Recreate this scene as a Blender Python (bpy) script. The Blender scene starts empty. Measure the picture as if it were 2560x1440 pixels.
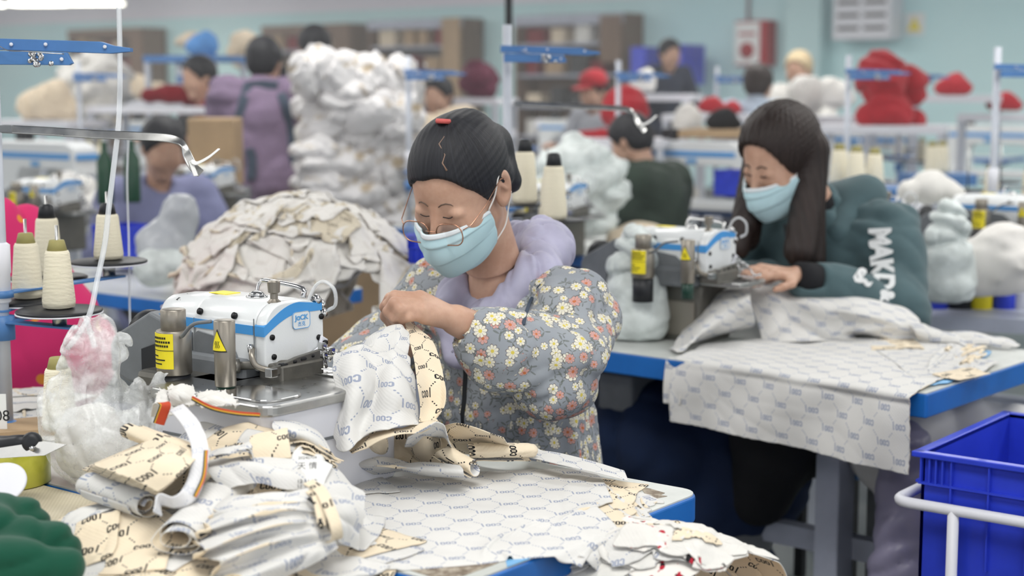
import bpy, bmesh, math, random
import numpy as np
from mathutils import Vector, Matrix, Euler
SC = bpy.context.scene
COL = SC.collection
PI = math.pi
# ---------------------------------------------------------------- camera
F = 3900.0; CAMH = 1.33; PITCH = math.atan(495.0/F)
cam_d = bpy.data.cameras.new('camera'); cam = bpy.data.objects.new('camera', cam_d); COL.objects.link(cam)
cam.location = (0, 0, CAMH); cam.rotation_euler = (PI/2-PITCH, 0, 0)
cam_d.sensor_width = 36; cam_d.lens = 36*F/2560; cam_d.clip_start = .05; cam_d.clip_end = 200
cam_d.dof.use_dof = True; cam_d.dof.focus_distance = 2.4; cam_d.dof.aperture_fstop = 3.3
SC.camera = cam
SC.cycles.max_bounces = 5; SC.cycles.diffuse_bounces = 3; SC.cycles.glossy_bounces = 3; SC.cycles.transmission_bounces = 3; SC.cycles.volume_bounces = 0; SC.cycles.transparent_max_bounces = 7
# ---------------------------------------------------------------- world and exposure
wd = bpy.data.worlds.new('world'); SC.world = wd; wd.use_nodes = True
wd.node_tree.nodes['Background'].inputs[0].default_value = (.90, .95, 1.0, 1)
wd.node_tree.nodes['Background'].inputs[1].default_value = 1.45
SC.view_settings.view_transform = 'Standard'; SC.view_settings.look = 'None'
SC.view_settings.exposure = 0.17; SC.view_settings.gamma = 1.0; SC.view_settings.use_curve_mapping = False
LAMP_W = 33.0; HAZE = .013
# layout helpers: a pixel of the 2560x1440 photograph to a point in the hall
def W(px, py, Y):
    a = (px-1280)/F; b = (720-py)/F
    dy = math.cos(PITCH)+b*math.sin(PITCH); dz = -math.sin(PITCH)+b*math.cos(PITCH)
    t = Y/dy
    return Vector((a*t, Y, CAMH+dz*t))
def Wz(px, py, z):
    a = (px-1280)/F; b = (720-py)/F
    dy = math.cos(PITCH)+b*math.sin(PITCH); dz = -math.sin(PITCH)+b*math.cos(PITCH)
    t = (z-CAMH)/dz
    return Vector((a*t, dy*t, z))
def sRGB(*c):
    return tuple(((x/255)/12.92 if x/255 <= .04045 else ((x/255+.055)/1.055)**2.4) for x in c)
# ---------------------------------------------------------------- node expressions
class T:
    def __init__(s, nt): s.nt = nt
    def n(s, typ, **kw):
        nd = s.nt.nodes.new(typ)
        for k, v in kw.items(): setattr(nd, k, v)
        return nd
    def put(s, sock, v):
        if isinstance(v, S): s.nt.links.new(v.k, sock)
        elif hasattr(v, 'is_output'): s.nt.links.new(v, sock)
        else: sock.default_value = v
    def m(s, op, *a):
        nd = s.n('ShaderNodeMath', operation=op)
        for i, v in enumerate(a): s.put(nd.inputs[i], v)
        return S(s, nd.outputs[0])
    def mix(s, f, a, b):
        nd = s.n('ShaderNodeMix', data_type='RGBA')
        s.put(nd.inputs[0], f)
        for i, v in ((6, a), (7, b)): s.put(nd.inputs[i], (*v, 1) if isinstance(v, tuple) and len(v) == 3 else v)
        return S(s, nd.outputs[2])
    def noise(s, vec, scale, detail=3, rough=.5, out=0):
        nd = s.n('ShaderNodeTexNoise'); 
        if vec is not None: s.put(nd.inputs['Vector'], vec)
        nd.inputs['Scale'].default_value = scale; nd.inputs['Detail'].default_value = detail; nd.inputs['Roughness'].default_value = rough
        return S(s, nd.outputs[out])
    def vec(s, x, y, z=0.0):
        nd = s.n('ShaderNodeCombineXYZ')
        for i, v in enumerate((x, y, z)): s.put(nd.inputs[i], v)
        return S(s, nd.outputs[0])
    def sep(s, v):
        nd = s.n('ShaderNodeSeparateXYZ'); s.put(nd.inputs[0], v)
        return [S(s, o) for o in nd.outputs]
    def uv(s):
        nd = s.n('ShaderNodeUVMap'); return S(s, nd.outputs[0])
    def obj(s):
        nd = s.n('ShaderNodeTexCoord'); return S(s, nd.outputs['Object'])
    def ramp(s, f, a, b):
        nd = s.n('ShaderNodeMapRange', interpolation_type='SMOOTHSTEP'); s.put(nd.inputs[0], f)
        nd.inputs[1].default_value = a; nd.inputs[2].default_value = b
        return S(s, nd.outputs[0])
    def bump(s, h, dist=.001, strength=1.0):
        nd = s.n('ShaderNodeBump'); s.put(nd.inputs['Height'], h)
        nd.inputs['Distance'].default_value = dist; nd.inputs['Strength'].default_value = strength
        return nd.outputs[0]
class S:
    def __init__(s, t, k): s.t = t; s.k = k
    def __add__(s, o): return s.t.m('ADD', s, o)
    __radd__ = __add__
    def __sub__(s, o): return s.t.m('SUBTRACT', s, o)
    def __rsub__(s, o): return s.t.m('SUBTRACT', o, s)
    def __mul__(s, o): return s.t.m('MULTIPLY', s, o)
    __rmul__ = __mul__
    def __truediv__(s, o): return s.t.m('DIVIDE', s, o)
    def f(s, op, *a): return s.t.m(op, s, *a)
    def abs(s): return s.t.m('ABSOLUTE', s)
    def lt(s, o): return s.t.m('LESS_THAN', s, o)
    def gt(s, o): return s.t.m('GREATER_THAN', s, o)
    def mx(s, o): return s.t.m('MAXIMUM', s, o)
    def mn(s, o): return s.t.m('MINIMUM', s, o)
MATS = {}
def mat(name, col=(200, 200, 200), rough=.5, metal=0.0, build=None, sheen=0, trans=0, alpha=1, emit=None, coat=0, spec=.5, noisy=0, sss=0, ior=1.45):
    if name in MATS: return MATS[name]
    m = bpy.data.materials.new(name); m.use_nodes = True; MATS[name] = m
    b = m.node_tree.nodes['Principled BSDF']; t = T(m.node_tree)
    c = sRGB(*col); i = b.inputs
    i['Base Color'].default_value = (*c, 1); i['Roughness'].default_value = rough; i['Metallic'].default_value = metal
    i['Sheen Weight'].default_value = sheen; i['Transmission Weight'].default_value = trans; i['Alpha'].default_value = alpha
    i['Coat Weight'].default_value = coat; i['Specular IOR Level'].default_value = spec; i['IOR'].default_value = ior
    if sss: i['Subsurface Weight'].default_value = sss; i['Subsurface Radius'].default_value = (.01, .004, .002); i['Subsurface Scale'].default_value = .6
    if emit: i['Emission Color'].default_value = (*sRGB(*emit[0]), 1); i['Emission Strength'].default_value = emit[1]
    if noisy:
        nz = t.noise(t.obj(), noisy if noisy > 1 else 12, 4, .6)
        t.put(i['Base Color'], t.mix(t.ramp(nz, .3, .75), tuple(x*.86 for x in c), tuple(min(1, x*1.05) for x in c)))
        t.put(i['Roughness'], nz*.25+(rough-.12))
    if build: build(t, b, i)
    return m
# ---------------------------------------------------------------- objects
def add(name, me, mats=None, parent=None, loc=None, smooth=False):
    o = bpy.data.objects.new(name, me); COL.objects.link(o)
    if mats is not None and not me.materials:
        for m in (mats if isinstance(mats, (list, tuple)) else [mats]): me.materials.append(m)
    if parent is not None: o.parent = parent
    if loc is not None: o.location = loc
    if smooth:
        for p in me.polygons: p.use_smooth = True
    return o
def tag(o, label, cat, group=None, kind=None):
    if label: o['label'] = label
    if cat: o['category'] = cat
    if group: o['group'] = group
    if kind: o['kind'] = kind
    return o
def empty(name, loc=(0, 0, 0), rz=0, label=None, cat=None, group=None, scale=1):
    o = bpy.data.objects.new(name, None); COL.objects.link(o); o.empty_display_size = .05
    o.location = loc; o.rotation_euler = (0, 0, rz); o.scale = (scale,)*3
    return tag(o, label, cat, group)
def dup(o, loc=None, rz=None, label=None, group=None, parent=None, scale=None):
    c = o.copy(); COL.objects.link(c)
    if parent is not None: c.parent = parent
    for ch in list(o.children): dup(ch, parent=c)
    if loc is not None: c.location = loc
    if rz is not None: c.rotation_euler = (c.rotation_euler[0], c.rotation_euler[1], rz)
    if scale is not None: c.scale = scale if isinstance(scale, tuple) else (scale,)*3
    if label: c['label'] = label
    if group: c['group'] = group
    return c
class MB:
    """collects shapes into one mesh"""
    def __init__(s): s.v = []; s.f = []; s.sm = []; s.mi = []; s.cm = 0
    def mesh(s, vs, fs, smooth=False):
        k = len(s.v); s.v += [tuple(v) for v in vs]; s.f += [tuple(i+k for i in f) for f in fs]
        s.sm += [smooth]*len(fs); s.mi += [s.cm]*len(fs); return s
    def bm(s, bm, M=None, smooth=False):
        if M is not None: bmesh.ops.transform(bm, matrix=M, verts=bm.verts)
        bm.verts.index_update()
        s.mesh([v.co for v in bm.verts], [[v.index for v in f.verts] for f in bm.faces], smooth); bm.free(); return s
    def box(s, c, d, rot=None, bev=0.0, seg=2):
        b = bmesh.new(); bmesh.ops.create_cube(b, size=1)
        bmesh.ops.scale(b, vec=d, verts=b.verts)
        if bev: bmesh.ops.bevel(b, geom=b.edges[:], offset=min(bev, min(d)*.49), segments=seg, affect='EDGES', profile=.5)
        M = Matrix.Translation(c)
        if rot is not None: M = M @ (rot if isinstance(rot, Matrix) else Euler(rot).to_matrix().to_4x4())
        return s.bm(b, M)
    def lathe(s, prof, c=(0, 0, 0), seg=24, M=None, smooth=True):
        vs = []; fs = []; n = len(prof)
        for i in range(seg):
            a = 2*PI*i/seg
            for r, z in prof: vs.append(Vector((r*math.cos(a), r*math.sin(a), z)))
        for i in range(seg):
            j = (i+1) % seg
            for k in range(n-1): fs.append((i*n+k, j*n+k, j*n+k+1, i*n+k+1))
        fs.append([i*n for i in range(seg)][::-1]); fs.append([i*n+n-1 for i in range(seg)])
        M = (Matrix.Translation(c) @ M) if M is not None else Matrix.Translation(c)
        return s.mesh([M @ v for v in vs], fs, smooth)
    def cyl(s, p0, p1, r, r1=None, seg=16, bev=0):
        p0 = Vector(p0); p1 = Vector(p1); d = p1-p0; L = d.length; r1 = r if r1 is None else r1
        M = Matrix.Translation(p0) @ d.to_track_quat('Z', 'Y').to_matrix().to_4x4()
        pr = [(r, 0), (r1, L)] if not bev else [(r-bev, 0), (r, bev), (r1, L-bev), (r1-bev, L)]
        return s.lathe(pr, seg=seg, M=M)
    def tube(s, pts, r, seg=8, closed=False, rs=None, flat=None):
        pts = [Vector(p) for p in pts]; n = len(pts); vs = []; fs = []
        up = Vector((0, 0, 1)); prev = None
        for i, p in enumerate(pts):
            a = pts[(i-1) % n] if (closed or i > 0) else p; b = pts[(i+1) % n] if (closed or i < n-1) else p
            t = (b-a).normalized()
            if prev is None: x = t.cross(up if abs(t.z) < .95 else Vector((1, 0, 0))).normalized()
            else: x = (prev-t*prev.dot(t)).normalized()
            prev = x; y = t.cross(x); rr = rs[i] if rs else r
            for k in range(seg):
                an = 2*PI*k/seg; vs.append(p+x*math.cos(an)*rr+y*math.sin(an)*rr*(flat or 1))
        m = n if closed else n-1
        for i in range(m):
            j = (i+1) % n
            for k in range(seg): fs.append((i*seg+k, i*seg+(k+1) % seg, j*seg+(k+1) % seg, j*seg+k))
        if not closed: fs.append(list(range(seg))[::-1]); fs.append([(n-1)*seg+k for k in range(seg)])
        return s.mesh(vs, fs, True)
    def prism(s, outline, z0, z1, M=None, bev=0, smooth=False):
        """outline in xy extruded along z"""
        b = bmesh.new(); vs = [b.verts.new((x, y, z0)) for x, y in outline]
        f = b.faces.new(vs); r = bmesh.ops.extrude_face_region(b, geom=[f])
        bmesh.ops.translate(b, vec=(0, 0, z1-z0), verts=[g for g in r['geom'] if isinstance(g, bmesh.types.BMVert)])
        bmesh.ops.recalc_face_normals(b, faces=b.faces[:])
        if bev:
            es = [e for e in b.edges if abs(e.verts[0].co.z-e.verts[1].co.z) < 1e-6]
            bmesh.ops.bevel(b, geom=es, offset=bev, segments=3, affect='EDGES', profile=.5)
        return s.bm(b, M, smooth)
    def ell(s, c, r, rot=None, seg=20, rings=12):
        b = bmesh.new(); bmesh.ops.create_uvsphere(b, u_segments=seg, v_segments=rings, radius=1)
        M = Matrix.Translation(c) @ (Euler(rot).to_matrix().to_4x4() if rot is not None else Matrix()) @ Matrix.Diagonal((*((r,)*3 if not hasattr(r, '__len__') else r), 1))
        return s.bm(b, M, True)
    def obj(s, name, mats, parent=None, loc=None):
        me = bpy.data.meshes.new(name); me.from_pydata(s.v, [], s.f)
        me.polygons.foreach_set('use_smooth', s.sm)
        o = add(name, me, mats, parent, loc)
        me.polygons.foreach_set('material_index', s.mi)
        me.update(); return o
def rrect(w, h, r, n=5, cx=0, cy=0):
    pts = []
    for sx, sy, a0 in ((1, 1, 0), (-1, 1, 90), (-1, -1, 180), (1, -1, 270)):
        for k in range(n+1):
            a = math.radians(a0+90*k/n); pts.append((cx+sx*(w/2-r)+r*math.cos(a), cy+sy*(h/2-r)+r*math.sin(a)))
    return pts
def bez(pts, n=24):
    """catmull-rom through points"""
    pts = [Vector(p) for p in pts]; P = [2*pts[0]-pts[1]]+pts+[2*pts[-1]-pts[-2]]; out = []
    m = len(pts)-1
    for i in range(n+1):
        t = i/n*m; k = min(int(t), m-1); u = t-k; a, b, c, d = P[k:k+4]
        out.append(.5*((2*b)+(c-a)*u+(2*a-5*b+4*c-d)*u*u+(3*b-a-3*c+d)*u**3))
    return out
def text(name, s, size, m, parent, M, depth=.0004, spacing=1.0, bold=0.0, squash=1.0):
    cu = bpy.data.curves.new(name, 'FONT'); cu.body = s; cu.size = size; cu.align_x = 'CENTER'; cu.align_y = 'CENTER'
    cu.extrude = depth; cu.space_character = spacing; cu.offset = bold
    o = bpy.data.objects.new(name, cu); COL.objects.link(o)
    me = bpy.data.meshes.new_from_object(o); bpy.data.objects.remove(o)
    o = add(name, me, m, parent); o.matrix_local = M @ Matrix.Diagonal((squash, 1, 1, 1)); return o
def frame(o, x, z):
    """matrix whose x axis is x and z axis (normal) is z"""
    z = Vector(z).normalized(); x = Vector(x); x = (x-z*x.dot(z)).normalized(); y = z.cross(x)
    M = Matrix((x, y, z)).transposed().to_4x4(); M.translation = Vector(o); return M
# ---------------------------------------------------------------- signed distance modelling
def nets(v, org, h):
    """surface nets"""
    neg = v < 0; nx, ny, nz = v.shape
    cnt = np.zeros((nx-1, ny-1, nz-1), np.float32); acc = np.zeros((nx-1, ny-1, nz-1, 3), np.float32)
    cut = []
    for ax in range(3):
        sl0 = [slice(None)]*3; sl1 = [slice(None)]*3; sl0[ax] = slice(0, -1); sl1[ax] = slice(1, None)
        a = v[tuple(sl0)]; b = v[tuple(sl1)]; c = neg[tuple(sl0)] != neg[tuple(sl1)]; cut.append(c)
        idx = np.argwhere(c); tt = (a[c]/(a[c]-b[c])).astype(np.float32)
        p = idx.astype(np.float32); p[:, ax] += tt
        o1, o2 = [k for k in range(3) if k != ax]
        for d1 in (0, -1):
            for d2 in (0, -1):
                q = idx.copy(); q[:, o1] += d1; q[:, o2] += d2
                ok = (q >= 0).all(1) & (q[:, 0] < nx-1) & (q[:, 1] < ny-1) & (q[:, 2] < nz-1)
                qq = q[ok]; np.add.at(cnt, tuple(qq.T), 1); np.add.at(acc, tuple(qq.T), p[ok])
    m = cnt > 0; ids = -np.ones(cnt.shape, np.int64); ids[m] = np.arange(m.sum())
    V = acc[m]/cnt[m][:, None]*h+np.array(org, np.float32)
    Fs = []
    for ax in range(3):
        c = cut[ax]; idx = np.argwhere(c); o1, o2 = [(1, 2), (2, 0), (0, 1)][ax]
        ok = (idx[:, o1] > 0) & (idx[:, o2] > 0) & (idx[:, o1] < v.shape[o1]-1) & (idx[:, o2] < v.shape[o2]-1); idx = idx[ok]
        q = []
        for d1, d2 in ((0, 0), (-1, 0), (-1, -1), (0, -1)):
            r = idx.copy(); r[:, o1] += d1; r[:, o2] += d2; q.append(ids[tuple(r.T)])
        q = np.stack(q, 1); s = neg[tuple(idx.T)]; q[~s] = q[~s][:, ::-1]; Fs.append(q)
    return V, np.concatenate(Fs)
def sdf_grid(fn, lo, hi, h):
    xs = [np.arange(lo[k], hi[k]+h, h, dtype=np.float32) for k in range(3)]
    X, Y, Z = np.meshgrid(*xs, indexing='ij')
    v = np.array(fn(X, Y, Z), np.float32)
    for ax in range(3):
        for e in (0, -1):
            sl = [slice(None)]*3; sl[ax] = e; v[tuple(sl)] = np.maximum(v[tuple(sl)], h*.3)
    return nets(v, (xs[0][0], xs[1][0], xs[2][0]), h)
def npmesh(name, V, Fq, uv=None, smooth=True):
    me = bpy.data.meshes.new(name); n = len(V); k = Fq.shape[1]
    me.vertices.add(n); me.vertices.foreach_set('co', np.asarray(V, np.float32).ravel())
    me.loops.add(Fq.size); me.loops.foreach_set('vertex_index', Fq.ravel().astype(np.int32))
    me.polygons.add(len(Fq)); me.polygons.foreach_set('loop_start', np.arange(0, Fq.size, k, dtype=np.int32))
    me.polygons.foreach_set('use_smooth', np.ones(len(Fq), bool) if smooth else np.zeros(len(Fq), bool))
    me.update(calc_edges=True); me.validate()
    if uv is not None:
        l = me.uv_layers.new(name='UVMap'); li = np.zeros(len(me.loops), np.int32); me.loops.foreach_get('vertex_index', li)
        l.data.foreach_set('uv', np.asarray(uv, np.float32)[li].ravel())
    return me
def smin(a, b, k):
    h = np.clip(.5+.5*(b-a)/k, 0, 1); return b*(1-h)+a*h-k*h*(1-h)
def smax(a, b, k): return -smin(-a, -b, k)
def cap(X, Y, Z, a, b, ra, rb, sq=None):
    """tapered capsule; sq=(axis vector, factor) flattens it along that axis"""
    a = np.array(a, np.float32); b = np.array(b, np.float32); d = b-a; L = float(d @ d)+1e-9
    px, py, pz = X-a[0], Y-a[1], Z-a[2]
    t = np.clip((px*d[0]+py*d[1]+pz*d[2])/L, 0, 1)
    qx, qy, qz = px-d[0]*t, py-d[1]*t, pz-d[2]*t
    if sq is not None:
        n = np.array(sq[0], float); n /= np.linalg.norm(n); k = (qx*n[0]+qy*n[1]+qz*n[2])*(sq[1]-1)
        qx, qy, qz = qx+n[0]*k, qy+n[1]*k, qz+n[2]*k
    return np.sqrt(qx*qx+qy*qy+qz*qz)-(ra+(rb-ra)*t)
def ell(X, Y, Z, c, r):
    px, py, pz = (X-c[0])/r[0], (Y-c[1])/r[1], (Z-c[2])/r[2]
    k = np.sqrt(px*px+py*py+pz*pz); m = min(r)
    return (k-1)*m*(.5+.5*np.minimum(1, 1/(k+1e-6))) if False else (k-1)*((r[0]*r[1]*r[2])**(1/3))
def sines(seed, n, freq, spread=.5, aniso=(1, 1, 1)):
    r = np.random.RandomState(seed); K = r.normal(size=(n, 3)); K /= np.linalg.norm(K, axis=1)[:, None]
    K = K*freq*(1+spread*(r.rand(n, 1)*2-1))*np.array(aniso); ph = r.rand(n)*2*PI
    def fn(X, Y, Z):
        s = 0
        for k, p in zip(K, ph): s = s+np.sin(k[0]*X+k[1]*Y+k[2]*Z+p)
        return s/math.sqrt(n)
    return fn
def folds(seed, freq, aniso=(1, 1, 1), n=4):
    """ridged wrinkle field, about -1..1"""
    a = sines(seed, n, freq, .4, aniso); w = sines(seed+77, 3, freq*.45)
    def fn(X, Y, Z):
        q = w(X, Y, Z)*.35/freq*6.28*.5
        return 1-2*np.abs(np.tanh(a(X+q, Y-q, Z+q)*1.2))
    return fn
# ================================================================ materials
def cool_mask(t, u, v, tile=(.072, .066)):
    """the word 'cool' staggered in a dotted honeycomb; returns the ink mask; units metres"""
    cw, ch = tile
    def cell(u, v):
        fx = (u/cw+100.0).f('FRACT')-.5; fy = (v/ch+100.0).f('FRACT')-.5
        return fx*(cw*100), fy*(ch*100)          # centimetres
    def word(x, y):
        k = ((x+1.11)/.74+.5).f('FLOOR').mx(0.0).mn(2.0)           # letter 0,1,2 = c o o
        lx = x-(k*.74-1.11)
        qy = (y.abs()-.25).mx(0.0)
        d = ((lx*lx+qy*qy).f('SQRT')-.22).abs()-.125
        gap = k.lt(.5)*lx.gt(.02)*y.abs().lt(.17)
        rings = d.lt(0.0)*(1.0-gap)
        bar = (x-1.13-y*.07).abs().lt(.12)*(y-.20).abs().lt(.80)
        return rings.mx(bar)
    def dots(x, y):
        ax = x.abs(); ay = y.abs(); r = None
        for px, py in ((1.50, 1.30), (1.80, 1.65), (2.10, 2.00)):
            dx = ax-px; dy = ay-py; q = (dx*dx+dy*dy).lt(.13*.13)
            r = q if r is None else r.mx(q)
        return r
    x1, y1 = cell(u, v); x2, y2 = cell(u+cw/2, v+ch/2)
    return word(x1, y1).mx(word(x2, y2)).mx(dots(x1, y1))
def cloth_mat(name, base, ink, strength, flip=1, weave=900, rough=.9):
    def b(t, bs, i):
        u, v, _ = t.sep(t.uv())
        ob = t.obj()
        wob = t.noise(ob, 30, 2)
        c0 = sRGB(*base)
        nz = t.noise(ob, 9, 3, .6)
        c = t.mix(t.ramp(nz, .25, .8), tuple(q*.93 for q in c0), tuple(min(1, q*1.03) for q in c0))
        if strength:
            m = cool_mask(t, u*flip, v)
            c = t.mix(m*strength, c, sRGB(*ink))
        t.put(i['Base Color'], c)
        tw = ((u+v)*weave).f('SINE')
        t.put(i['Normal'], t.bump(tw*.25+t.noise(ob, 260, 2)*.8, .0006, .5))
    return mat(name, base, rough, build=b, sheen=.15, spec=.2)
M_CREAM = cloth_mat('cream_printed_cotton', (234, 219, 193), (28, 27, 30), 1.0)
M_WHITE = cloth_mat('white_printed_cotton', (220, 219, 216), (128, 140, 168), .8, flip=-1)
M_WHITEP = cloth_mat('white_cotton', (226, 224, 219), (0, 0, 0), 0)
M_WHITEB = cloth_mat('white_cotton_reverse', (226, 226, 228), (160, 168, 188), .35, flip=-1)
M_BEIGEC = cloth_mat('beige_cotton', (222, 206, 182), (0, 0, 0), 0)
M_GREEN = cloth_mat('green_jersey', (22, 76, 58), (0, 0, 0), 0)
M_RED = cloth_mat('red_fleece', (176, 44, 54), (0, 0, 0), 0)
M_MAROON = cloth_mat('maroon_fleece', (125, 24, 36), (0, 0, 0), 0)
M_PINK = mat('pink_dotted_cotton', (214, 48, 110), .85, build=lambda t, b, i: t.put(i['Base Color'], t.mix((lambda n: (S(t, n.outputs[0])).lt(.22))((lambda n: (t.put(n.inputs['Vector'], t.obj()), n.inputs['Scale'].__setattr__('default_value', 16), n)[2])(t.n('ShaderNodeTexVoronoi'))), sRGB(214, 48, 110), sRGB(235, 150, 60))))
def _floral(t, b, i):
    """daisies scattered over the cloth: each lies flat in the surface around its own centre"""
    ge = t.n('ShaderNodeNewGeometry'); ob = t.obj()
    col = t.mix(t.ramp(t.noise(ob, 6, 3), .3, .7), sRGB(142, 148, 156), sRGB(158, 163, 169))
    def V(op, a, c):
        n = t.n('ShaderNodeVectorMath', operation=op); t.put(n.inputs[0], a); t.put(n.inputs[1], c); return n
    def layer(col, scale, seed, R, petals, kind):
        mp = t.n('ShaderNodeMapping'); t.put(mp.inputs[0], ge.outputs['Position']); mp.inputs['Location'].default_value = (seed*1.37, seed*2.11, seed*.7); mp.inputs['Scale'].default_value = (scale,)*3
        vo = t.n('ShaderNodeTexVoronoi'); t.put(vo.inputs['Vector'], mp.outputs[0]); vo.inputs['Scale'].default_value = 1; vo.inputs['Randomness'].default_value = .9
        v = V('SUBTRACT', mp.outputs[0], vo.outputs['Position']).outputs[0]; nrm = ge.outputs['Normal']
        h = S(t, V('DOT_PRODUCT', v, nrm).outputs['Value'])
        e1 = V('NORMALIZE', V('CROSS_PRODUCT', nrm, (.21, .35, .91)).outputs[0], (0, 0, 0)).outputs[0]; e2 = V('CROSS_PRODUCT', nrm, e1).outputs[0]
        x = S(t, V('DOT_PRODUCT', v, e1).outputs['Value']); y = S(t, V('DOT_PRODUCT', v, e2).outputs['Value']); cr, cg, cb = t.sep(vo.outputs['Color'])
        r = (x*x+y*y).f('SQRT'); a = y.f('ARCTAN2', x); near = h.abs().lt(.33); Rr = cr*.35*R+R*.75
        if kind == 'leaf':
            s_ = (a*1.5+cg*6.0).f('COSINE').abs().f('POWER', 9.0)
            return t.mix(r.lt(s_*Rr)*near*.65, col, sRGB(98, 104, 96))
        k = (a*(petals/2.0)+cg*6.0).f('COSINE').abs().f('POWER', .6)*.38+.62
        out = r.lt(k*Rr*1.12)*near; pet = r.lt(k*Rr*.97)*near
        groove = (a*(petals/2.0)+cg*6.0).f('COSINE').abs().lt(.25)*r.gt(Rr*.3); cen = r.lt(Rr*.27)*near
        pc = t.mix(cb.gt(.80), sRGB(226, 222, 206), sRGB(206, 160, 152))
        col = t.mix(out*.7, col, sRGB(112, 102, 96))
        col = t.mix(pet, col, pc); col = t.mix(groove*pet*.6, col, sRGB(124, 116, 108))
        return t.mix(cen, col, t.mix(cb.gt(.80), sRGB(214, 196, 92), sRGB(196, 116, 76)))
    col = layer(col, 40, 3, .55, 3, 'leaf'); col = layer(col, 48, 9, .5, 3, 'leaf')
    col = layer(col, 42, 5, .36, 7, 'd'); col = layer(col, 37, 2, .40, 9, 'd')
    t.put(i['Base Color'], col)
    t.put(i['Normal'], t.bump(t.noise(ob, 200, 2), .0005, .4))
M_FLORAL = mat('grey_daisy_print', (135, 145, 154), .8, build=_floral, sheen=.1, spec=.2)
M_LILAC = mat('lilac_quilted_nylon', (176, 174, 198), .55, noisy=14, sheen=.1)
M_TEAL = mat('dark_teal_fleece', (78, 101, 106), .9, noisy=16, sheen=.15)
M_BLACKC = mat('black_cloth', (20, 21, 26), .85, noisy=10)
M_SKIN = mat('skin', (214, 168, 145), .5, build=lambda t, b, i: (t.put(i['Base Color'], t.mix(t.ramp(t.noise(t.obj(), 22, 4, .6), .3, .75), sRGB(184, 144, 122), sRGB(206, 168, 146))), t.put(i['Normal'], t.bump(t.noise(t.obj(), 420, 3), .0003, .35))), sss=.12)
M_LIP = mat('lid_skin', (170, 118, 100), .5)
def _hair(c):
    def b(t, bs, i):
        u, v, _ = t.sep(t.uv())
        n = t.noise(t.vec(u*260.0, v*9.0), 1.0, 4, .65)
        t.put(i['Base Color'], t.mix(t.ramp(n, .35, .75), tuple(x*.6 for x in sRGB(*c)), tuple(x*1.3 for x in sRGB(*c))))
        t.put(i['Normal'], t.bump(n, .0016, .6))
        t.put(i['Roughness'], n*.2+.42)
    return b
M_HAIR = mat('black_hair', (46, 46, 50), .4, build=_hair((40, 41, 46)), spec=.35)
M_HAIRB = mat('dark_brown_hair', (56, 42, 38), .4, build=_hair((46, 35, 32)), spec=.45)
M_MASK = mat('mask_blue', (186, 218, 226), .8, noisy=0)
M_MASKW = mat('mask_white', (225, 232, 236), .8)
M_STRAPW = mat('white_elastic', (238, 236, 232), .7)
M_GOLD = mat('rose_gold_wire', (196, 150, 125), .25, 1)
M_LENS = mat('clear_lens', (255, 255, 255), .05, alpha=.05)
# paints, metals, plastics
M_BLUE = mat('blue_edge_paint', (22, 104, 186), .4, noisy=8)
M_BLUED = mat('blue_steel_paint', (80, 128, 186), .45, noisy=10)
M_LBLUE = mat('light_blue_tape', (120, 178, 224), .4)
M_CRATE = mat('blue_crate_plastic', (46, 68, 206), .35, noisy=6, coat=.1)
M_WPAINT = mat('white_enamel', (226, 229, 230), .28, build=lambda t, b, i: t.put(i['Normal'], t.bump(t.noise(t.obj(), 420, 2), .0004, .35)), coat=.3)
M_WPLAST = mat('white_plastic', (226, 227, 234), .4)
M_STRIPE = mat('sky_blue_stripe', (70, 150, 216), .35, coat=.2)
M_GREYP = mat('grey_plastic', (118, 122, 126), .5, noisy=20)
M_DARK = mat('dark_plastic', (34, 36, 40), .45)
M_BLK = mat('black_metal', (26, 27, 30), .4, .4)
M_CHROME = mat('chrome', (205, 205, 205), .14, 1)
M_STEEL = mat('brushed_steel', (186, 186, 184), .3, 1, noisy=30)
M_TUBE = mat('champagne_grey_metal', (150, 144, 134), .38, .75)
M_CAST = mat('oily_cast_metal', (120, 118, 112), .42, .7, noisy=40)
M_LEG = mat('grey_steel_paint', (178, 184, 200), .45, noisy=6)
M_POLE = mat('pale_grey_pole', (205, 210, 220), .35, noisy=5)
M_YEL = mat('yellow_label', (240, 222, 40), .5)
M_YTAPE = mat('yellow_green_tape', (190, 190, 60), .35, build=lambda t, b, i: t.put(i['Base Color'], t.mix(t.ramp(t.noise(t.obj(), 30, 3), .3, .7), sRGB(176, 178, 40), sRGB(206, 204, 84))), coat=.4)
M_INK = mat('black_ink', (24, 24, 26), .6)
M_LOGO = mat('logo_blue', (96, 160, 214), .4)
M_THREAD = mat('cream_thread', (240, 232, 208), .8, build=lambda t, b, i: (lambda z: t.put(i['Normal'], t.bump((z*2600.0).f('SINE')+(z*700.0+t.noise(t.obj(), 40, 2)*14.0).f('SINE')*.8, .0007, .5)))(t.sep(t.obj())[2]))
M_OLIVE = mat('olive_core', (160, 152, 96), .6)
M_BEIGE = mat('beige_woven_board', (206, 196, 172), .85, build=lambda t, b, i: (lambda s: t.put(i['Base Color'], t.mix(((s[0]*900.0).f('SINE')*(s[1]*900.0).f('SINE')*.5+.5)*.5+t.ramp(t.noise(t.obj(), 12, 4), .3, .8)*.5, sRGB(186, 176, 150), sRGB(218, 210, 190))))(t.sep(t.obj())))
M_BROWN = mat('brown_wood', (122, 98, 80), .6, noisy=5)
M_CARD = mat('cardboard', (176, 150, 118), .85, noisy=6)
M_PURPLE = mat('mauve_padded_coat', (128, 110, 136), .75, noisy=9)
M_APRON = mat('slate_apron_strap', (62, 74, 90), .8)
M_PAPER = mat('white_paper', (238, 238, 236), .7)
M_TAPECL = mat('clear_tube', (232, 236, 240), .15, alpha=.42)
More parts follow.
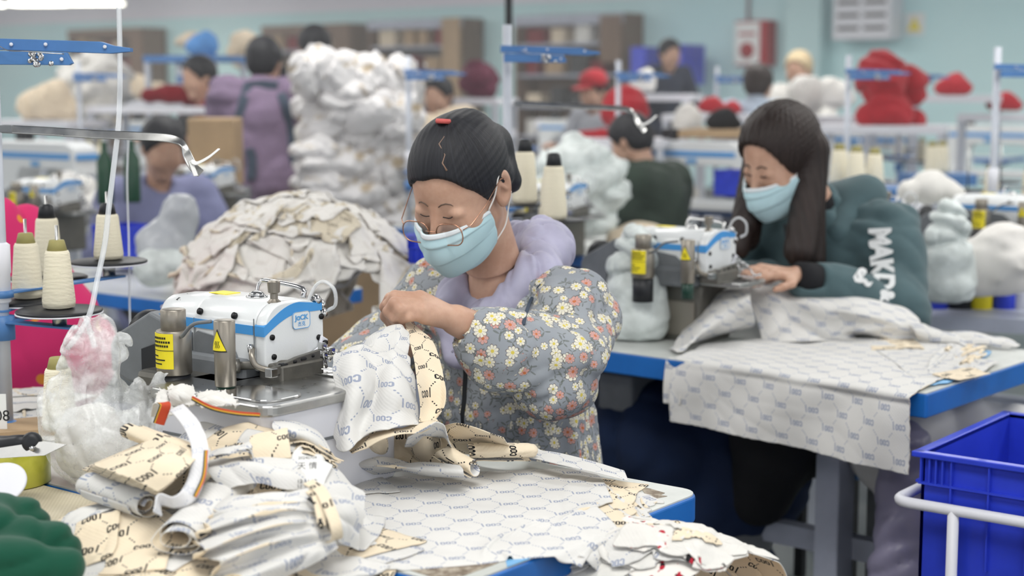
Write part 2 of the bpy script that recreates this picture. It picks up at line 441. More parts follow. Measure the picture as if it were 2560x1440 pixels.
def _top(t, b, i):
    nz = t.noise(t.obj(), 7, 5, .65)
    t.put(i['Base Color'], t.mix(t.ramp(nz, .35, .75), sRGB(196, 200, 196), sRGB(216, 219, 216)))
M_TOP = mat('white_laminate', (226, 228, 226), .35, build=_top)
M_WORN = mat('bare_worn_board', (128, 112, 96), .8, build=lambda t, b, i: t.put(i['Base Color'], t.mix(t.ramp(t.noise(t.obj(), 60, 4, .7), .35, .65), sRGB(112, 98, 84), sRGB(176, 166, 150))))
def _plastic(t, b, i):
    nz = t.noise(t.obj(), 24, 4, .6); st = t.noise(t.obj(), 70, 3, .7)
    t.put(i['Alpha'], t.ramp(nz, .3, .8)*.50+.16)
    t.put(i['Normal'], t.bump(nz*1.5+st*.5, .004, .8))
M_BAG = mat('thin_clear_plastic', (250, 252, 252), .22, build=_plastic, spec=.8)
M_BAG2 = mat('milky_plastic', (230, 238, 236), .3, build=lambda t, b, i: (t.put(i['Alpha'], t.ramp(t.noise(t.obj(), 20, 4), .3, .7)*.3+.62), t.put(i['Normal'], t.bump(t.noise(t.obj(), 55, 4, .7), .005, .8))), spec=.8)
M_SNOW = mat('white_threads', (232, 240, 238), .8, build=lambda t, b, i: t.put(i['Normal'], t.bump(t.noise(t.obj(), 160, 5, .8), .006, 1)))
# ================================================================ the hall
D = Vector((.79, -.613, 0)).normalized(); U = Vector((.613, .79, 0)).normalized(); RZ = math.atan2(D.y, D.x)
def struct(o): o['kind'] = 'structure'; return o
b = MB(); b.mesh([(-60, -12, 0), (60, -12, 0), (60, 60, 0), (-60, 60, 0)], [(0, 1, 2, 3)])
struct(b.obj('floor', mat('floor_paint', (84, 92, 92), .35, build=lambda t, b, i: t.put(i['Base Color'], t.mix(t.ramp(t.noise(t.obj(), 1.4, 5, .6), .3, .7), sRGB(72, 80, 82), sRGB(98, 104, 102))))))
M_TEALW = mat('teal_wall_paint', (142, 182, 186), .7, noisy=.99, build=lambda t, b, i: t.put(i['Base Color'], t.mix(t.ramp(t.noise(t.obj(), .5, 3), .3, .7), sRGB(200, 238, 242), sRGB(212, 244, 246))))
M_CEIL = mat('white_ceiling_paint', (238, 236, 246), .8)
wallrot = RZ; P0 = Vector((0, 20, 0))
def wall(x, z0, z1, y=0.0): return P0+D*x+U*y
b = MB(); b.box((0, .06, 1.205), (46, .12, 2.41)); w = struct(b.obj('wall_back', M_TEALW)); w.location = P0; w.rotation_euler = (0, 0, RZ)
b = MB(); b.box((0, .05, 2.41+.42), (46, .10, .84)); w = struct(b.obj('trim_1', M_CEIL)); w.location = P0; w.rotation_euler = (0, 0, RZ)
b = MB(); b.box((0, 0, 3.3), (70, 70, .1)); w = struct(b.obj('ceiling', M_CEIL)); w.location = (0, 12, 0); w.rotation_euler = (0, 0, RZ)
b = MB()
b.box((0, -.02, .10), (46, .04, .2)); w = struct(b.obj('baseboard_back', M_GREYP)); w.location = P0; w.rotation_euler = (0, 0, RZ)
# ---- LED battens: the hall's own lamps, hung in rows below the ceiling
M_LED = mat('led_panel', (255, 252, 235), .5, emit=((255, 252, 236), 9.0))
def make_lamp():
    r = empty('ceiling_lamp')
    b = MB(); b.box((0, 0, .05), (1.3, .16, .06), bev=.01); b.obj('housing', M_WPLAST, r)
    b = MB(); b.box((0, 0, .012), (1.26, .30, .018), bev=.004); b.obj('diffuser', M_LED, r)
    b = MB(); b.cyl((-.5, 0, .07), (-.5, 0, .72), .004, seg=6); b.obj('hanging_wire', M_BLK, r); b = MB(); b.cyl((.5, 0, .07), (.5, 0, .72), .004, seg=6); b.obj('hanging_wire', M_BLK, r)
    return r
lamp0 = make_lamp(); first = True
lights = []
for k, (px, lab) in enumerate(((-60, 'leftmost of three hanging at the far end'), (95, 'middle of three hanging at the far end'), (236, 'rightmost of three hanging at the far end'))):
    p = W(px, 6, 22-.2*k)
    o = lamp0 if first else dup(lamp0); first = False
    o.scale = (.58, 1, 1); o.location = (p.x, p.y, 2.485); o.rotation_euler = (0, 0, -.1); tag(o, 'white LED lamp, '+lab, 'lamp', 'hanging lamps of the hall')
# area lamps: rows of the same ceiling lighting over the work floor
for i in range(-5, 3):
    for j in range(-1, 4):
        c = D*(i*4.2)+U*(j*3.9)+Vector((0, 1.0, 0))
        ld = bpy.data.lights.new('hall_lamp', 'AREA'); ld.shape = 'RECTANGLE'; ld.size = 2.4; ld.size_y = 1.0; ld.energy = LAMP_W*1.70; ld.color = (1.0, .985, .95)
        lo = bpy.data.objects.new('hall_lamp', ld); COL.objects.link(lo); lo.location = (c.x, c.y, 3.15); lo.rotation_euler = (0, 0, RZ)
# ================================================================ builders: table, machine, stand
def make_table(L=1.15, Wd=.53, th=.042, rad=.05, legs=True, name='sewing_table', lx=None):
    """origin: near right corner on the floor; spans x -L..0, y 0..Wd"""
    r = empty(name)
    out = rrect(L, Wd, rad, 6, -L/2, Wd/2); inn = rrect(L-.006, Wd-.006, rad-.003, 6, -L/2, Wd/2)
    b = MB(); b.prism(out, .75-th, .748, bev=.004); b.obj('edge_band', M_BLUE, r)
    b = MB(); b.prism(inn, .745, .75); b.obj('tabletop', M_TOP, r)
    if legs:
        for x in (lx or (-.16, -L+.16)):
            b = MB(); b.box((x, Wd/2, .37), (.06, .075, .68), bev=.004); b.obj('leg', M_LEG, r)
            b = MB(); b.box((x, Wd/2, .025), (.07, Wd*.95, .05), bev=.006); b.obj('foot_bar', M_LEG, r)
            b = MB(); b.box((x, Wd/2, .69), (.05, Wd*.8, .035)); b.obj('top_bracket', M_LEG, r)
        b = MB(); b.box((-L/2, Wd/2+.05, .30), (L-.32, .04, .05)); b.obj('cross_bar', M_LEG, r)
    return r
def make_machine():
    """overlock machine; origin: face plate, centre line, table height. x to the operator's left, y to the operator"""
    r = empty('overlock_machine')
    # bed: white lower case, steel plate
    b = MB(); b.prism(rrect(.25, .27, .02, 5, .030, -.065), 0, .136, bev=.004); b.obj('bed_case', M_WPLAST, r)
    b = MB(); b.box((.031, -.2005, .085), (.19, .003, .004)); b.box((.1555, -.065, .085), (.003, .2, .004)); b.obj('case_groove', M_GREYP, r)
    b = MB(); b.prism(rrect(.262, .282, .026, 6, .032, -.066), .134, .150, bev=.0035); b.obj('bed_plate', M_STEEL, r)
    b = MB(); b.prism(rrect(.12, .085, .03, 6, .085, -.150), .150, .1535, bev=.001); b.obj('looper_cover', M_CHROME, r)
    b = MB(); b.box((-.115, -.03, .075), (.21, .19, .15), bev=.01); b.obj('lower_casting', M_CAST, r)
    # body profile in y,z ; extruded along x
    def prof(w=.126, z0=.157, z1=.262, rt=.040, rb=.018, n=8, inset=0):
        pts = []
        y1 = w/2-inset; z1 -= inset; z0 += inset
        for cy, cz, a0, rr in ((y1-rt, z1-rt, 0, rt), (-y1+rt, z1-rt, 90, rt), (-y1+rb, z0+rb, 180, rb), (y1-rb, z0+rb, 270, rb)):
            for k in range(n+1):
                a = math.radians(a0+90*k/n); pts.append((cy+rr*math.cos(a), cz+rr*math.sin(a)))
        return pts
    YZ = Matrix(((0, 0, 1, 0), (1, 0, 0, 0), (0, 1, 0, 0), (0, 0, 0, 1)))       # prism xy->world yz, z->x
    def body(x0, x1, s0, s1, name, m, **kw):
        p0 = prof(**kw); b = MB(); n = len(p0); vs = []
        xs = [x0, x0+.004, x1-.004, x1]; ss = [s0*.97, s0, s1, s1*.97]
        for x, s in zip(xs, ss):
            for y, z in p0: vs.append((x, y*s, .214+(z-.214)*s))
        fs = [(i*n+k, i*n+(k+1) % n, (i+1)*n+(k+1) % n, (i+1)*n+k) for i in range(3) for k in range(n)]
        fs += [list(range(n))[::-1], [3*n+k for k in range(n)]]
        b.mesh(vs, fs, False); o = b.obj(name, m, r)
        for p in o.data.polygons[:3*n]: p.use_smooth = True
        return o
    body(-.150, -.016, 1, 1, 'arm_cover', M_WPAINT)
    body(-.245, -.1505, .86, .985, 'rear_cover', M_WPAINT)
    body(-.0155, .006, 1.0, .985, 'face_plate', M_WPAINT)
    # blue stripe along the arm side, arcing over the face
    b = MB(); b.box((-.127, -.0632, .222), (.218, .0016, .014)); b.obj('side_stripe', M_STRIPE, r)
    b = MB()
    n = 20; y1 = .063; vs = []; fs = []
    for k in range(n+1):
        f = k/n; y = -.0638+f*.122
        zo = .229+.0305*math.sin(min(1, f*1.7)*PI/2)-.004*max(0, f-.6)*4; zi = .214+.030*math.sin(min(1, f*1.6)*PI/2)-.002*f
        vs += [(.0066, y, zi), (.0066, y, zo), (-.014, y if f > 0 else y-.0003, zo+.0006), (-.014, y, zi)]
    for k in range(n):
        a = k*4; c = a+4; fs += [(a, c, c+1, a+1), (a+1, c+1, c+2, a+2), (a, a+3, c+3, c)]
    fs.append((0, 1, 2, 3)); b.mesh(vs, fs); b.obj('face_stripe', M_STRIPE, r)
    b = MB(); b.box((-.1505, -.0635, .20), (.0012, .0012, .06)); b.obj('seam_line', M_GREYP, r); b = MB(); b.box((-.0158, -.0635, .205), (.0012, .0012, .07)); b.obj('seam_line', M_GREYP, r)
    # badge with lettering
    fm = frame((.0072, .012, .232), (0, 1, 0), (1, 0, 0))
    b = MB(); b.prism(rrect(.036, .026, .006), 0, .0012, M=fm); bd = b.obj('badge', M_WPAINT, r)
    b = MB(); b.tube([fm @ Vector((x, y, .0012)) for x, y in rrect(.036, .026, .006)], .0006, 5, True); b.obj('badge_rim', M_LOGO, bd)
    text('badge_lettering', 'J\u0251CK', .0105, M_LOGO, bd, frame((.0086, .012, .2355), (0, 1, 0), (1, 0, 0)), .0003, 1.0, .0004, 1.15)
    text('badge_lettering', '\u6770\u514b', .008, M_LOGO, bd, frame((.0086, .012, .2255), (0, 1, 0), (1, 0, 0)), .0003, 1.1)
    for (y, z) in ((-.048, .212), (-.045, .182), (.05, .20), (.056, .232)):
        b = MB(); b.cyl((.004, y, z), (.0085, y, z), .0045, seg=12); b.obj('screw', M_BLK, r)
    b = MB(); b.prism([(.030, .150), (.062, .163), (.064, .196), (.052, .203), (.046, .186), (.028, .178), (.024, .165)], .008, .013, M=YZ, bev=.001); b.obj('needle_guard', M_WPLAST, r)
    for (y, z) in ((.040, .170), (.056, .192)):
        b = MB(); b.cyl((.012, y, z), (.017, y, z), .004, seg=12); b.obj('screw', M_BLK, r)
    # cover screws on the side, letters on the rear cover
    for x in (-.138, -.060):
        b = MB(); b.cyl((x, -.0600, .240), (x, -.064, .2415), .0052, seg=12); b.obj('screw', M_BLK, r)
    text('machine_lettering', '\u9ad8\u901f', .014, M_INK, r, frame((-.205, -.022, .2548), (1, .0, .1), (.05, -.25, 1)), .0003, 1.6)
    text('machine_lettering', 'E4S', .010, M_INK, r, frame((-.208, -.040, .2515), (1, 0, .1), (.05, -.45, 1)), .0003, 1.3)
    b = MB(); b.box((-.150, .0, .2625), (.040, .03, .001)); b.obj('caution_sticker', M_YEL, r)
    # hand wheel side: grey motor cover, sloping
    b = MB(); XZ = Matrix(((1, 0, 0, 0), (0, 0, -1, 0), (0, 1, 0, 0), (0, 0, 0, 1)))
    b.prism([(-.155, .150), (-.155, .206), (-.245, .232), (-.335, .186), (-.345, .170), (-.345, .128), (-.30, .112), (-.20, .118)], -.05, .075, M=XZ, bev=.005); b.obj('motor_cover', M_GREYP, r)
    b = MB(); b.prism([(-.262, .132), (-.262, .172), (-.215, .188), (-.165, .182), (-.165, .132)], .0755, .079, M=XZ, bev=.0015); b.obj('vent_panel', M_DARK, r)
    b = MB(); b.box((-.225, -.052, .212), (.022, .02, .006), bev=.002); b.obj('power_switch', M_DARK, r)
    b = MB(); b.prism([(-.150, .168), (-.150, .205), (-.140, .211), (-.075, .203), (-.058, .190), (-.045, .168)], .0635, .066, M=XZ, bev=.001); b.obj('belt_guard', M_GREYP, r)
    b = MB(); b.box((-.10, -.055, .155), (.15, .05, .045), bev=.008); b.obj('under_arm_housing', M_GREYP, r)
    # two silencer tubes standing behind the arm
    def tubes(c, rad, z0, z1, nm): b = MB(); b.lathe([(rad-.001, z0), (rad, z0+.001), (rad, z1-.0015), (rad-.0015, z1)], (*c, 0), 32); return b.obj(nm, M_TUBE, r)
    c1 = (-.12, -.13); c2 = (.016, -.150)
    t1 = tubes(c1, .0265, .155, .222, 'air_filter'); b = MB(); b.lathe([(.0185, .222), (.0190, .2225), (.0190, .252), (.0175, .2535)], (*c1, 0), 32); b.obj('filter_cap', M_TUBE, t1)
    b = MB(); b.lathe([(.024, .10), (.024, .156)], (*c1, 0), 24); b.obj('filter_base', M_DARK, t1)
    def arc_label(c, rad, a0, a1, z0, z1, m, nm, par, tri=False):
        b = MB(); n = 12; vs = []; fs = []
        for k in range(n+1):
            f = k/n; a = math.radians(a0+(a1-a0)*f)
            h0, h1 = (z0, z1) if not tri else (z0, z0+(z1-z0)*(1-abs(2*f-1)))
            for rr in (rad, rad+.0009):
                vs += [(c[0]+rr*math.cos(a), c[1]+rr*math.sin(a), h0), (c[0]+rr*math.cos(a), c[1]+rr*math.sin(a), h1+.0001)]
        for k in range(n):
            a = k*4; q = a+4; fs += [(a+2, q+2, q+3, a+3), (a+3, q+3, q+1, a+1), (a+2, a, q, q+2)]
        b.mesh(vs, fs); return b.obj(nm, m, par)
    lb = arc_label(c1, .0266, 228, 318, .166, .219, M_YEL, 'yellow_label', t1)
    for z, a0, a1 in ((.2125, 236, 296), (.2065, 236, 310), (.2005, 236, 304), (.186, 236, 274), (.180, 236, 312), (.174, 236, 296)):
        for k in range(9 if z > .19 else 1):
            s = (a1-a0)/(9 if z > .19 else 1); arc_label(c1, .0271, a0+k*s, a0+k*s+s*.72, z-.0015, z+.0015 if z > .19 else z+.0002, M_INK, 'label_print', lb)
    arc_label(c1, .0271, 228, 318, .1935, .1942, M_INK, 'label_print', lb)
    t2 = tubes(c2, .0155, .155, .2515, 'heater_tube')
    b = MB(); b.lathe([(.0135, .12), (.0135, .157)], (*c2, 0), 20); b.obj('tube_base', mat('dark_green_plastic', (28, 62, 52), .4), t2)
    tr = arc_label(c2, .0156, 226, 330, .2065, .2395, M_INK, 'warning_triangle', t2, True)
    arc_label(c2, .0161, 232, 324, .2085, .2365, M_YEL, 'warning_triangle_yellow', tr, True)
    for k in (-1, 0, 1):
        a = math.radians(278+k*10); b = MB(); b.tube([(c2[0]+.0172*math.cos(a+q), c2[1]+.0172*math.sin(a+q), z) for q, z in ((0, .2125), (.06, .2155), (-.05, .219), (.04, .2225))], .0005, 5); b.obj('heat_mark', M_INK, tr)
    b = MB(); b.tube(bez([(c1[0]+.024, c1[1]-.005, .215), (-.075, -.15, .220), (-.045, -.155, .240), (-.01, -.152, .247)], 18), .0028, 8); b.obj('hose', M_GREYP, r)
    # chrome on top
    b = MB(); b.tube(bez([(-.115, .035, .262), (-.112, .04, .278), (-.095, .042, .281), (-.02, .040, .276), (-.012, .036, .262)], 24), .0045, 8, flat=.6); b.obj('presser_lever', M_CHROME, r)
    b = MB(); b.ell((-.072, -.004, .266), (.013, .011, .006)); b.lathe([(.017, .262), (.017, .264), (.012, .266)], (-.072, -.004, 0)); b.obj('oil_window', M_CHROME, r)
    b = MB(); b.lathe([(.010, .258), (.011, .2615), (.008, .264), (.006, .266), (.006, .274), (.009, .276), (.010, .292), (.008, .294)], (-.015, -.022, 0), 14, smooth=False); b.obj('pressure_knob', M_TUBE, r)
    b = MB(); b.tube(bez([(.0, .035, .258), (.01, .042, .282), (.022, .050, .288), (.036, .056, .276), (.034, .060, .252), (.02, .058, .243)], 20), .0055, 8, flat=.5); b.obj('eye_guard', mat('clear_acrylic', (235, 238, 240), .06, alpha=.45, spec=.9), r)
    for y, z in ((.052, .258), (.062, .25), (.066, .236)):
        b = MB(); b.lathe([(.004, -.006), (.008, -.004), (.003, 0), (.008, .004), (.004, .006)], seg=14, M=frame((.0, y, z), (0, 1, 0), (1, 0, .5))); b.obj('tension_disc', M_CHROME, r)
    b = MB(); b.tube(bez([(-.018, -.066, .196), (-.008, -.076, .186), (-.002, -.074, .172), (.012, -.058, .164), (.034, -.036, .165)], 18), .0045, 8, flat=.45); b.obj('thread_lever', M_TUBE, r)
    b = MB(); b.cyl((-.022, -.066, .200), (-.018, -.068, .190), .005, seg=10); b.obj('lever_knob', M_CHROME, r)
    # needle works
    b = MB(); b.box((.01, -.012, .158), (.05, .09, .030), bev=.004); b.obj('needle_frame', M_CAST, r)
    b = MB(); b.cyl((-.03, -.085, .170), (.022, -.005, .168), .0065, seg=12); b.cyl((-.034, -.092, .170), (-.028, -.083, .170), .011, seg=14); b.obj('needle_shaft', M_CAST, r)
    b = MB(); b.prism([(-.075, .158), (-.075, .170), (-.02, .181), (.028, .186), (.028, .172), (-.02, .166)], .024, .032, M=YZ, bev=.001); pf = b.obj('presser_arm', M_CAST, r)
    for y, w_ in ((-.048, .016), (-.026, .010), (-.008, .014), (.012, .008)):
        b = MB(); b.box((.0285, y, .170+.11*(y+.075)*.9), (.0095, w_, .006), bev=.0028); b.obj('arm_slot', M_BLK, pf)
    b = MB(); b.box((.028, -.071, .164), (.014, .014, .013), bev=.001); b.obj('arm_hinge', M_CHROME, pf)
    b = MB(); b.cyl((.030, .034, .185), (.034, .038, .156), .0015, seg=8); b.cyl((.026, .040, .185), (.030, .044, .156), .0015, seg=8); b.obj('needle', M_CHROME, r)
    for k, (dx, dy) in enumerate(((0, 0), (.006, .012), (-.006, .008))):
        b = MB(); b.box((.03+dx, .034+dy, .190-.008*k), (.012, .010, .012), bev=.002); b.cyl((.036+dx, .034+dy, .188-.008*k), (.044+dx, .036+dy, .186-.008*k), .0028, seg=10); b.obj('needle_clamp', M_CHROME, r)
    b = MB(); b.tube(bez([(.02, .02, .158), (.04, .035, .156), (.062, .05, .155), (.078, .055, .163)], 10), .0045, 8, flat=.35); b.tube(bez([(.03, .045, .170), (.05, .052, .172), (.062, .050, .160), (.075, .062, .158)], 10), .0022, 6); b.obj('presser_foot', M_CHROME, r)
    b = MB(); b.box((.055, .035, .1515), (.06, .045, .002)); b.obj('needle_plate', M_CHROME, r)
    b = MB(); b.cyl((-.345, .02, .17), (-.37, .02, .17), .045, seg=28, bev=.004); b.obj('hand_wheel', M_DARK, r)
    return r
def make_cone(h=.115, core=True, black=False):
    r = empty('thread_cone')
    b = MB(); b.lathe([(.020, 0), (.0265, .003), (.0275, .012), (.0205, h-.006), (.0185, h-.001), (.012, h)], seg=28); b.obj('thread', M_THREAD, r)
    b = MB(); b.lathe([(.0175, h-.004), (.0125, h+.016), (.0115, h+.017), (.004, h+.017)] if not black else [(.017, h-.004), (.013, h+.022), (.009, h+.026), (.003, h+.026)], seg=24); b.obj('cone_core', M_DARK if black else M_OLIVE, r)
    return r
def make_stand(lowbar=True, height=.70):
    """thread stand; origin pole foot on the table; arms toward local +x"""
    r = empty('thread_stand')
    b = MB(); b.cyl((0, 0, 0), (0, 0, height), .012, seg=20); b.obj('pole', M_POLE, r)
    b = MB(); b.lathe([(.013, .20), (.015, .203), (.0155, .27), (.013, .273)]); b.obj('pole_collar', M_WPLAST, r)
    b = MB(); b.lathe([(.013, .12), (.022, .122), (.022, .150), (.013, .152)]); b.obj('lower_clamp', M_BLUED, r)
    b = MB(); b.lathe([(.03, 0), (.03, .006), (.014, .012)]); b.obj('foot', M_BLUED, r)
    # guide arms at the top
    b = MB(); b.prism([(-.16, -.015), (-.16, .022), (.14, .020), (.21, .006), (.21, -.004), (.14, -.015)], height-.012, height-.004, M=Matrix.Rotation(0, 4, 'Z')); b.box((.0, -.018, height-.012), (.33, .003, .022)); b.obj('guide_arm', M_BLUED, r)
    return r
# ================================================================ cloth: settled sheets and shaped patches
class HF:
    """height of what already lies in a region, so that the next cloth settles on it"""
    def __init__(s, x0, y0, x1, y1, res, base=0.0):
        s.x0, s.y0, s.r = x0, y0, res; s.H = np.full((int((x1-x0)/res)+2, int((y1-y0)/res)+2), base, np.float32)
    def grid(s):
        i, j = np.meshgrid(np.arange(s.H.shape[0]), np.arange(s.H.shape[1]), indexing='ij'); return s.x0+i*s.r, s.y0+j*s.r
    def rect(s, o, dx, dy, x0, x1, y0, y1, z):
        X, Y = s.grid(); a = (X-o.x)*dx.x+(Y-o.y)*dx.y; b = (X-o.x)*dy.x+(Y-o.y)*dy.y
        m = (a > x0) & (a < x1) & (b > y0) & (b < y1); s.H[m] = np.maximum(s.H[m], z)
    def bump(s, c, rx, ry, h, base=.75, rot=0.0, p=1.0):
        X, Y = s.grid(); cs, sn = math.cos(rot), math.sin(rot); a = ((X-c.x)*cs+(Y-c.y)*sn)/rx; b = (-(X-c.x)*sn+(Y-c.y)*cs)/ry
        q = np.clip(1-a*a-b*b, 0, 1)**(.5*p); s.H = np.maximum(s.H, np.where(q > 0, base+h*q, -9)).astype(np.float32)
    def at(s, x, y):
        a = np.clip((x-s.x0)/s.r, 0, s.H.shape[0]-1.001); b = np.clip((y-s.y0)/s.r, 0, s.H.shape[1]-1.001)
        i = a.astype(int); j = b.astype(int); a = a-i; b = b-j; H = s.H
        return H[i, j]*(1-a)*(1-b)+H[i+1, j]*a*(1-b)+H[i, j+1]*(1-a)*b+H[i+1, j+1]*a*b
    def lay(s, P, k=3, add_=.0015):
        """record a settled cloth"""
        ny, nx = P.shape[:2]; fi = np.linspace(0, ny-1.001, ny*k); fj = np.linspace(0, nx-1.001, nx*k)
        i = fi.astype(int)[:, None]; j = fj.astype(int)[None]; a = (fi-fi.astype(int))[:, None, None]; b = (fj-fj.astype(int))[None, :, None]
        Q = P[i, j]*(1-a)*(1-b)+P[i+1, j]*a*(1-b)+P[i, j+1]*(1-a)*b+P[i+1, j+1]*a*b; Q = Q.reshape(-1, 3)
        ii = np.round((Q[:, 0]-s.x0)/s.r).astype(int); jj = np.round((Q[:, 1]-s.y0)/s.r).astype(int)
        ok = (ii >= 0) & (jj >= 0) & (ii < s.H.shape[0]) & (jj < s.H.shape[1])
        np.maximum.at(s.H, (ii[ok], jj[ok]), Q[ok, 2]+add_)
def simulate(P, dx, dy, hf, steps=110, it=6, pins=None, off=.001, g=.0022, bend=.25, fr=.5, damp=.93):
    P = P.astype(np.float64).copy(); Q = P.copy(); w = np.ones(P.shape[:2]); 
    if pins is not None: w[pins] = 0; hold = P[pins].copy()
    dd = math.hypot(dx, dy)
    def proj(a, b, wa, wb, L, k):
        d = b-a; l = np.sqrt((d*d).sum(-1))+1e-9; c = ((l-L)/l/np.maximum(wa+wb, 1e-9)*k)[..., None]*d
        a += c*wa[..., None]; b -= c*wb[..., None]
    def sl(o, st, k):     # pairs o, o+k stepping st
        return slice(o, -k, st), slice(o+k, None, st)
    for s_ in range(steps):
        V = (P-Q)*damp; Q = P.copy(); P = P+V*w[..., None]; P[..., 2] -= g*w
        for k_ in range(it):
            for o in (0, 1):
                for A, B, L in (((slice(None), slice(o, -1, 2)), (slice(None), slice(o+1, None, 2)), dx), ((slice(o, -1, 2), slice(None)), (slice(o+1, None, 2), slice(None)), dy)):
                    a, b_ = P[A], P[B]; n0 = min(a.shape[0], b_.shape[0]); n1 = min(a.shape[1], b_.shape[1])
                    proj(a[:n0, :n1], b_[:n0, :n1], w[A][:n0, :n1], w[B][:n0, :n1], L, 1.0)
                for A, B in (((slice(0, -1), slice(o, -1, 2)), (slice(1, None), slice(o+1, None, 2))), ((slice(1, None), slice(o, -1, 2)), (slice(0, -1), slice(o+1, None, 2)))):
                    a, b_ = P[A], P[B]; n1 = min(a.shape[1], b_.shape[1]); proj(a[:, :n1], b_[:, :n1], w[A][:, :n1], w[B][:, :n1], dd, .5)
            for o in range(4):
                for A, B, L in (((slice(None), slice(o, -2, 4)), (slice(None), slice(o+2, None, 4)), 2*dx), ((slice(o, -2, 4), slice(None)), (slice(o+2, None, 4), slice(None)), 2*dy)):
                    a, b_ = P[A], P[B]; n0 = min(a.shape[0], b_.shape[0]); n1 = min(a.shape[1], b_.shape[1])
                    if n0 and n1: proj(a[:n0, :n1], b_[:n0, :n1], w[A][:n0, :n1], w[B][:n0, :n1], L, bend)
        h = hf.at(P[..., 0], P[..., 1])+off
        m = (P[..., 2] < h) & (w > 0)
        P[..., 2] = np.where(m, np.minimum(h, P[..., 2]+.02), P[..., 2]); mm = m[..., None]
        P[..., :2] = np.where(mm, Q[..., :2]+(P[..., :2]-Q[..., :2])*(1-fr), P[..., :2])
        Q[..., 2] = np.where(m, P[..., 2], Q[..., 2])
        if pins is not None: P[pins] = hold
    return P
def cloth_obj(name, P, w, h, mats, label=None, cat=None, group=None, thick=.0012, sub=1, parent=None, uvo=(0, 0), flip=False, arc=False):
    ny, nx = P.shape[:2]; idx = np.arange(nx*ny).reshape(ny, nx)
    Fq = np.stack([idx[:-1, :-1], idx[:-1, 1:], idx[1:, 1:], idx[1:, :-1]], -1).reshape(-1, 4)
    if flip: Fq = Fq[:, ::-1]
    u = np.linspace(0, w, nx)[None]+np.zeros((ny, 1))+uvo[0]; v = np.linspace(h, 0, ny)[:, None]+np.zeros((1, nx))+uvo[1]
    if arc:
        cu = np.concatenate([[0], np.cumsum(np.linalg.norm(np.diff(P, axis=1), axis=-1).mean(0))]); cv = np.concatenate([[0], np.cumsum(np.linalg.norm(np.diff(P, axis=0), axis=-1).mean(1))])
        u = cu[None]+np.zeros((ny, 1))+uvo[0]; v = (cv[-1]-cv)[:, None]+np.zeros((1, nx))+uvo[1]
    me = npmesh(name, P.reshape(-1, 3), Fq, np.stack([u, v], -1).reshape(-1, 2))
    o = add(name, me, list(mats), parent)
    if sub: md = o.modifiers.new('smooth', 'SUBSURF'); md.levels = sub; md.render_levels = sub
    if thick: md = o.modifiers.new('thick', 'SOLIDIFY'); md.thickness = thick; md.offset = 0; md.material_offset = 1 if len(mats) > 1 else 0
    if parent is None: tag(o, label, cat, group)
    return o
def fix_uv_len(w, h, nx): return w/(nx-1)
def drop(name, hf, c, w, h, rot, mats, label, cat='fabric', group=None, comp=.85, n=34, amp=.012, seed=0, fold=None, steps=110, lift=.03, off=.001, tilt=0, thick=.0012, bend=.25, jag=.003, lay=True, res=None):
    """settle a w x h sheet whose middle is above point c; fold = number of lengthwise layers"""
    r = np.random.RandomState(seed+11); nx = n; ny = max(8, int(n*h/w)) if not fold else n
    gx, gy = np.meshgrid(np.linspace(-.5, .5, nx), np.linspace(-.5, .5, ny)); offs = off
    x = gx*w*comp; y = gy*h*comp; z = np.zeros_like(x)
    if fold:
        t = (gy+.5)*fold; k = np.minimum(np.floor(t), fold-1); f = t-k; f = np.where(k % 2 == 1, 1-f, f)
        y = (f-.5)*h/fold*comp; z = z+k*.012+.004; offs = off+k*.0042
    s = sines(seed, 5, 2*PI/.13, .5); z = z+amp*s(x+7*seed, y, 0*x)+amp*.6*sines(seed+5, 4, 2*PI/.06)(x, y, 0*x)
    x = x+jag*r.randn(*x.shape)*.3; y = y+jag*r.randn(*x.shape)*.3
    cs, sn = math.cos(rot), math.sin(rot); X = c[0]+x*cs-y*sn; Y = c[1]+x*sn+y*cs
    z = z+tilt*x
    Z = np.maximum(hf.at(X, Y), hf.at(X, Y).mean() if lift > .02 else -9)+lift+z+abs(z.min())
    P = simulate(np.stack([X, Y, Z], -1), w/(nx-1), h/(ny-1), hf, steps=steps, off=offs, bend=bend)
    if lay: hf.lay(P)
    return cloth_obj(name, P, w, h, mats, label, cat, group, thick, 1, uvo=(r.rand(), r.rand()))
def crom(C, n):
    C = np.asarray(C, float); m = C.shape[0]-1; P = np.concatenate([2*C[:1]-C[1:2], C, 2*C[-1:]-C[-2:-1]])
    t = np.linspace(0, m, n); k = np.minimum(t.astype(int), m-1); u = (t-k).reshape((-1,)+(1,)*(C.ndim-1))
    a, b, c, d = P[k], P[k+1], P[k+2], P[k+3]
    return .5*((2*b)+(c-a)*u+(2*a-5*b+4*c-d)*u*u+(3*b-a-3*c+d)*u**3)
def surf(C, ny, nx):
    return crom(crom(C, ny).transpose(1, 0, 2), nx).transpose(1, 0, 2)
def normals(P):
    a = np.gradient(P, axis=1); b = np.gradient(P, axis=0); n = np.cross(a, b); return n/(np.linalg.norm(n, axis=-1, keepdims=True)+1e-9)
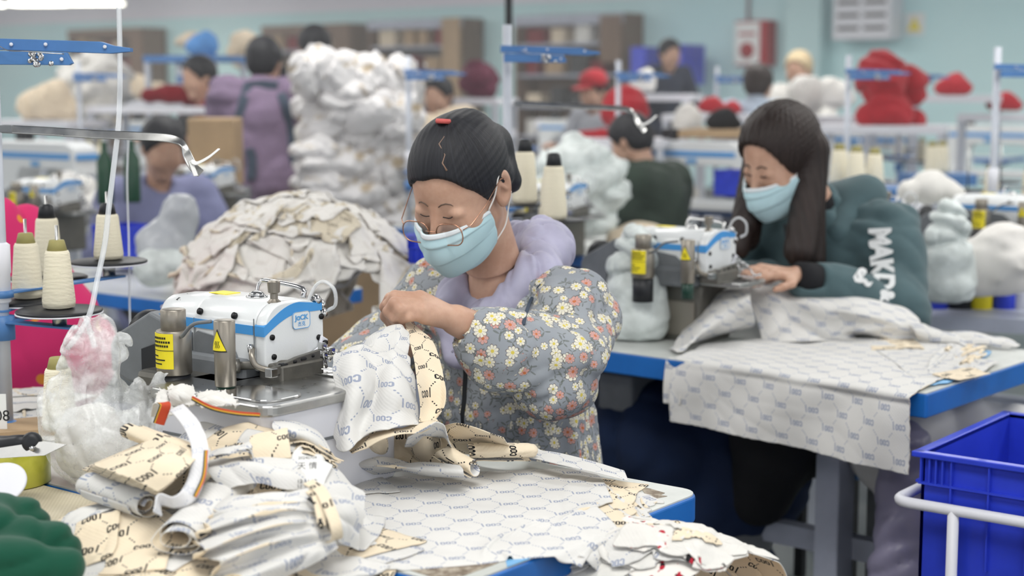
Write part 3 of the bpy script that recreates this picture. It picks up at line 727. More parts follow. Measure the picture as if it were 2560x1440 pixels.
def patch(name, rows, mats, label=None, cat='fabric', group=None, n=(56, 56), wr=((.004, 60),), seed=0, thick=.0014, parent=None, world=False, hf=None, scale=None, edge=0.0, aniso=(1, 1, 1), uvs=None, zm=False, dY=0.0):
    """a cloth shaped through a lattice of points (px, py, depth)"""
    C = np.array([[tuple(p) if world else (tuple(Wz(*p)) if zm else tuple(W(p[0], p[1], p[2]+dY))) for p in r] for r in rows])
    P = surf(C, *n); N = normals(P); X, Y, Z = P[..., 0], P[..., 1], P[..., 2]
    for q, (a, f) in enumerate(wr): P = P+N*(a*folds(seed+q*7, f, aniso)(X, Y, Z))[..., None]
    if edge:
        r = np.random.RandomState(seed); 
        for sl_ in ((0, slice(None)), (-1, slice(None)), (slice(None), 0), (slice(None), -1)): P[sl_] += edge*r.randn(*P[sl_].shape)
    if uvs is None:
        w = np.linalg.norm(np.diff(P, axis=1), axis=-1).sum(1).max(); h = np.linalg.norm(np.diff(P, axis=0), axis=-1).sum(0).max()
    else: w, h = uvs
    if hf is not None: hf.lay(P)
    return cloth_obj(name, P, w, h, mats, label, cat, group, thick, 1, parent, uvo=(seed*.13, seed*.07), flip=not world, arc=uvs is None)
def ribbon(name, pts, width, mats, wdir=(0, 0, 1), label=None, cat='strap', group=None, n=60, thick=.0015, parent=None, world=False, twist=None, uvw=None, cols=5):
    """a strap that follows points; wdir may be one direction or a list"""
    C = np.array([tuple(p) if world else tuple(W(*p)) for p in pts]); c = crom(C, n)
    wd = np.array(wdir, float); wd = crom(wd, n) if wd.ndim == 2 else np.repeat(wd[None], n, 0)
    t = np.gradient(c, axis=0); t /= np.linalg.norm(t, axis=1)[:, None]; wd = wd-t*(wd*t).sum(1)[:, None]; wd /= np.linalg.norm(wd, axis=1)[:, None]+1e-9
    P = c[:, None]+wd[:, None]*(np.linspace(-.5, .5, cols)[None, :, None]*width)
    L = np.linalg.norm(np.diff(c, axis=0), axis=1).sum()
    return cloth_obj(name, P, width, L, mats, label, cat, group, thick, 1, parent, arc=True)
def roll(name, a, b, r, mats, label=None, cat='fabric roll', group=None, turns=3.2, flat=.75, n=120, seed=0, parent=None, taper=1.0):
    """a loosely rolled piece of cloth between two points"""
    a = Vector(a); b = Vector(b); ax = (b-a); L = ax.length; ax.normalize(); s = ax.cross(Vector((0, 0, 1))).normalized(); up = s.cross(ax)
    t = np.linspace(0, 1, n); ang = t*turns*2*PI; rad = r*(.35+.65*t); m = 14; P = np.zeros((m, n, 3)); rr = np.random.RandomState(seed); w = sines(seed, 4, 30)
    for i in range(m):
        f = i/(m-1); c = a+ax*(L*f); k = rad*(1+(taper-1)*f); jit = 1+.05*w(f+0*t, t*3, 0*t)
        edge = .008*np.sin(t*9+seed)*(1 if i == 0 else (-1 if i == m-1 else 0))
        P[i] = (np.array(c)[None]+np.array(s)[None]*(np.cos(ang)*k*jit)[:, None]+np.array(up)[None]*(np.sin(ang)*k*jit*flat)[:, None]+np.array(ax)[None]*edge[:, None])
    return cloth_obj(name, P, 2*PI*r*turns*.7, L, mats, label, cat, group, .0012, 1, parent, uvo=(seed*.3, 0), flip=True)
# ================================================================ foreground station
A1 = Vector((-.063, 1.775, 0)); A2 = Vector((.799, 2.955, 0)); RZ2 = math.radians(-40.5)
def L1(x, y, z=.75): return A1+D*x+U*y+Vector((0, 0, z))
D2 = Vector((math.cos(RZ2), math.sin(RZ2), 0)); U2 = Vector((-D2.y, D2.x, 0))
def L2(x, y, z=.75): return A2+D2*x+U2*y+Vector((0, 0, z))
table0 = make_table(1.14, .56, rad=.035); table0.location = A1; table0.rotation_euler = (0, 0, RZ)
tag(table0, 'blue-edged sewing table with worn white top in front of the woman in the daisy jacket', 'table', 'blue-edged sewing tables')
tb = make_table(1.25, .62, .05, .006, lx=(-.36, -1.05)); tb.location = A2; tb.rotation_euler = (0, 0, RZ2)
tag(tb, 'blue-edged sewing table carrying the long printed cloth that hangs over its front', 'table', 'blue-edged sewing tables')
mach0 = make_machine(); mach0.location = L1(-.569, .289); mach0.rotation_euler = (0, 0, RZ)
tag(mach0, 'white overlock sewing machine with blue stripe beside the bespectacled woman', 'sewing machine', 'overlock machines')
# ================================================================ fabric on the first table
GPILE = 'cut cotton pieces piled on the left of the table'
CW = (M_CREAM, M_WHITE); WC = (M_WHITE, M_CREAM)
bt = empty('work_table', label='beige board-covered table top butted against the blue-edged table, bottom left', cat='table')
bt['label'] = 'low table covered in beige woven board under the pile of printed pieces'
bcor = [Wz(-560, 1440, .75), Wz(600, 1480, .75)]
b = MB(); b.box((-.62, -.235, .735), (1.0, .46, .03), bev=.004); o = b.obj('tabletop', M_BEIGE, bt)
for x in (-1.0, -.2):
    for y in (-.42, -.06): b = MB(); b.box((x, y, .36), (.045, .045, .72), bev=.003); b.obj('leg', M_LEG, bt)
bt.location = A1; bt.rotation_euler = (0, 0, RZ)
HF1 = HF(-1.25, 1.35, .75, 3.1, .005, 0.0)
for m_, z_ in ((.02, .75), (.035, .738), (.05, .71), (.065, .65), (.08, .56), (.2, .45)): HF1.rect(A1, D, U, -1.14, m_, -m_, .56+m_, z_); HF1.rect(A1, D, U, -1.12, -.12, -.465, 0, .75)
def pz(px, py, z=.76): return Wz(px, py, z)
# --- the large white sheet and the pieces under it
def sheetq(name, q, mats, label, seed, n=(44, 52), amp=.004, hf=HF1, z=.765, over=1.03, steps=60, group=None, uvs=None, bend=.4, cat='fabric'):
    c = [np.array(tuple(Wz(x, y, z))) for x, y in q]; ny, nx = n
    f = np.linspace(0, 1, ny)[:, None, None]; g = np.linspace(0, 1, nx)[None, :, None]
    P = (c[0]*(1-g)+c[1]*g)*(1-f)+(c[3]*(1-g)+c[2]*g)*f
    P[..., 2] = hf.at(P[..., 0], P[..., 1])+.004+amp*(1+sines(seed, 5, 2*PI/.12)(P[..., 0], P[..., 1], 0*P[..., 0]))
    w = (np.linalg.norm(c[1]-c[0])+np.linalg.norm(c[2]-c[3]))/2*over; h = (np.linalg.norm(c[3]-c[0])+np.linalg.norm(c[2]-c[1]))/2*over
    P = simulate(P, w/(nx-1), h/(ny-1), hf, steps=steps, bend=bend, g=.0012); hf.lay(P)
    r = np.random.RandomState(seed); k = uvs or 1
    return cloth_obj(name, P, w*k, h*k, mats, label, cat, group, uvo=(seed*.31, seed*.17), flip=True)
sheetq('fabric_piece', [(1500, 1165), (1640, 1240), (1622, 1305), (1480, 1270)], (M_WHITE, M_CREAM), 'white piece showing along the right rim of the stack on the blue table corner', 3)
sheetq('fabric_piece', [(1420, 1150), (1602, 1205), (1580, 1318), (1440, 1325)], CW, 'cream piece printed cool showing beside the right edge of the big white sheet', 4, uvs=1)
sheetq('fabric_piece', [(900, 1290), (990, 1300), (985, 1412), (905, 1408)], CW, 'small cream corner printed cool under the near left corner of the big white sheet', 5)
sheetq('fabric_piece', [(868, 1140), (960, 1150), (930, 1390), (890, 1385)], CW, 'narrow cream piece along the left edge of the big white sheet', 6)
sheetq('fabric_piece', [(868, 1172), (1530, 1150), (1500, 1332), (985, 1416)], WC, 'big flat white sheet with faint reversed lettering spread on the blue table', 7, n=(60, 76), amp=.006, over=1.015)

# --- settled pile on the left
mb_ = Wz(560, 1265, .75); HF1.bump(mb_, .25, .125, .125, .75, RZ, 1.2)
mb_ = Wz(300, 1330, .75); HF1.bump(mb_, .16, .07, .03, .75, RZ, 1.0)
mb_ = Wz(690, 1370, .75); HF1.bump(mb_, .115, .07, .055, .75, RZ+.7, 1.0)
GP = 'crumpled cut pieces buried in the pile on the beige board'
def dp(px, py, w, h, deg, side, seed, z=.80, **k):
    return drop('fabric_piece', HF1, Wz(px, py, z), w, h, math.radians(deg), side, 'crumpled cotton piece buried low in the printed pile on the beige board', group=GP, seed=seed, **k)
for k, (x, y, z, w, h, dg, sd) in enumerate([(600, 1180, .85, .42, .26, -38, WC), (470, 1230, .84, .34, .24, -30, WC), (700, 1180, .84, .34, .24, -45, CW),
        (300, 1345, .77, .22, .12, -20, CW), (200, 1345, .76, .20, .10, -10, WC), (360, 1355, .77, .18, .12, -35, CW), (230, 1320, .78, .2, .09, 20, WC), (140, 1335, .77, .16, .08, -15, WC),
        (560, 1120, .89, .26, .20, -20, WC), (700, 1110, .88, .24, .18, -60, WC), (430, 1200, .88, .28, .2, -40, WC), (640, 1200, .87, .26, .2, -25, WC), (760, 1210, .82, .24, .18, -10, WC), (520, 1300, .83, .26, .16, -30, CW), (330, 1290, .80, .24, .12, -30, WC), (820, 1140, .8, .2, .12, 20, WC)]):
    dp(x, y, w, h, dg, sd, 20+k, z, comp=.78, amp=.014, steps=90)
def ft(q, mats, label, seed, z, name='fabric_piece', cat='fabric', group=None, **k): return sheetq(name, q, mats, label, seed, z=z, n=(24, 30), amp=.003, over=1.02, steps=26, group=group, **k)
for k in range(9):
    o = (3.5*k, -1.5*k, .0035*k); jj = [((k*7) % 5)-2, ((k*11) % 5)-2]
    patch('fabric_piece', [[(205+o[0], 1176+o[1]+jj[0], .815+o[2]), (284+o[0]+jj[1], 1140+o[1], .835+o[2]), (366+o[0], 1104+o[1], .848+o[2])], [(290+o[0], 1206+o[1], .822+o[2]), (372+o[0], 1166+o[1], .842+o[2]), (430+o[0]*.6, 1124+o[1], .85+o[2])], [(384+o[0]*.5, 1242+o[1]+jj[1], .812+o[2]), (440+o[0]*.5, 1196+o[1], .835+o[2]), (494+o[0]*.3, 1146+o[1], .845+o[2])]],
          CW, 'cream printed piece, '+('lowest', 'second lowest', 'third lowest', 'fourth lowest', 'middle', 'fourth from top', 'third from top', 'second from top', 'topmost')[k]+' layer of the neat stack left in the pile', group='layers of the neat cream stack', zm=True, n=(24, 24), wr=((.0012, 50),), seed=50, edge=.0005)
ft([(477, 1016), (715, 1070), (640, 1140), (470, 1130)], CW, 'cream piece printed cool spread on the very top of the pile', 61, .895)
roll('fabric_roll', W(338, 1078, 2.06), W(492, 1136, 1.97), .020, CW, 'cream cotton flap folded over under the white strap', seed=3, turns=2.2, flat=.6)
roll('fabric_roll', W(226, 1212, 2.02), W(366, 1262, 1.92), .021, WC, 'white roll of cotton with a ragged dark end left of the pile', seed=5, turns=4, flat=.85)
roll('fabric_roll', W(600, 1185, 2.0), W(445, 1345, 1.82), .034, WC, 'long white twill roll slanting down the middle of the pile', seed=8, turns=3, flat=.6)
ft([(110, 1282), (275, 1236), (310, 1258), (140, 1312)], CW, 'long cream printed strip pointing left at the foot of the pile', 63, .785)
ft([(28, 1322), (285, 1258), (300, 1290), (60, 1362)], WC, 'long white twill strip lying beside the green garment', 64, .78)
ft([(292, 1296), (453, 1282), (405, 1392), (262, 1373)], CW, 'cream piece printed cool hanging lowest at the front of the pile', 65, .785)
ft([(200, 1318), (300, 1300), (280, 1372), (160, 1360)], CW, 'small cream piece with red scraps under it at the left of the pile', 66, .78)
patch('fabric_piece', [[(625, 1092, 2.0), (670, 1078, 2.02), (718, 1070, 2.05)], [(622, 1120, 1.98), (672, 1112, 1.99), (722, 1104, 2.01)], [(628, 1146, 1.97), (675, 1148, 1.98), (728, 1146, 1.99)]], CW, 'cream flap with upside-down print hanging at the right of the pile top', n=(30, 30), wr=((.002, 60),), seed=9)
# white cloth tubes at the right shoulder of the pile
patch('fabric_piece', [[(690, 1046, 2.14), (740, 1056, 2.13), (790, 1078, 2.12), (815, 1105, 2.12)], [(680, 1068, 2.07), (735, 1078, 2.05), (785, 1098, 2.05), (822, 1132, 2.06)], [(690, 1085, 2.05), (728, 1096, 2.06), (760, 1112, 2.07), (800, 1150, 2.07)]], WC, 'white fold arching over the frayed cream layers at the right of the pile', wr=((.003, 40),), seed=12)
for k in range(7):
    f = k/6
    patch('fabric_piece', [[(722+8*f, 1092+9*k, 2.075-.004*k), (760+6*f, 1086+9*k, 2.07-.004*k), (800, 1106+8*k, 2.07-.004*k), (828+6*f, 1136+6*k, 2.07-.003*k)], [(724+8*f, 1104+9*k, 2.05-.004*k), (762, 1100+9*k, 2.045-.004*k), (805, 1122+8*k, 2.05-.004*k), (860-5*k, 1152+5*k, 2.06-.003*k)]],
          CW, 'thin frayed cream layer fanned beside the white paper ticket', group='frayed layers beside the paper ticket', n=(10, 34), wr=((.0025, 90),), seed=70+k, edge=.0006)
patch('fabric_piece', [[(500, 1150, 2.0), (560, 1140, 1.99), (625, 1142, 1.98), (690, 1150, 1.98), (740, 1150, 1.97)], [(520, 1180, 1.94), (580, 1170, 1.94), (640, 1165, 1.93), (700, 1175, 1.93), (760, 1180, 1.93)], [(560, 1230, 1.93), (600, 1215, 1.92), (660, 1210, 1.92), (710, 1225, 1.91), (770, 1225, 1.91)]], WC, 'white twill piece sagging below the upside-down cream flap', wr=((.005, 35), (.002, 80)), seed=15)
for k in range(4):
    patch('fabric_piece', [[(505+30*k, 1140-4*k, 1.985), (560+18*k, 1122-3*k, 1.985), (625, 1106+9*k, 1.985)], [(510+30*k, 1150-4*k, 1.96), (566+18*k, 1134-3*k, 1.955), (632, 1120+9*k, 1.96)]], WC, 'thin white layer edge showing under the top cream piece', group='white layer edges under the top cream piece', n=(8, 30), wr=((.002, 60),), seed=90+k)
# frayed white scraps against the machine
r9 = random.Random(3)
for k, (cx, cy, w_, h_, lab) in enumerate(((452, 985, 60, 56, 'white frayed scrap with threads standing up behind the strap'), (540, 1000, 90, 34, 'white frayed scrap lying in front of the slim metal tube'), (415, 1010, 40, 60, 'white scrap curled around a dark striped edge beside the plastic bag'))):
    patch('fabric_scrap', [[(cx-w_*.5, cy-h_*.35, 2.14), (cx, cy-h_*.55, 2.15), (cx+w_*.5, cy-h_*.3, 2.14)], [(cx-w_*.55, cy, 2.09), (cx, cy-h_*.1, 2.08), (cx+w_*.55, cy+4, 2.09)], [(cx-w_*.3, cy+h_*.5, 2.08), (cx+w_*.2, cy+h_*.5, 2.07), (cx+w_*.6, cy+h_*.45, 2.08)]], (M_WHITEP, M_WHITEB), lab, n=(40, 40), wr=((.004, 60), (.002, 160)), seed=30+k, edge=.0025)
# striped strap
mstr = mat('striped_tape', (30, 40, 36), .7, build=lambda t, b, i: (lambda u: t.put(i['Base Color'], t.mix(u.gt(.0035), t.mix(u.gt(.0017), sRGB(28, 40, 40), sRGB(206, 160, 50)), sRGB(190, 70, 40))))(t.sep(t.uv())[0]))
sp = [(440, 1018, 2.06), (458, 1036, 2.02), (482, 1068, 1.98), (500, 1121, 1.93), (494, 1185, 1.90), (472, 1236, 1.87), (436, 1256, 1.86), (400, 1250, 1.86), (394, 1286, 1.85)]
wd = [(.7, .6, .3), (.7, .6, .2), (.8, .5, .3), (.95, .3, .2), (.95, .3, 0), (.8, .4, -.4), (.2, .6, -.8), (.0, .5, -.9), (.3, .4, -.9)]
st = ribbon('strap', sp, .021, (M_WHITEB, M_WHITEB), wd, 'white cotton strap with a thin striped edge looping down over the pile', 'strap')
ribbon('striped_edge', [(x+15, y+5, Y-.004) for x, y, Y in sp[3:6]], .005, (mstr,), wd[3:6], parent=st)
ribbon('strap', [(480, 995, 2.06), (530, 1020, 2.03), (590, 1033, 2.02), (650, 1038, 2.03)], .006, (mstr,), (0, .3, 1), 'thin dark striped tape lying across the frayed white scraps', 'strap')
ribbon('strap', [(392, 1040, 2.08), (398, 1010, 2.06), (412, 1012, 2.05), (404, 1038, 2.05), (396, 1060, 2.05)], .016, (M_WHITEP, mstr), (1, .4, 0), 'small curled white tape end beside the plastic bag', 'strap')
tk = sheetq('paper_ticket', [(745, 1134), (812, 1160), (780, 1222), (718, 1205)], (M_PAPER,), 'white paper ticket with small black print lying against the pile', 44, z=.84, n=(10, 10), amp=.001, over=1.0, steps=4, cat='ticket')
tm = frame(W(768, 1180, 1.925), Vector((.86, .28, -.20)), Vector((.05, -.72, .70)))
for s_, sz, dy in (('20240709', .006, .020), ('天 情', .011, .008), ('12 11 10', .007, -.014), ('11 11 10', .007, -.021)): text('ticket_print', s_, sz, M_INK, tk, tm @ Matrix.Translation((0, dy, .001)), .0002)
# --- the tied bundle, bottom centre
def pleats(px0, x1):
    pass
tie = [(795, 1222), (812, 1245), (826, 1275), (838, 1310), (842, 1345)]
lob = [(560, 1238, 1.91), (520, 1262, 1.89), (548, 1282, 1.84), (494, 1300, 1.86), (530, 1322, 1.79), (482, 1345, 1.83), (520, 1372, 1.76), (490, 1392, 1.80), (560, 1400, 1.74), (530, 1440, 1.77), (610, 1440, 1.72), (600, 1490, 1.72)]
rows = []
for k, (x, y, Y) in enumerate(lob):
    f = k/(len(lob)-1); tx = 792+52*f; ty = 1222+150*f; tY = 1.88-.06*f; rg = .012 if k % 2 else -.010
    rows.append([(x-8, y+5, Y+.02), (x, y, Y), (x+(tx-x)*.33, y+(ty-y)*.25-22*math.sin(f*PI), Y+(tY-Y)*.33-.03*math.sin(f*PI)-rg*.3-.02), (x+(tx-x)*.66, y+(ty-y)*.6-24*math.sin(f*PI), Y+(tY-Y)*.66-.035*math.sin(f*PI)-rg*.3-.015), (tx, ty, tY), ])
bu = patch('fabric_bundle', rows, WC, 'large white pleated bundle tied with a cream strip at the front of the table', 'fabric bundle', n=(110, 60), wr=((.0035, 32), (.0015, 90)), seed=21)
patch('fabric_bundle', [[(800, 1218, 1.90), (850, 1212, 1.93), (900, 1232, 1.96)], [(815, 1255, 1.84), (868, 1262, 1.86), (915, 1280, 1.9)], [(835, 1305, 1.82), (875, 1310, 1.84), (905, 1330, 1.87)], [(838, 1350, 1.83), (865, 1362, 1.85), (900, 1378, 1.87)]], WC, 'white twill tail of cloth behind the knot of the tied bundle', 'fabric', wr=((.006, 36), (.002, 80)), seed=25, n=(44, 40))
ribbon('tie_strip', [(770, 1205, 1.90), (800, 1225, 1.86), (820, 1262, 1.815), (838, 1310, 1.79), (842, 1345, 1.79), (825, 1352, 1.80)], .014, (M_CREAM,), (1, .3, .3), 'cream printed strip knotted round the white bundle', 'strap')
ribbon('tie_strip', [(765, 1222, 1.885), (790, 1240, 1.85), (800, 1280, 1.815), (806, 1315, 1.80)], .011, (M_CREAM,), (1, .3, .3), 'shorter cream strip hanging left of the knot on the white bundle', 'strap')
ribbon('tie_strip', [(770, 1246, 1.85), (788, 1262, 1.83), (800, 1300, 1.805), (804, 1322, 1.80)], .004, (M_INK,), (1, .3, .3), 'thin dark cord beside the knot on the white bundle', 'cord')
# --- middle crumple between the held cloth and the flat sheet (heights above the floor)
patch('fabric_piece', [[(900, 1110, .80), (940, 1078, .83), (1000, 1085, .81), (1060, 1072, .84), (1090, 1062, .83)], [(890, 1136, .785), (940, 1112, .81), (1000, 1128, .785), (1070, 1112, .81), (1110, 1098, .80)], [(880, 1154, .765), (935, 1160, .77), (1010, 1166, .765), (1080, 1160, .77), (1130, 1165, .765)]], CW, 'cream folds crumpled just below the held cloth', wr=((.006, 28), (.003, 70)), seed=31, zm=True)
patch('fabric_piece', [[(830, 1130, .785), (900, 1144, .785), (1000, 1150, .785), (1080, 1160, .785), (1150, 1168, .785)], [(838, 1148, .782), (910, 1162, .785), (1000, 1168, .785), (1090, 1176, .785), (1160, 1182, .785)], [(846, 1164, .762), (910, 1180, .765), (1000, 1182, .765), (1090, 1188, .765), (1160, 1192, .765)]], WC, 'long white fold running along the back of the flat sheet', wr=((.004, 30),), seed=33, zm=True)
patch('fabric_piece', [[(1110, 1062, .83), (1150, 1056, .84), (1200, 1072, .84), (1255, 1100, .82)], [(1080, 1098, .80), (1140, 1096, .81), (1210, 1108, .80), (1290, 1118, .79)], [(1110, 1135, .77), (1170, 1132, .77), (1230, 1142, .77), (1330, 1150, .77)]], CW, 'cream fold printed cool leaning against the daisy jacket', wr=((.004, 30),), seed=35, zm=True)
def Wh(x, y, z): return Wz(x, y, z)
roll('fabric_roll', Wh(1175, 1128, .795), Wh(1322, 1128, .785), .020, CW, 'cream tube of cloth lying highest at the back of the flat sheet', seed=37, turns=1.8, flat=.7)
roll('fabric_roll', Wh(1105, 1128, .80), Wh(1185, 1172, .78), .019, CW, 'open-ended cream roll pointing at the viewer by the flat sheet', seed=39, turns=1.9, flat=.7)
patch('fabric_piece', [[(1020, 1090, .84), (1060, 1070, .86), (1105, 1062, .86), (1122, 1090, .84)], [(1010, 1112, .81), (1060, 1112, .80), (1110, 1100, .81), (1138, 1130, .79)]], WC, 'white curl of cloth between the cream folds', wr=((.004, 40),), seed=41, n=(30, 40), zm=True)
patch('fabric_piece', [[(1320, 1112, .775), (1400, 1136, .772), (1480, 1158, .77), (1560, 1182, .765)], [(1300, 1138, .775), (1390, 1163, .773), (1480, 1184, .77), (1570, 1206, .765)]], WC, 'white folded margin along the far edge of the flat sheet', wr=((.003, 30),), seed=43, n=(20, 50), zm=True)
# ================================================================ left of the bench: thread stand, bag, tape, held cloth
def px_prism(name, outline, Y, thick, m, parent=None, bev=.001):
    """an upright plate of real thickness whose outline is given in photo pixels at depth Y"""
    pts = [W(x, y, Y) for x, y in outline]; M = Matrix(((1, 0, 0, 0), (0, 0, 1, Y), (0, 1, 0, 0), (0, 0, 0, 1)))
    b = MB(); b.prism([(p.x, p.z) for p in pts], 0, thick, M=M, bev=bev); return b.obj(name, m, parent)
def sdf_obj(name, fn, lo, hi, h, mats, parent=None, loc=None, uvf=None):
    V, Fq = sdf_grid(fn, lo, hi, h); return add(name, npmesh(name, V, Fq, uvf(V) if uvf else None), mats, parent, loc)
ts = empty('thread_stand', label='white and blue thread stand at the far left, its pole beside the thread cones', cat='thread stand')
pb = W(17, 1082, 2.64)
b = MB(); b.cyl((pb.x, pb.y, .75), (pb.x, pb.y, 1.47), .012, seg=20); b.obj('pole', M_POLE, ts)
b = MB(); zc = [W(14, y, 2.64).z for y in (612, 685)]; b.lathe([(.0125, zc[1]-.05), (.0165, zc[1]-.047), (.0165, zc[1]), (.018, zc[1]+.003), (.018, zc[0]), (.0125, zc[0]+.004)], (pb.x, pb.y, 0)); b.obj('pole_collar', M_WPLAST, ts)
for y0, y1 in ((725, 745), (788, 850)):
    b = MB(); z0, z1 = W(14, y1, 2.64).z, W(14, y0, 2.64).z; b.lathe([(.013, z0), (.021, z0+.001), (.021, z1-.001), (.013, z1)], (pb.x, pb.y, 0)); b.obj('clamp', M_BLUED, ts)
b = MB(); b.lathe([(.03, .75), (.03, .757), (.013, .765)], (pb.x, pb.y, 0)); b.obj('foot', M_BLUED, ts)
def plate(a, c, w_, th, nm, m, par): 
    a = Vector(a); c = Vector(c); d = (c-a); L = d.length; M = Matrix.Translation((a+c)/2) @ d.to_track_quat('X', 'Z').to_matrix().to_4x4()
    b = MB(); b.prism(rrect(L+w_, w_, w_*.45, 5), -th/2, th/2, M=M, bev=th*.2); return b.obj(nm, m, par)
cones = [((148, 775, 2.60), .098, False, 'front thread cone with olive core on the lower disc, nearest the machine'), ((70, 750, 2.72), .098, False, 'thread cone with olive core standing left of the front cone'),
         ((122, 692, 2.92), .108, True, 'black-capped thread cone behind the two olive-cored cones'), ((272, 652, 2.92), .085, True, 'black-capped thread cone standing apart on the right disc of the stand')]
cone_o = make_cone(.098, True, False); cone_k = make_cone(.108, True, True); used = set()
for (p, h, blk, lab) in cones:
    src = cone_k if blk else cone_o; o = src if blk not in used else dup(src); used.add(blk)
    q = W(*p); o.location = q+Vector((0, 0, .0035)); o.scale = (1, 1, h/(.108 if blk else .098)); tag(o, lab, 'thread cone', 'thread cones on the left stand')
    b = MB(); b.lathe([(.004, -.010), (.070, -.004), (.0715, -.002), (.0715, .0), (.069, .0015), (.01, .003)], q, 40); d_ = b.obj('spool_disc', M_DARK, ts)
    b = MB(); b.lathe([(.069, -.0062), (.0722, -.0058), (.0722, -.0038), (.069, -.0035)], q, 40); b.obj('disc_rim', M_WPLAST, d_)
    b = MB(); b.cyl(q, q+Vector((0, 0, h+.045)), .0028, seg=10); b.cyl(q-Vector((0, 0, .03)), q, .012, seg=14); b.obj('spindle', M_STEEL, ts)
    a = Vector((pb.x, pb.y, q.z-.025)); plate(a, q+Vector((.02, -.01, -.028)), .026, .004, 'arm', M_BLUED, ts)
o = dup(cone_o, W(150, 1072, 2.42)); o['label'] = 'thread cone half hidden behind the plastic bag, only its olive core clear'
# guide arms at the top
px_prism('guide_arm', [(-70, 94), (250, 104), (282, 114), (325, 120), (325, 129), (275, 134), (-70, 122)], 2.60, .022, M_BLUED, ts)
ga = px_prism('lower_guide_arm', [(-70, 126), (165, 131), (181, 158), (172, 163), (-70, 161)], 2.57, .012, M_BLUED, ts)
for x, y, Y in ((114, 111, 2.597), (262, 117, 2.597), (28, 111, 2.597), (154, 148, 2.567)):
    q = W(x, y, Y); b = MB(); b.lathe([(.0012, -.001), (.003, -.001), (.003, .001), (.0012, .001)], seg=12, M=frame(q, (1, 0, 0), (0, -1, 0))); b.obj('eyelet', M_WPLAST, ts)
r7 = random.Random(4)
for k in range(14):
    q = W(70+r7.random()*62, 134+r7.random()*30, 2.555); b = MB(); b.lathe([(.0015, -.001), (.004, -.002), (.004, .002), (.0015, .001)], seg=10, M=frame(q, (r7.random(), r7.random(), 1), (1, -1, r7.random()))); b.obj('tension_spring', M_CHROME, ga)
b = MB(); b.tube(bez([W(-10, 110, 2.56), W(20, 126, 2.555), W(60, 128, 2.55), W(110, 132, 2.55), W(160, 135, 2.555)], 30), .0009, 5); b.obj('guide_wire', M_CHROME, ga)
# flat arm carrying a pale tape
ta = empty('tape_holder', label='thin grey arm reaching right from the pole, pale tape hooked on its end', cat='guide arm')
ribbon('arm', [(2, 322, 2.62), (120, 328, 2.61), (240, 336, 2.60), (340, 340, 2.59), (425, 346, 2.585), (458, 362, 2.58), (470, 392, 2.575), (484, 418, 2.57), (503, 434, 2.57)], .016, (M_STEEL,), [(0, .6, .8)]*5+[(0, .9, .5)]+[(.9, .5, 0)]*3, n=70, thick=.0018, parent=ta)
ribbon('tape', [(548, 372, 2.58), (520, 394, 2.57), (492, 408, 2.565), (478, 405, 2.565), (490, 440, 2.56)], .009, (M_PAPER,), (.3, .8, .5), parent=ta)
b = MB(); q = W(16, 322, 2.615); b.box(q, (.02, .012, .012), bev=.001); b.obj('arm_joint', M_GREYP, ta)
# clear air hoses hanging from above
for k, (pts, lab) in enumerate((([(296, -40, 2.75), (300, 160, 2.7), (297, 300, 2.62), (284, 420, 2.55), (272, 520, 2.5), (262, 610, 2.48), (243, 700, 2.45), (226, 780, 2.42), (200, 830, 2.4), (168, 872, 2.35)], 'clear flat air hose hanging past the front of the right cone'),
        ([(322, 330, 3.0), (318, 450, 3.0), (322, 600, 3.0), (324, 760, 2.95), (326, 830, 2.9)], 'clear air hose hanging straight down left of the white fabric heap'),
        ([(214, 792, 2.44), (226, 830, 2.42), (236, 866, 2.4)], 'short clear hose end crossing below the spool disc'))):
    b = MB(); b.tube(bez([W(*p) for p in pts], 50), .0045, 8, flat=.5); tag(b.obj('air_hose', M_TAPECL), lab, 'hose')
# ---- plastic bag
bc = W(262, 1090, 2.25)
def _bag(X, Y, Z, grow=0.0):
    q = ell(X, Y, Z, (0, 0, 0), (.088+grow, .08+grow, .082+grow))
    q = smin(q, cap(X, Y, Z, (-.02, 0, .05), (-.012, .0, .115), .06+grow, .050+grow), .03)
    q = smin(q, cap(X, Y, Z, (.05, .01, .03), (.075, .02, .085), .035+grow, .012+grow), .025)
    q = np.maximum(q, -(Z+.078)); 
    f1 = folds(3, 70, (1, 1, .4))(X, Y, Z)*.004; f2 = folds(8, 150)(X, Y, Z)*.0018
    up = np.clip((Z+.02)/.08, 0, 1)
    return q+f1*(.5+1.2*up)+f2*(.6+1.1*up)-.008*up*sines(5, 3, 120, .3, (1, 1, .3))(X, Y, Z)
bg = empty('plastic_bag', bc, 0, 'bulging clear plastic bag of scraps standing left of the pile', 'plastic bag')
sdf_obj('bag_skin', _bag, (-.13, -.12, -.1), (.14, .12, .19), .0035, M_BAG, bg)
def _in(X, Y, Z):
    q = smin(ell(X, Y, Z, (0, .0, -.03), (.066, .06, .042)), ell(X, Y, Z, (-.02, 0, .01), (.045, .045, .04)), .02); return q+folds(13, 90)(X, Y, Z)*.006+folds(14, 200)(X, Y, Z)*.002
sdf_obj('scraps_inside', _in, (-.09, -.09, -.09), (.09, .09, .07), .0045, M_WHITEP, bg)
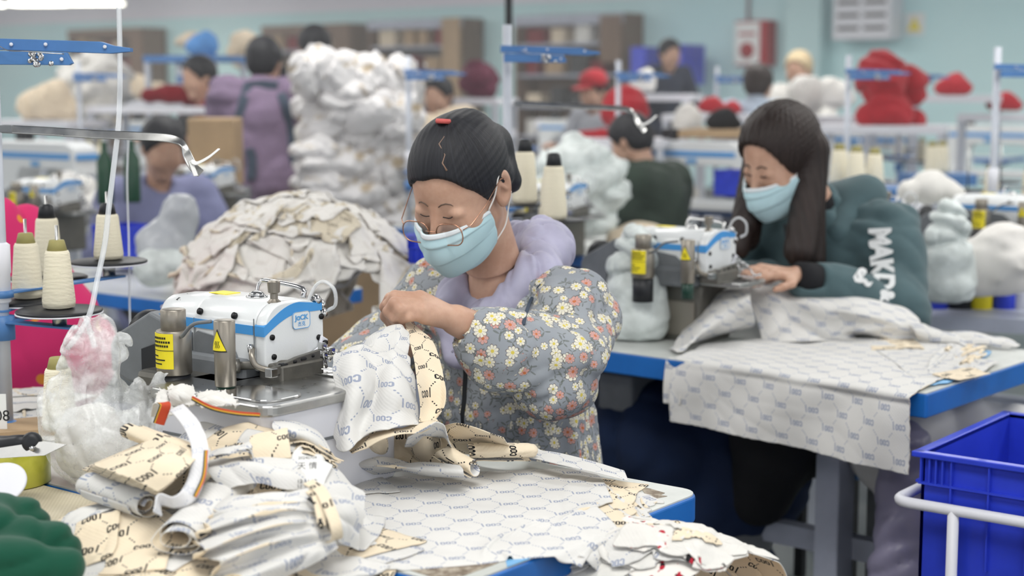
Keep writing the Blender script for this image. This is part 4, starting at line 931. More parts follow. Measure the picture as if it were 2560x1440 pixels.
# ---- tape roll, cutter, disc, green garment
q = Wz(22, 1206, .75)
b = MB(); b.lathe([(.040, 0), (.060, 0), (.061, .002), (.061, .050), (.060, .052), (.040, .052), (.040, 0)], seg=48); o = b.obj('tape_roll', M_YTAPE, None, (q.x, q.y, .751)); tag(o, 'thick roll of yellow-green tape standing at the left edge', 'tape roll')
b = MB(); b.lathe([(.0375, .001), (.040, .001), (.040, .051), (.0375, .051), (.0375, .001)], seg=40); b.obj('core', M_CARD, o)
tc = empty('tape_cutter', label='dark grey handled cutter resting on top of the yellow tape roll', cat='cutter')
b = MB(); b.tube([W(-30, 1112, 2.18), W(20, 1112, 2.17), W(45, 1106, 2.165), W(70, 1104, 2.16)], .012, 14, rs=[.013, .013, .011, .010]); b.obj('handle', M_DARK, tc)
b = MB(); b.lathe([(.006, -.012), (.013, -.011), (.0145, 0), (.013, .011), (.006, .012)], seg=20, M=frame(W(80, 1105, 2.16), (1, 0, 0), (0.2, -1, .1))); b.obj('pivot', M_DARK, tc)
b = MB(); b.cyl(W(80, 1121, 2.145), W(80, 1121, 2.135), .004, seg=10); b.obj('pin', M_CHROME, tc)
b = MB(); b.prism([(-.06, -.006), (.03, -.010), (.062, .002), (.03, .010), (-.06, .006)], 0, .003, M=frame(W(58, 1127, 2.15), (1, .1, .08), (0, -.9, .3))); b.obj('blade_plate', M_STEEL, tc)
dm = frame(W(2, 1212, 2.08), (1, .25, 0), (-.05, -.62, .78))
b = MB(); b.lathe([(.004, 0), (.033, 0), (.036, .001), (.036, .003), (.033, .004), (.004, .004)], seg=48, M=dm); tag(b.obj('plastic_disc', M_WPLAST), 'white round plastic disc leaning at the left edge below the tape roll', 'disc')
def _green(X, Y, Z):
    q = smin(cap(X, Y, Z, (-.12, .08, .0), (.0, .05, .0), .045, .030), cap(X, Y, Z, (-.12, -.02, -.01), (.025, -.03, -.005), .050, .026), .03)
    q = smin(q, ell(X, Y, Z, (-.10, .13, .01), (.07, .05, .035)), .02); return np.maximum(q+folds(23, 70, (1, .5, 1))(X, Y, Z)*.004+sines(6, 4, 30)(X, Y, Z)*.006, -(Z+.03))
gq = Wz(105, 1395, .78); sdf_obj('green_garment', _green, (-.22, -.12, -.035), (.08, .22, .075), .004, M_GREEN, None, gq)
tag(bpy.data.objects['green_garment'], 'dark green jersey garment heaped in the bottom left corner', 'garment')
# cloth left of the pile behind the bag
HF4 = HF(-1.4, 2.2, -.2, 3.6, .008, .75)
for k, (x, y, w_, dg, lab) in enumerate(((80, 1000, .20, 20, 'white crumpled cotton lying between the pole and the plastic bag'), (100, 960, .22, -30, 'white cotton piece on top of the cloth behind the plastic bag'), (75, 925, .20, 60, 'white cotton piece furthest back beside the pole'), (60, 905, .14, 10, 'small white cotton scrap peaking behind the pole'))):
    drop('fabric_piece', HF4, Wz(x, y+40, .78), w_, w_*.8, math.radians(dg), (M_WHITE, M_CREAM) if k % 2 else (M_WHITEP, M_WHITEB), lab, seed=130+k, comp=.6, amp=.03, n=30)
b = MB(); b.box((0, 0, .006), (.16, .11, .012)); o = b.obj('paper_sheet', M_CARD, None, Wz(95, 1075, .751)); o.rotation_euler = (0, 0, .4); tag(o, 'brown paper pad lying at the foot of the pole', 'paper')
b = MB(); q = W(2, 1040, 2.58); b.box(q, (.02, .002, .075)); o = b.obj('number_card', M_PAPER); tag(o, 'white card marked 08 fixed on the pole at the left edge', 'card'); text('card_number', '08', .026, M_INK, o, frame(q+Vector((.003, -.0014, 0)), (1, 0, 0), (0, -1, 0)), .0002)
# pink dotted garment
pq = W(95, 800, 3.35)
def _pink(X, Y, Z):
    q = smin(ell(X, Y, Z, (-.06, 0, .08), (.12, .10, .18)), ell(X, Y, Z, (.02, 0, -.06), (.14, .11, .14)), .06); return q+folds(33, 22)(X, Y, Z)*.014
sdf_obj('pink_bag', _pink, (-.25, -.16, -.25), (.22, .16, .30), .009, M_PINK, None, pq); tag(bpy.data.objects['pink_bag'], 'big pink dotted cloth bag standing behind the thread cones', 'bag')
# ---- the cloth she is sewing
patch('fabric_piece', [[(992, 801, 2.475), (997, 800, 2.465), (1002, 799, 2.46), (1008, 799, 2.465), (1013, 801, 2.47)],
    [(925, 832, 2.41), (952, 826, 2.395), (978, 824, 2.40), (1000, 828, 2.39), (1020, 836, 2.41)],
    [(848, 876, 2.32), (893, 868, 2.30), (940, 872, 2.33), (985, 880, 2.30), (1030, 890, 2.33)],
    [(842, 925, 2.27), (890, 912, 2.245), (938, 920, 2.28), (988, 930, 2.245), (1040, 945, 2.27)],
    [(852, 985, 2.24), (890, 975, 2.20), (935, 985, 2.235), (990, 985, 2.20), (1050, 1000, 2.235)],
    [(834, 1060, 2.22), (872, 1052, 2.18), (920, 1040, 2.21), (985, 1036, 2.185), (1052, 1042, 2.22)],
    [(842, 1118, 2.18), (868, 1132, 2.15), (912, 1092, 2.17), (980, 1070, 2.16), (1046, 1060, 2.20)]], WC, 'white side of the printed cloth hanging from the hand of the woman in glasses', wr=((.011, 17), (.005, 34), (.0015, 90)), seed=51, aniso=(1, 1, .45), n=(90, 70))
patch('fabric_piece', [[(1013, 802, 2.47), (1022, 803, 2.475), (1030, 806, 2.48), (1038, 812, 2.485)], [(1022, 850, 2.39), (1045, 842, 2.42), (1062, 838, 2.43), (1075, 845, 2.43)], [(1034, 900, 2.32), (1058, 895, 2.35), (1080, 890, 2.36), (1098, 900, 2.35)],
    [(1044, 960, 2.235), (1070, 955, 2.28), (1095, 955, 2.29), (1112, 960, 2.28)], [(1050, 1015, 2.225), (1075, 1012, 2.255), (1098, 1010, 2.26), (1110, 1012, 2.25)], [(1046, 1056, 2.21), (1068, 1056, 2.22), (1088, 1050, 2.23), (1100, 1035, 2.23)]], CW, 'cream inner side of the cloth held up by the woman in glasses', wr=((.002, 40),), seed=53, n=(70, 40))
patch('fabric_piece', [[(868, 1120, 2.19), (920, 1090, 2.19), (985, 1070, 2.19), (1048, 1058, 2.21), (1090, 1045, 2.23)], [(880, 1134, 2.16), (930, 1110, 2.15), (990, 1090, 2.15), (1052, 1078, 2.17), (1100, 1060, 2.2)]], CW, 'cream hem turned up along the bottom of the held cloth', wr=((.003, 50),), seed=55, n=(24, 60))
# ================================================================ people
def RM(rx=0, ry=0, rz=0): return Euler((rx, ry, rz)).to_matrix()
def head_fn(neck, detail=True, chin=1.0):
    """head in its own frame: x left, y back, z up; neck = base of the neck in that frame"""
    def fn(X, Y, Z):
        A = np.abs(X)
        q = ell(X, Y, Z, (0, .012, .030), (.073, .094, .086))
        q = smin(q, ell(X, Y, Z, (0, -.030, -.028), (.061, .058, .078)), .03)
        q = smin(q, cap(A, Y, Z, (.044, .0, -.052), (0.008, -.062, -.094), .020, .019), .022)
        q = smin(q, ell(A, Y, Z, (.034, -.058, -.028), (.027, .026, .030)), .018)
        q = smin(q, cap(X, Y, Z, (0, .030, -.05), neck, .048, .052), .025)
        if detail:
            q = smax(q, -ell(A, Y, Z, (.031, -.100, .008), (.020, .015, .012)), .014)
            q = smin(q, ell(A, Y, Z, (.031, -.0745, .005), (.0160, .0110, .0105)), .006)
            q = smin(q, cap(X, Y, Z, (0, -.082, .012), (0, -.108, -.030), .008, .0105), .010)
            q = smin(q, ell(A, Y, Z, (.009, -.098, -.034), (.008, .010, .007)), .005)
            q = smin(q, cap(A, Y, Z, (0, -.092, -.056), (.022, -.082, -.056), .006, .003), .005)
            q = smin(q, cap(A, Y, Z, (0, -.090, -.066), (.018, -.082, -.064), .007, .003), .005)
            q = smin(q, ell(X, Y, Z, (0, -.080, -.092), (.018, .014, .014)), .014)
        # ear
        ex, ey, ez = A-.078, (Y-.012)*.94-(Z+.004)*.25, Z+.004
        e = ell(ex-.2*ey, ey, ez, (0, 0, 0), (.0085, .0185, .032))
        if detail:
            e = smax(e, -ell(ex-.2*ey, ey, ez, (.0085, -.003, .002), (.009, .0125, .023)), .003)
            e = smin(e, cap(ex-.2*ey, ey, ez, (.003, -.008, .012), (.003, .004, -.004), .0028, .0024), .003)
        return smin(q, e, .006)
    return fn
def hand_fn(w, d, n, side=1, curl=.5, s=1.0):
    """relaxed hand prims: wrist w, direction d, back-of-hand normal n"""
    w = Vector(w); d = Vector(d).normalized(); n = Vector(n); n = (n-d*n.dot(d)).normalized(); a = d.cross(n)*side
    caps = []
    for k, (off, L) in enumerate(((-.030, .068), (-.010, .076), (.010, .072), (.029, .056))):
        K = w+d*.085*s+a*off*s-n*.002*abs(k-1.4); caps.append((w+d*.01+a*off*.45*s, K, .015*s, .0115*s))
        p = K; ang = .25*curl
        for j, f in enumerate((.45, .32, .23)):
            ang += curl*(.55 if j else .35); q = p+(d*math.cos(ang)-n*math.sin(ang)+a*off*1.2)*L*f*s; caps.append((p, q, (.0092-.0008*j)*s, (.0086-.0009*j)*s)); p = q
    b = w+d*.022-a*.022*s; c = b+(d*.7-a*.75-n*.35).normalized()*.038*s; e = c+(d*.95-a*.2-n*.4).normalized()*.030*s; g = e+(d-n*.5).normalized()*.022*s
    caps += [(w+d*.008, c, .016*s, .0105*s), (c, e, .0105*s, .009*s), (e, g, .009*s, .0075*s)]
    return caps
def caps_fn(caps, k=.006):
    def fn(X, Y, Z):
        q = None
        for a, b, ra, rb in caps:
            c = cap(X, Y, Z, a, b, ra, rb); q = c if q is None else smin(q, c, k)
        return q
    return fn
def bounds(caps, m=.012):
    P = np.array([[*a] for a, b, r, s in caps]+[[*b] for a, b, r, s in caps]); R = max(max(r, s) for a, b, r, s in caps)+m
    return P.min(0)-R, P.max(0)+R
def merged(name, parts, m, parent, voxel):
    """parts: (V, F); one continuous skin"""
    Vs, Fs, k = [], [], 0
    for V, Fq in parts: Vs.append(V); Fs.append(Fq+k); k += len(V)
    me = npmesh(name, np.concatenate(Vs), np.concatenate(Fs)); o = add(name, me)
    md = o.modifiers.new('r', 'REMESH'); md.mode = 'VOXEL'; md.voxel_size = voxel; md.use_smooth_shade = True
    s2 = o.modifiers.new('s', 'SMOOTH'); s2.factor = .5; s2.iterations = 2
    dg = bpy.context.evaluated_depsgraph_get(); dg.update(); e = bpy.data.meshes.new_from_object(o.evaluated_get(dg)); bpy.data.objects.remove(o); e.materials.clear()
    return add(name, e, m, parent, smooth=True)
def xf(V, M): return (np.asarray(V) @ np.array(M.to_3x3()).T + np.array(M.translation)).astype(np.float32)
def poly_uv(V, chains, torso_r=.17):
    """cylindrical unwrap by the nearest limb"""
    V = np.asarray(V, float); best = np.full(len(V), 1e9); UV = np.zeros((len(V), 2))
    def setuv(d, uv):
        m = d < best; best[m] = d[m]; UV[m] = uv[m]
    d = np.sqrt(V[:, 0]**2+(V[:, 1]*1.1)**2)-.155; setuv(d, np.stack([np.arctan2(V[:, 0], -V[:, 1])*torso_r, V[:, 2]], 1))
    for ci, pts in enumerate(chains):
        s0 = 0
        for a, b, r in pts:
            a = np.array(a, float); b = np.array(b, float); ax = b-a; L = np.linalg.norm(ax); ax /= L
            x = np.cross(ax, [0, .3, 1.]); x /= np.linalg.norm(x); y = np.cross(ax, x); t = np.clip((V-a) @ ax, 0, L); q = V-a-t[:, None]*ax
            dd = np.linalg.norm(q, axis=1)-r; setuv(dd, np.stack([np.arctan2(q @ y, -(q @ x))*r+3+ci, s0+((V-a) @ ax)], 1)); s0 += L
    return UV
def hair_fn(style, vol=.008, part=0.0):
    nz = sines(91, 5, 260, .5); sa = .0004 if style == 'updo' else .0011
    def fn(X, Y, Z):
        A = np.abs(X)
        q = ell(X, Y, Z, (0, .014, .033), (.075+vol, .094+vol, .086+vol))
        ys = [-.14, -.075, -.05, -.02, .0, .03, .06, .12]
        zs = [.072, .064, .036, -.012, .012, -.012, -.065, -.075] if style != 'long' else [.078, .068, .044, -.02, -.06, -.07, -.08, -.08]
        zh = np.interp(Y, ys, zs).astype(np.float32)+np.where(Y < -.03, .014*(1-np.minimum(1, (X/.055)**2)), 0)
        zh = zh+.0022*nz(X, Y, Z)-(.010*np.exp(-((X+.02)/.03)**2)*(Y < -.02) if style == 'updo' else 0)
        if style == 'long': zh = zh-.05*np.clip((A-.030)/.03, 0, 1)*np.clip((Y+.075)/.04, .15, 1)
        q = smax(q, (zh-Z)*.8, .006)
        strands = np.sin(np.arctan2(X, Z-.02)*46)*sa
        if style == 'updo':
            q = smin(q, cap(X, Y, Z, (0, .075, .07), (.01, .115, .01), .026, .028), .03)
            q = smin(q, cap(X, Y, Z, (.01, .115, .01), (.03, .105, -.06), .028, .022), .03)
            q = smin(q, cap(A, Y, Z, (.06, .04, .0), (.03, .09, -.03), .022, .02), .02)
        if style == 'short': q = smin(q, ell(X, Y, Z, (0, .045, -.02), (.072, .062, .06)), .02)
        if style == 'bun': q = smin(q, ell(X, Y, Z, (0, .115, .04), (.036, .032, .034)), .015)
        return q+strands
    return fn
def person(name, label, C, rz, J, head_rot, top, top_h=.012, skin_v=.006, trousers=M_BLACKC, hair='short', hair_m=M_HAIR, hair_v=.008, arm_r=(.062, .055, .042), torso=(.145, .15), fold=.006, mask=False, detail=False, legs=True, hood=False, topname='jacket', shoes=True, hs=1.0, group=None, trw=1.0):
    r = empty(name, C, rz, label, 'person', group)
    H = Matrix.Translation(J['head']) @ RM(*head_rot).to_4x4() @ Matrix.Scale(hs, 4); Hi = H.inverted()
    nk = tuple(Hi @ Vector(J['neck'])); parts = []
    hh = .003 if detail else .007
    V, Fq = sdf_grid(head_fn(nk, detail), (-.1, -.13, -.16), (.1, .14, .13), hh); parts.append((xf(V, H), Fq))
    caps = [(J['neck'], J['chest'], .05, .075), (J['chest'], J['pelvis'], .08, .09)]
    arms = [(J['sh'+s], J['el'+s], J['wr'+s]) for s in 'LR']
    for (a, b, c) in arms: caps += [(a, b, .045, .038), (b, c, .036, .025)]
    if legs:
        for s in 'LR':
            if 'kn'+s in J: caps += [(J['pelvis'], J['kn'+s], .075, .05), (J['kn'+s], J['an'+s], .048, .032)]
    lo, hi = bounds(caps); V, Fq = sdf_grid(caps_fn(caps, .03), lo, hi, .014); parts.append((V, Fq))
    for s, sd in (('L', 1), ('R', -1)):
        wr = Vector(J['wr'+s]); d = (Vector(J['hd'+s])-wr) if 'hd'+s in J else (wr-Vector(J['el'+s])); hc = hand_fn(wr, d, J.get('hn'+s, (0, -.3, 1)), sd, J.get('curl', .6)) if 'hc'+s not in J else J['hc'+s]
        hc = hc+[(J['el'+s], wr, .036, .0235)]; hc = [(Vector(a), Vector(b), x, y) for a, b, x, y in hc]
        lo, hi = bounds(hc); V, Fq = sdf_grid(caps_fn(hc), lo, hi, .003 if detail else .006); parts.append((V, Fq))
    merged('body', parts, M_SKIN, r, skin_v)
    # garment
    ar = arm_r; tp, tq = torso; cx = Vector(J['chest']); pv = Vector(J['pelvis']); nkv = Vector(J['neck'])
    fo = folds(int(abs(C[0])*37)+3, 26); fo2 = folds(9, 55)
    def gf(X, Y, Z):
        shy = (Vector(J['shL'])+Vector(J['shR']))/2
        q = cap(X, Y, Z, Vector(J['shL'])*.72+shy*.28, Vector(J['shR'])*.72+shy*.28, .070, .070)
        q = smin(q, cap(X, Y, Z, cx+Vector((0, 0, .03)), pv, tp, tq, sq=((0, 1, 0), 1.28)), .06)
        for (a, b, c) in arms:
            c2 = Vector(b).lerp(Vector(c), .92); q = smin(q, cap(X, Y, Z, a, b, ar[0]+.008, ar[1]), .04); q = smin(q, cap(X, Y, Z, b, c2, ar[1], ar[2]), .03)
        if hood: q = smin(q, cap(X, Y, Z, nkv+Vector((-.06, .07, .0)), nkv+Vector((.06, .07, .0)), .055, .055), .03)
        q = smin(q, cap(X, Y, Z, nkv+Vector((0, .02, -.06)), nkv+Vector((0, .005, .0)), .075, .062), .03)
        q = smax(q, -cap(X, Y, Z, nkv+Vector((0, -.03, -.01)), nkv+Vector((0, -.05, .12)), .048, .06), .012)
        for (a, b, c) in arms:      # open cuff
            dd = (Vector(c)-Vector(b)).normalized(); q = smax(q, -cap(X, Y, Z, Vector(c)-dd*.012, Vector(c)+dd*.2, .030, .05), .006)
        return q+fold*fo(X, Y, Z)+fold*.4*fo2(X, Y, Z)
    gc = [(J['neck'], pv, .2, .21)]+[(a, b, .1, .1) for a, b, c in arms]+[(b, c, .09, .09) for a, b, c in arms]
    lo, hi = bounds(gc); V, Fq = sdf_grid(gf, lo, hi, top_h)
    g = add(topname, npmesh(topname, V, Fq, poly_uv(V, [[(a, b, .07), (b, c, .065)] for a, b, c in arms])), top, r)
    if legs and 'knL' in J:
        lc = [(pv+Vector((.07*s, 0, 0)), Vector(J['kn'+k]), .10*trw, .075*trw) for s, k in ((1, 'L'), (-1, 'R'))]+[(Vector(J['kn'+k]), Vector(J['an'+k]).lerp(Vector(J['kn'+k]), .34 if trw > 1.2 else .2), .072*trw, .056*trw) for k in 'LR']
        lo, hi = bounds(lc); f0 = caps_fn(lc, .03); V, Fq = sdf_grid(lambda X, Y, Z: f0(X, Y, Z)+.006*fo(X, Y, Z), lo, hi, max(.012, top_h)); add('trousers', npmesh('trousers', V, Fq), trousers, r)
        if shoes:
            for k in 'LR':
                an = Vector(J['an'+k]); sc = [(an+Vector((0, .02, -.05)), an+Vector((0, -.13, -.065)), .040, .034), (an, an+Vector((0, 0, -.05)), .035, .04)]
                lo, hi = bounds(sc); V, Fq = sdf_grid(caps_fn(sc, .03), lo, hi, .01); add('shoe', npmesh('shoe', V, Fq), M_GREYP, r)
    if hair:
        V, Fq = sdf_grid(hair_fn(hair, hair_v), (-.12, -.13, -.16), (.12, .17, .15), .0035 if detail else .008)
        uv = np.stack([np.arctan2(V[:, 0], V[:, 2]-.02)*.12, V[:, 1]], 1); add('hair', npmesh('hair', xf(V, H), Fq, uv), hair_m, r)
    if mask: face_mask(r, H, detail)
    return r, H
def face_mask(r, H, detail=True, n=(44, 56)):
    half = [[(.066, -.030, -.020), (.054, -.070, -.016), (.030, -.100, -.014), (0, -.124, -.006)],
            [(.069, -.028, -.040), (.058, -.074, -.036), (.034, -.108, -.040), (0, -.132, -.038)],
            [(.067, -.026, -.062), (.056, -.070, -.064), (.034, -.106, -.068), (0, -.126, -.072)],
            [(.060, -.024, -.084), (.050, -.060, -.096), (.030, -.086, -.106), (0, -.102, -.112)],
            [(.052, -.018, -.098), (.042, -.045, -.112), (.024, -.062, -.122), (0, -.070, -.126)]]
    rows = [[(-x, y, z) for x, y, z in q[:-1]]+q[::-1] for q in half]
    C = np.array(rows, float); P = surf(C, *n); N = normals(P); vv = np.linspace(0, 1, n[0])[:, None]
    pl = (((vv*3.6+.3) % 1)-.5)*.0050*np.sin(np.linspace(0, 1, n[1])*PI)[None]; P = P-N*pl[..., None]
    P = P+N*(.0018*folds(4, 55)(P[..., 0], P[..., 1], P[..., 2]))[..., None]
    Q = xf(P.reshape(-1, 3), H).reshape(P.shape); m = cloth_obj('face_mask', Q, .17, .1, (M_MASK,), thick=.0016, sub=1 if detail else 0, parent=r)
    t = P[:4]; cloth_obj('mask_top_band', xf((t+N[:4]*np.array(.0012)*(-1)).reshape(-1, 3), H).reshape(t.shape)+0, .17, .01, (M_MASKW,), thick=.0022, sub=0, parent=m)
    for s in (1, -1):
        b = MB()
        b.tube(bez([H @ Vector(p) for p in ((s*.066, -.030, -.020), (s*.074, -.012, -.002), (s*.080, .0, .022), (s*.078, .018, .030))], 14), .0015, 6)
        b.tube(bez([H @ Vector(p) for p in ((s*.060, -.024, -.088), (s*.072, -.004, -.070), (s*.076, .014, -.045), (s*.082, .026, -.02))], 14), .0015, 6)
        b.obj('ear_loop', M_STRAPW, m)
    return m
# ---------------------------------------------------------------- woman in the daisy jacket
C1 = L1(-.575, .818, 0); R1i = Matrix.Rotation(-RZ, 3, 'Z')
def loc1(p): return R1i @ (Vector(p)-C1)
def Wl(x, y, Y): return loc1(W(x, y, Y))
J = dict(pelvis=(0, .03, .50), chest=(0, .0, .82), neck=(0, -.02, 1.0), head=(.012, -.135, 1.165),
         shL=(.158, .0, .945), elL=(.200, -.12, .875), wrL=Wl(1140, 800, 2.50), shR=(-.158, 0, .945), elR=(-.235, -.13, .80), wrR=Wl(1020, 850, 2.60),
         knL=(.11, -.42, .50), anL=(.11, -.40, .10), knR=(-.11, -.42, .50), anR=(-.11, -.40, .10))
w = J['wrL']
fing = [((1050, 744, 2.475), (987, 740, 2.455), (968, 762, 2.465), (976, 790, 2.48)), ((1048, 760, 2.46), (986, 757, 2.435), (969, 779, 2.445), (982, 799, 2.465)),
        ((1052, 777, 2.452), (1000, 774, 2.43), (984, 792, 2.44), (993, 804, 2.46)), ((1060, 792, 2.455), (1022, 791, 2.435), (1005, 799, 2.445), (1001, 807, 2.46))]
hl = []
for k, f in enumerate(fing):
    q = [Wl(*p) for p in f]; hl.append((w.lerp(q[0], .12), q[0], .018, .0125)); rs = (.0098, .0092, .0082, .0072)
    for j in range(3): hl.append((q[j], q[j+1], rs[j]*(1, 1, .97, .88)[k], rs[j+1]*(1, 1, .97, .88)[k]))
th = [Wl(1105, 782, 2.53), Wl(1058, 778, 2.545), Wl(1022, 788, 2.52), Wl(1000, 802, 2.49)]
hl += [(w, th[0], .020, .016), (th[0], th[1], .015, .012), (th[1], th[2], .0115, .0100), (th[2], th[3], .0098, .0080)]
J['hcL'] = hl
hr = []; w2 = J['wrR']
for k, f in enumerate((((985, 800, 2.56), (962, 768, 2.53), (972, 745, 2.51)), ((998, 806, 2.545), (980, 790, 2.515), (985, 800, 2.495)), ((1010, 812, 2.54), (1000, 800, 2.51), (1002, 806, 2.49)), ((1022, 818, 2.54), (1015, 808, 2.51), (1012, 812, 2.495)))):
    q = [Wl(*p) for p in f]; hr.append((w2, q[0], .020, .012)); hr += [(q[0], q[1], .0095, .0088), (q[1], q[2], .0088, .0074)]
hr.append((w2, Wl(965, 790, 2.57), .016, .010)); hr.append((Wl(965, 790, 2.57), Wl(974, 742, 2.52), .010, .008)); J['hcR'] = hr
H1R = (math.radians(-4+36), math.radians(-3), math.radians(9))
def euler_head(pitch, yaw, roll=0): return tuple((Matrix.Rotation(yaw, 3, 'Z') @ Matrix.Rotation(roll, 3, 'Y') @ Matrix.Rotation(pitch, 3, 'X')).to_euler())
H1R = euler_head(math.radians(33), math.radians(9), math.radians(2))
wm = empty('person', C1, RZ, 'seated person in a grey daisy-print jacket, glasses and blue mask, sewing by hand', 'person')
H1 = Matrix.Translation(J['head']) @ RM(*H1R).to_4x4(); Hi = H1.inverted(); parts = []
V, Fq = sdf_grid(head_fn(tuple(Hi @ Vector(J['neck']))), (-.1, -.13, -.17), (.1, .14, .13), .0021); parts.append((xf(V, H1), Fq))
caps = [(J['neck'], J['chest'], .05, .07), (J['chest'], J['pelvis'], .08, .10)]
for s in 'LR': caps += [(J['sh'+s], J['el'+s], .045, .038), (J['pelvis'], J['kn'+s], .075, .05), (J['kn'+s], J['an'+s], .048, .032)]
lo, hi = bounds(caps); parts.append(sdf_grid(caps_fn(caps, .03), lo, hi, .013))
for s in 'LR':
    hc = [(Vector(a), Vector(b), x, y) for a, b, x, y in J['hc'+s]+[(J['el'+s], J['wr'+s], .040, .0255)]]; lo, hi = bounds(hc); f0 = caps_fn(hc, .004)
    parts.append(sdf_grid(f0, lo, hi, .0022))
merged('body', parts, M_SKIN, wm, .0024)
# jacket
shL, elL, shR, elR = (Vector(J[k]) for k in ('shL', 'elL', 'shR', 'elR')); cufL = Wl(1185, 832, 2.51); cufR = Vector(J['wrR']).lerp(elR, .3)
fA = folds(5, 24); fB = folds(6, 52); fS = folds(12, 34, (1, 1, .5))
def jacket(X, Y, Z, shrink=0.0):
    q = cap(X, Y, Z, (-.108, .005, .935), (.108, .005, .935), .072-shrink, .072-shrink)
    q = smin(q, cap(X, Y, Z, (0, .015, .88), (0, .02, .76), .150-shrink, .155-shrink, sq=((0, 1, 0), 1.25)), .05)
    if shrink == 0:
        q = smin(q, cap(X, Y, Z, (0, .02, .74), (0, .03, .46), .158, .215, sq=((0, 1, 0), 1.15)), .02)
        ga = np.clip((.775-Z)/.03, 0, 1); an = np.arctan2(X, -Y); q = q+ga*(.0045*np.sin(an*30+3*np.sin(an*3))*np.exp(-np.clip(.775-Z, 0, 1)*6)+.004*np.sin(an*11))
        q = q-.004*np.exp(-((Z-.775)/.004)**2)*-1
        q = smin(q, cap(X, Y, Z, shL, elL, .076, .076), .035)
        q = smin(q, cap(X, Y, Z, elL, cufL+(elL-cufL)*.12, .078, .050), .03)
        q = smin(q, cap(X, Y, Z, elL+Vector((-.03, 0, -.01)), cufL.lerp(elL, .35)+Vector((0, 0, -.025)), .060, .048), .03)
        q = smin(q, cap(X, Y, Z, cufL.lerp(elL, .15), cufL, .045, .034), .012)
        q = smin(q, cap(X, Y, Z, shR, elR, .075, .07), .035); q = smin(q, cap(X, Y, Z, elR, cufR, .07, .040), .03)
        d = (cufL-elL).normalized(); q = smax(q, -cap(X, Y, Z, cufL-d*.01, cufL+d*.2, .028, .05), .004)
        v = np.maximum(np.abs(X+.004)-np.clip(Z-.882, 0, 1)*.60, .87-Z); q = smax(q, -np.maximum(v, Y+.02), .006)      # V opening
    q = smax(q, -cap(X, Y, Z, (0, .0, .99), (0, -.03, 1.2), .062-shrink, .1), .012)
    amp = .0065*fA(X, Y, Z)+.0035*fB(X, Y, Z)+.0022*fS(X, Y, Z)
    if shrink == 0:
        dj = np.sqrt((X-elL.x)**2+(Y-elL.y)**2+(Z-elL.z)**2); amp = amp*(1+1.0*np.exp(-(dj/.12)**2))
        dc = np.sqrt((X-cufL.x)**2+(Y-cufL.y)**2+(Z-cufL.z)**2); amp = amp+.0022*np.exp(-(dc/.05)**2)*np.sin(np.arctan2(Z-cufL.z, Y-cufL.y)*18)
    return q+amp
V, Fq = sdf_grid(jacket, (-.34, -.37, .42), (.36, .27, 1.06), .0052)
uv = poly_uv(V, [[(shL, elL, .085), (elL, cufL, .07)], [(shR, elR, .08), (elR, cufR, .06)]])
jk = add('jacket', npmesh('jacket', V, Fq, uv), M_FLORAL, wm)
def hit(fn, p, d, L=.4, n=200):
    p = Vector(p); d = Vector(d).normalized(); t = np.linspace(0, L, n).astype(np.float32); X, Y, Z = (np.float32(p[k])+t*np.float32(d[k]) for k in range(3))
    v = fn(X, Y, Z); k = int(np.argmax(v < 0)) if (v < 0).any() else n-1; return p+d*float(t[k])
zp = [hit(jacket, (.002, -.45, z), (0, 1, 0), .5, 500)+Vector((0, -.0015, 0)) for z in np.linspace(.868, .60, 16)]
ribbon('zip', zp, .0085, (M_DARK,), (1, 0, 0), parent=jk, world=True, n=50, thick=.002)
for s in (-1, 1):
    zz = [hit(jacket, (-.004+s*((z-.872)*.62+.006), -.45, z), (0, 1, 0), .5, 500)+Vector((0, -.001, 0)) for z in np.linspace(.872, .955, 8)]; ribbon('zip_edge', zz, .007, (M_DARK,), (1, 0, 0), parent=jk, world=True, n=24, thick=.002)
dcf = (cufL-elL).normalized(); b = MB(); fr = frame(cufL-dcf*.003, Vector((0, 0, 1)), dcf); b.tube([fr @ Vector((.034*math.cos(a), .034*math.sin(a), .001*math.sin(5*a))) for a in np.linspace(0, 2*PI, 28)[:-1]], .0030, 8, True); b.obj('cuff_elastic', M_WHITEP, jk)
px_ = [hit(jacket, Wl(x, y, 2.0), Wl(x, y, 2.9)-Wl(x, y, 2.0), .9, 900) for x, y in ((1352, 712), (1330, 745), (1316, 780), (1308, 812))]; ribbon('pocket_edge', px_, .006, (M_APRON,), (1, 0, 0), parent=jk, world=True, n=20, thick=.002)
# quilted hooded vest beneath
def vest(X, Y, Z):
    q = jacket(X, Y, Z, .014)
    q = smin(q, cap(X, Y, Z, (-.05, .075, 1.035), (.022, .09, 1.045), .050, .056), .02)
    q = smin(q, cap(X, Y, Z, (.042, .075, 1.04), (.068, .0, 1.012), .050, .041), .02)
    q = smin(q, cap(X, Y, Z, (.082, .0, 1.01), (.050, -.085, .945), .040, .028), .014); q = smin(q, cap(X, Y, Z, (.050, -.085, .945), (.008, -.128, .865), .028, .018), .012)
    q = smin(q, cap(X, Y, Z, (-.075, .06, 1.03), (-.082, -.01, .995), .045, .036), .02); q = smin(q, cap(X, Y, Z, (-.080, -.01, .995), (-.050, -.10, .94), .036, .026), .014); q = smin(q, cap(X, Y, Z, (-.050, -.10, .94), (-.006, -.130, .87), .026, .018), .012)
    q = smax(q, -cap(X, Y, Z, (0, -.01, .97), (0, -.08, 1.12), .044, .052), .012)
    q = smax(q, .80-Z, .01)
    a = np.arctan2(X, -Y+.02); seam = np.exp(-((np.mod(a*180/PI+20, 34)-17)/2.4)**2)
    return q+.006*seam*np.clip((Z-.95)/.05, 0, 1)+.003*fB(X, Y, Z)+.0035*folds(44, 75, (1, 1, .4))(X, Y, Z)*np.clip((Z-.9)/.05, 0, 1)
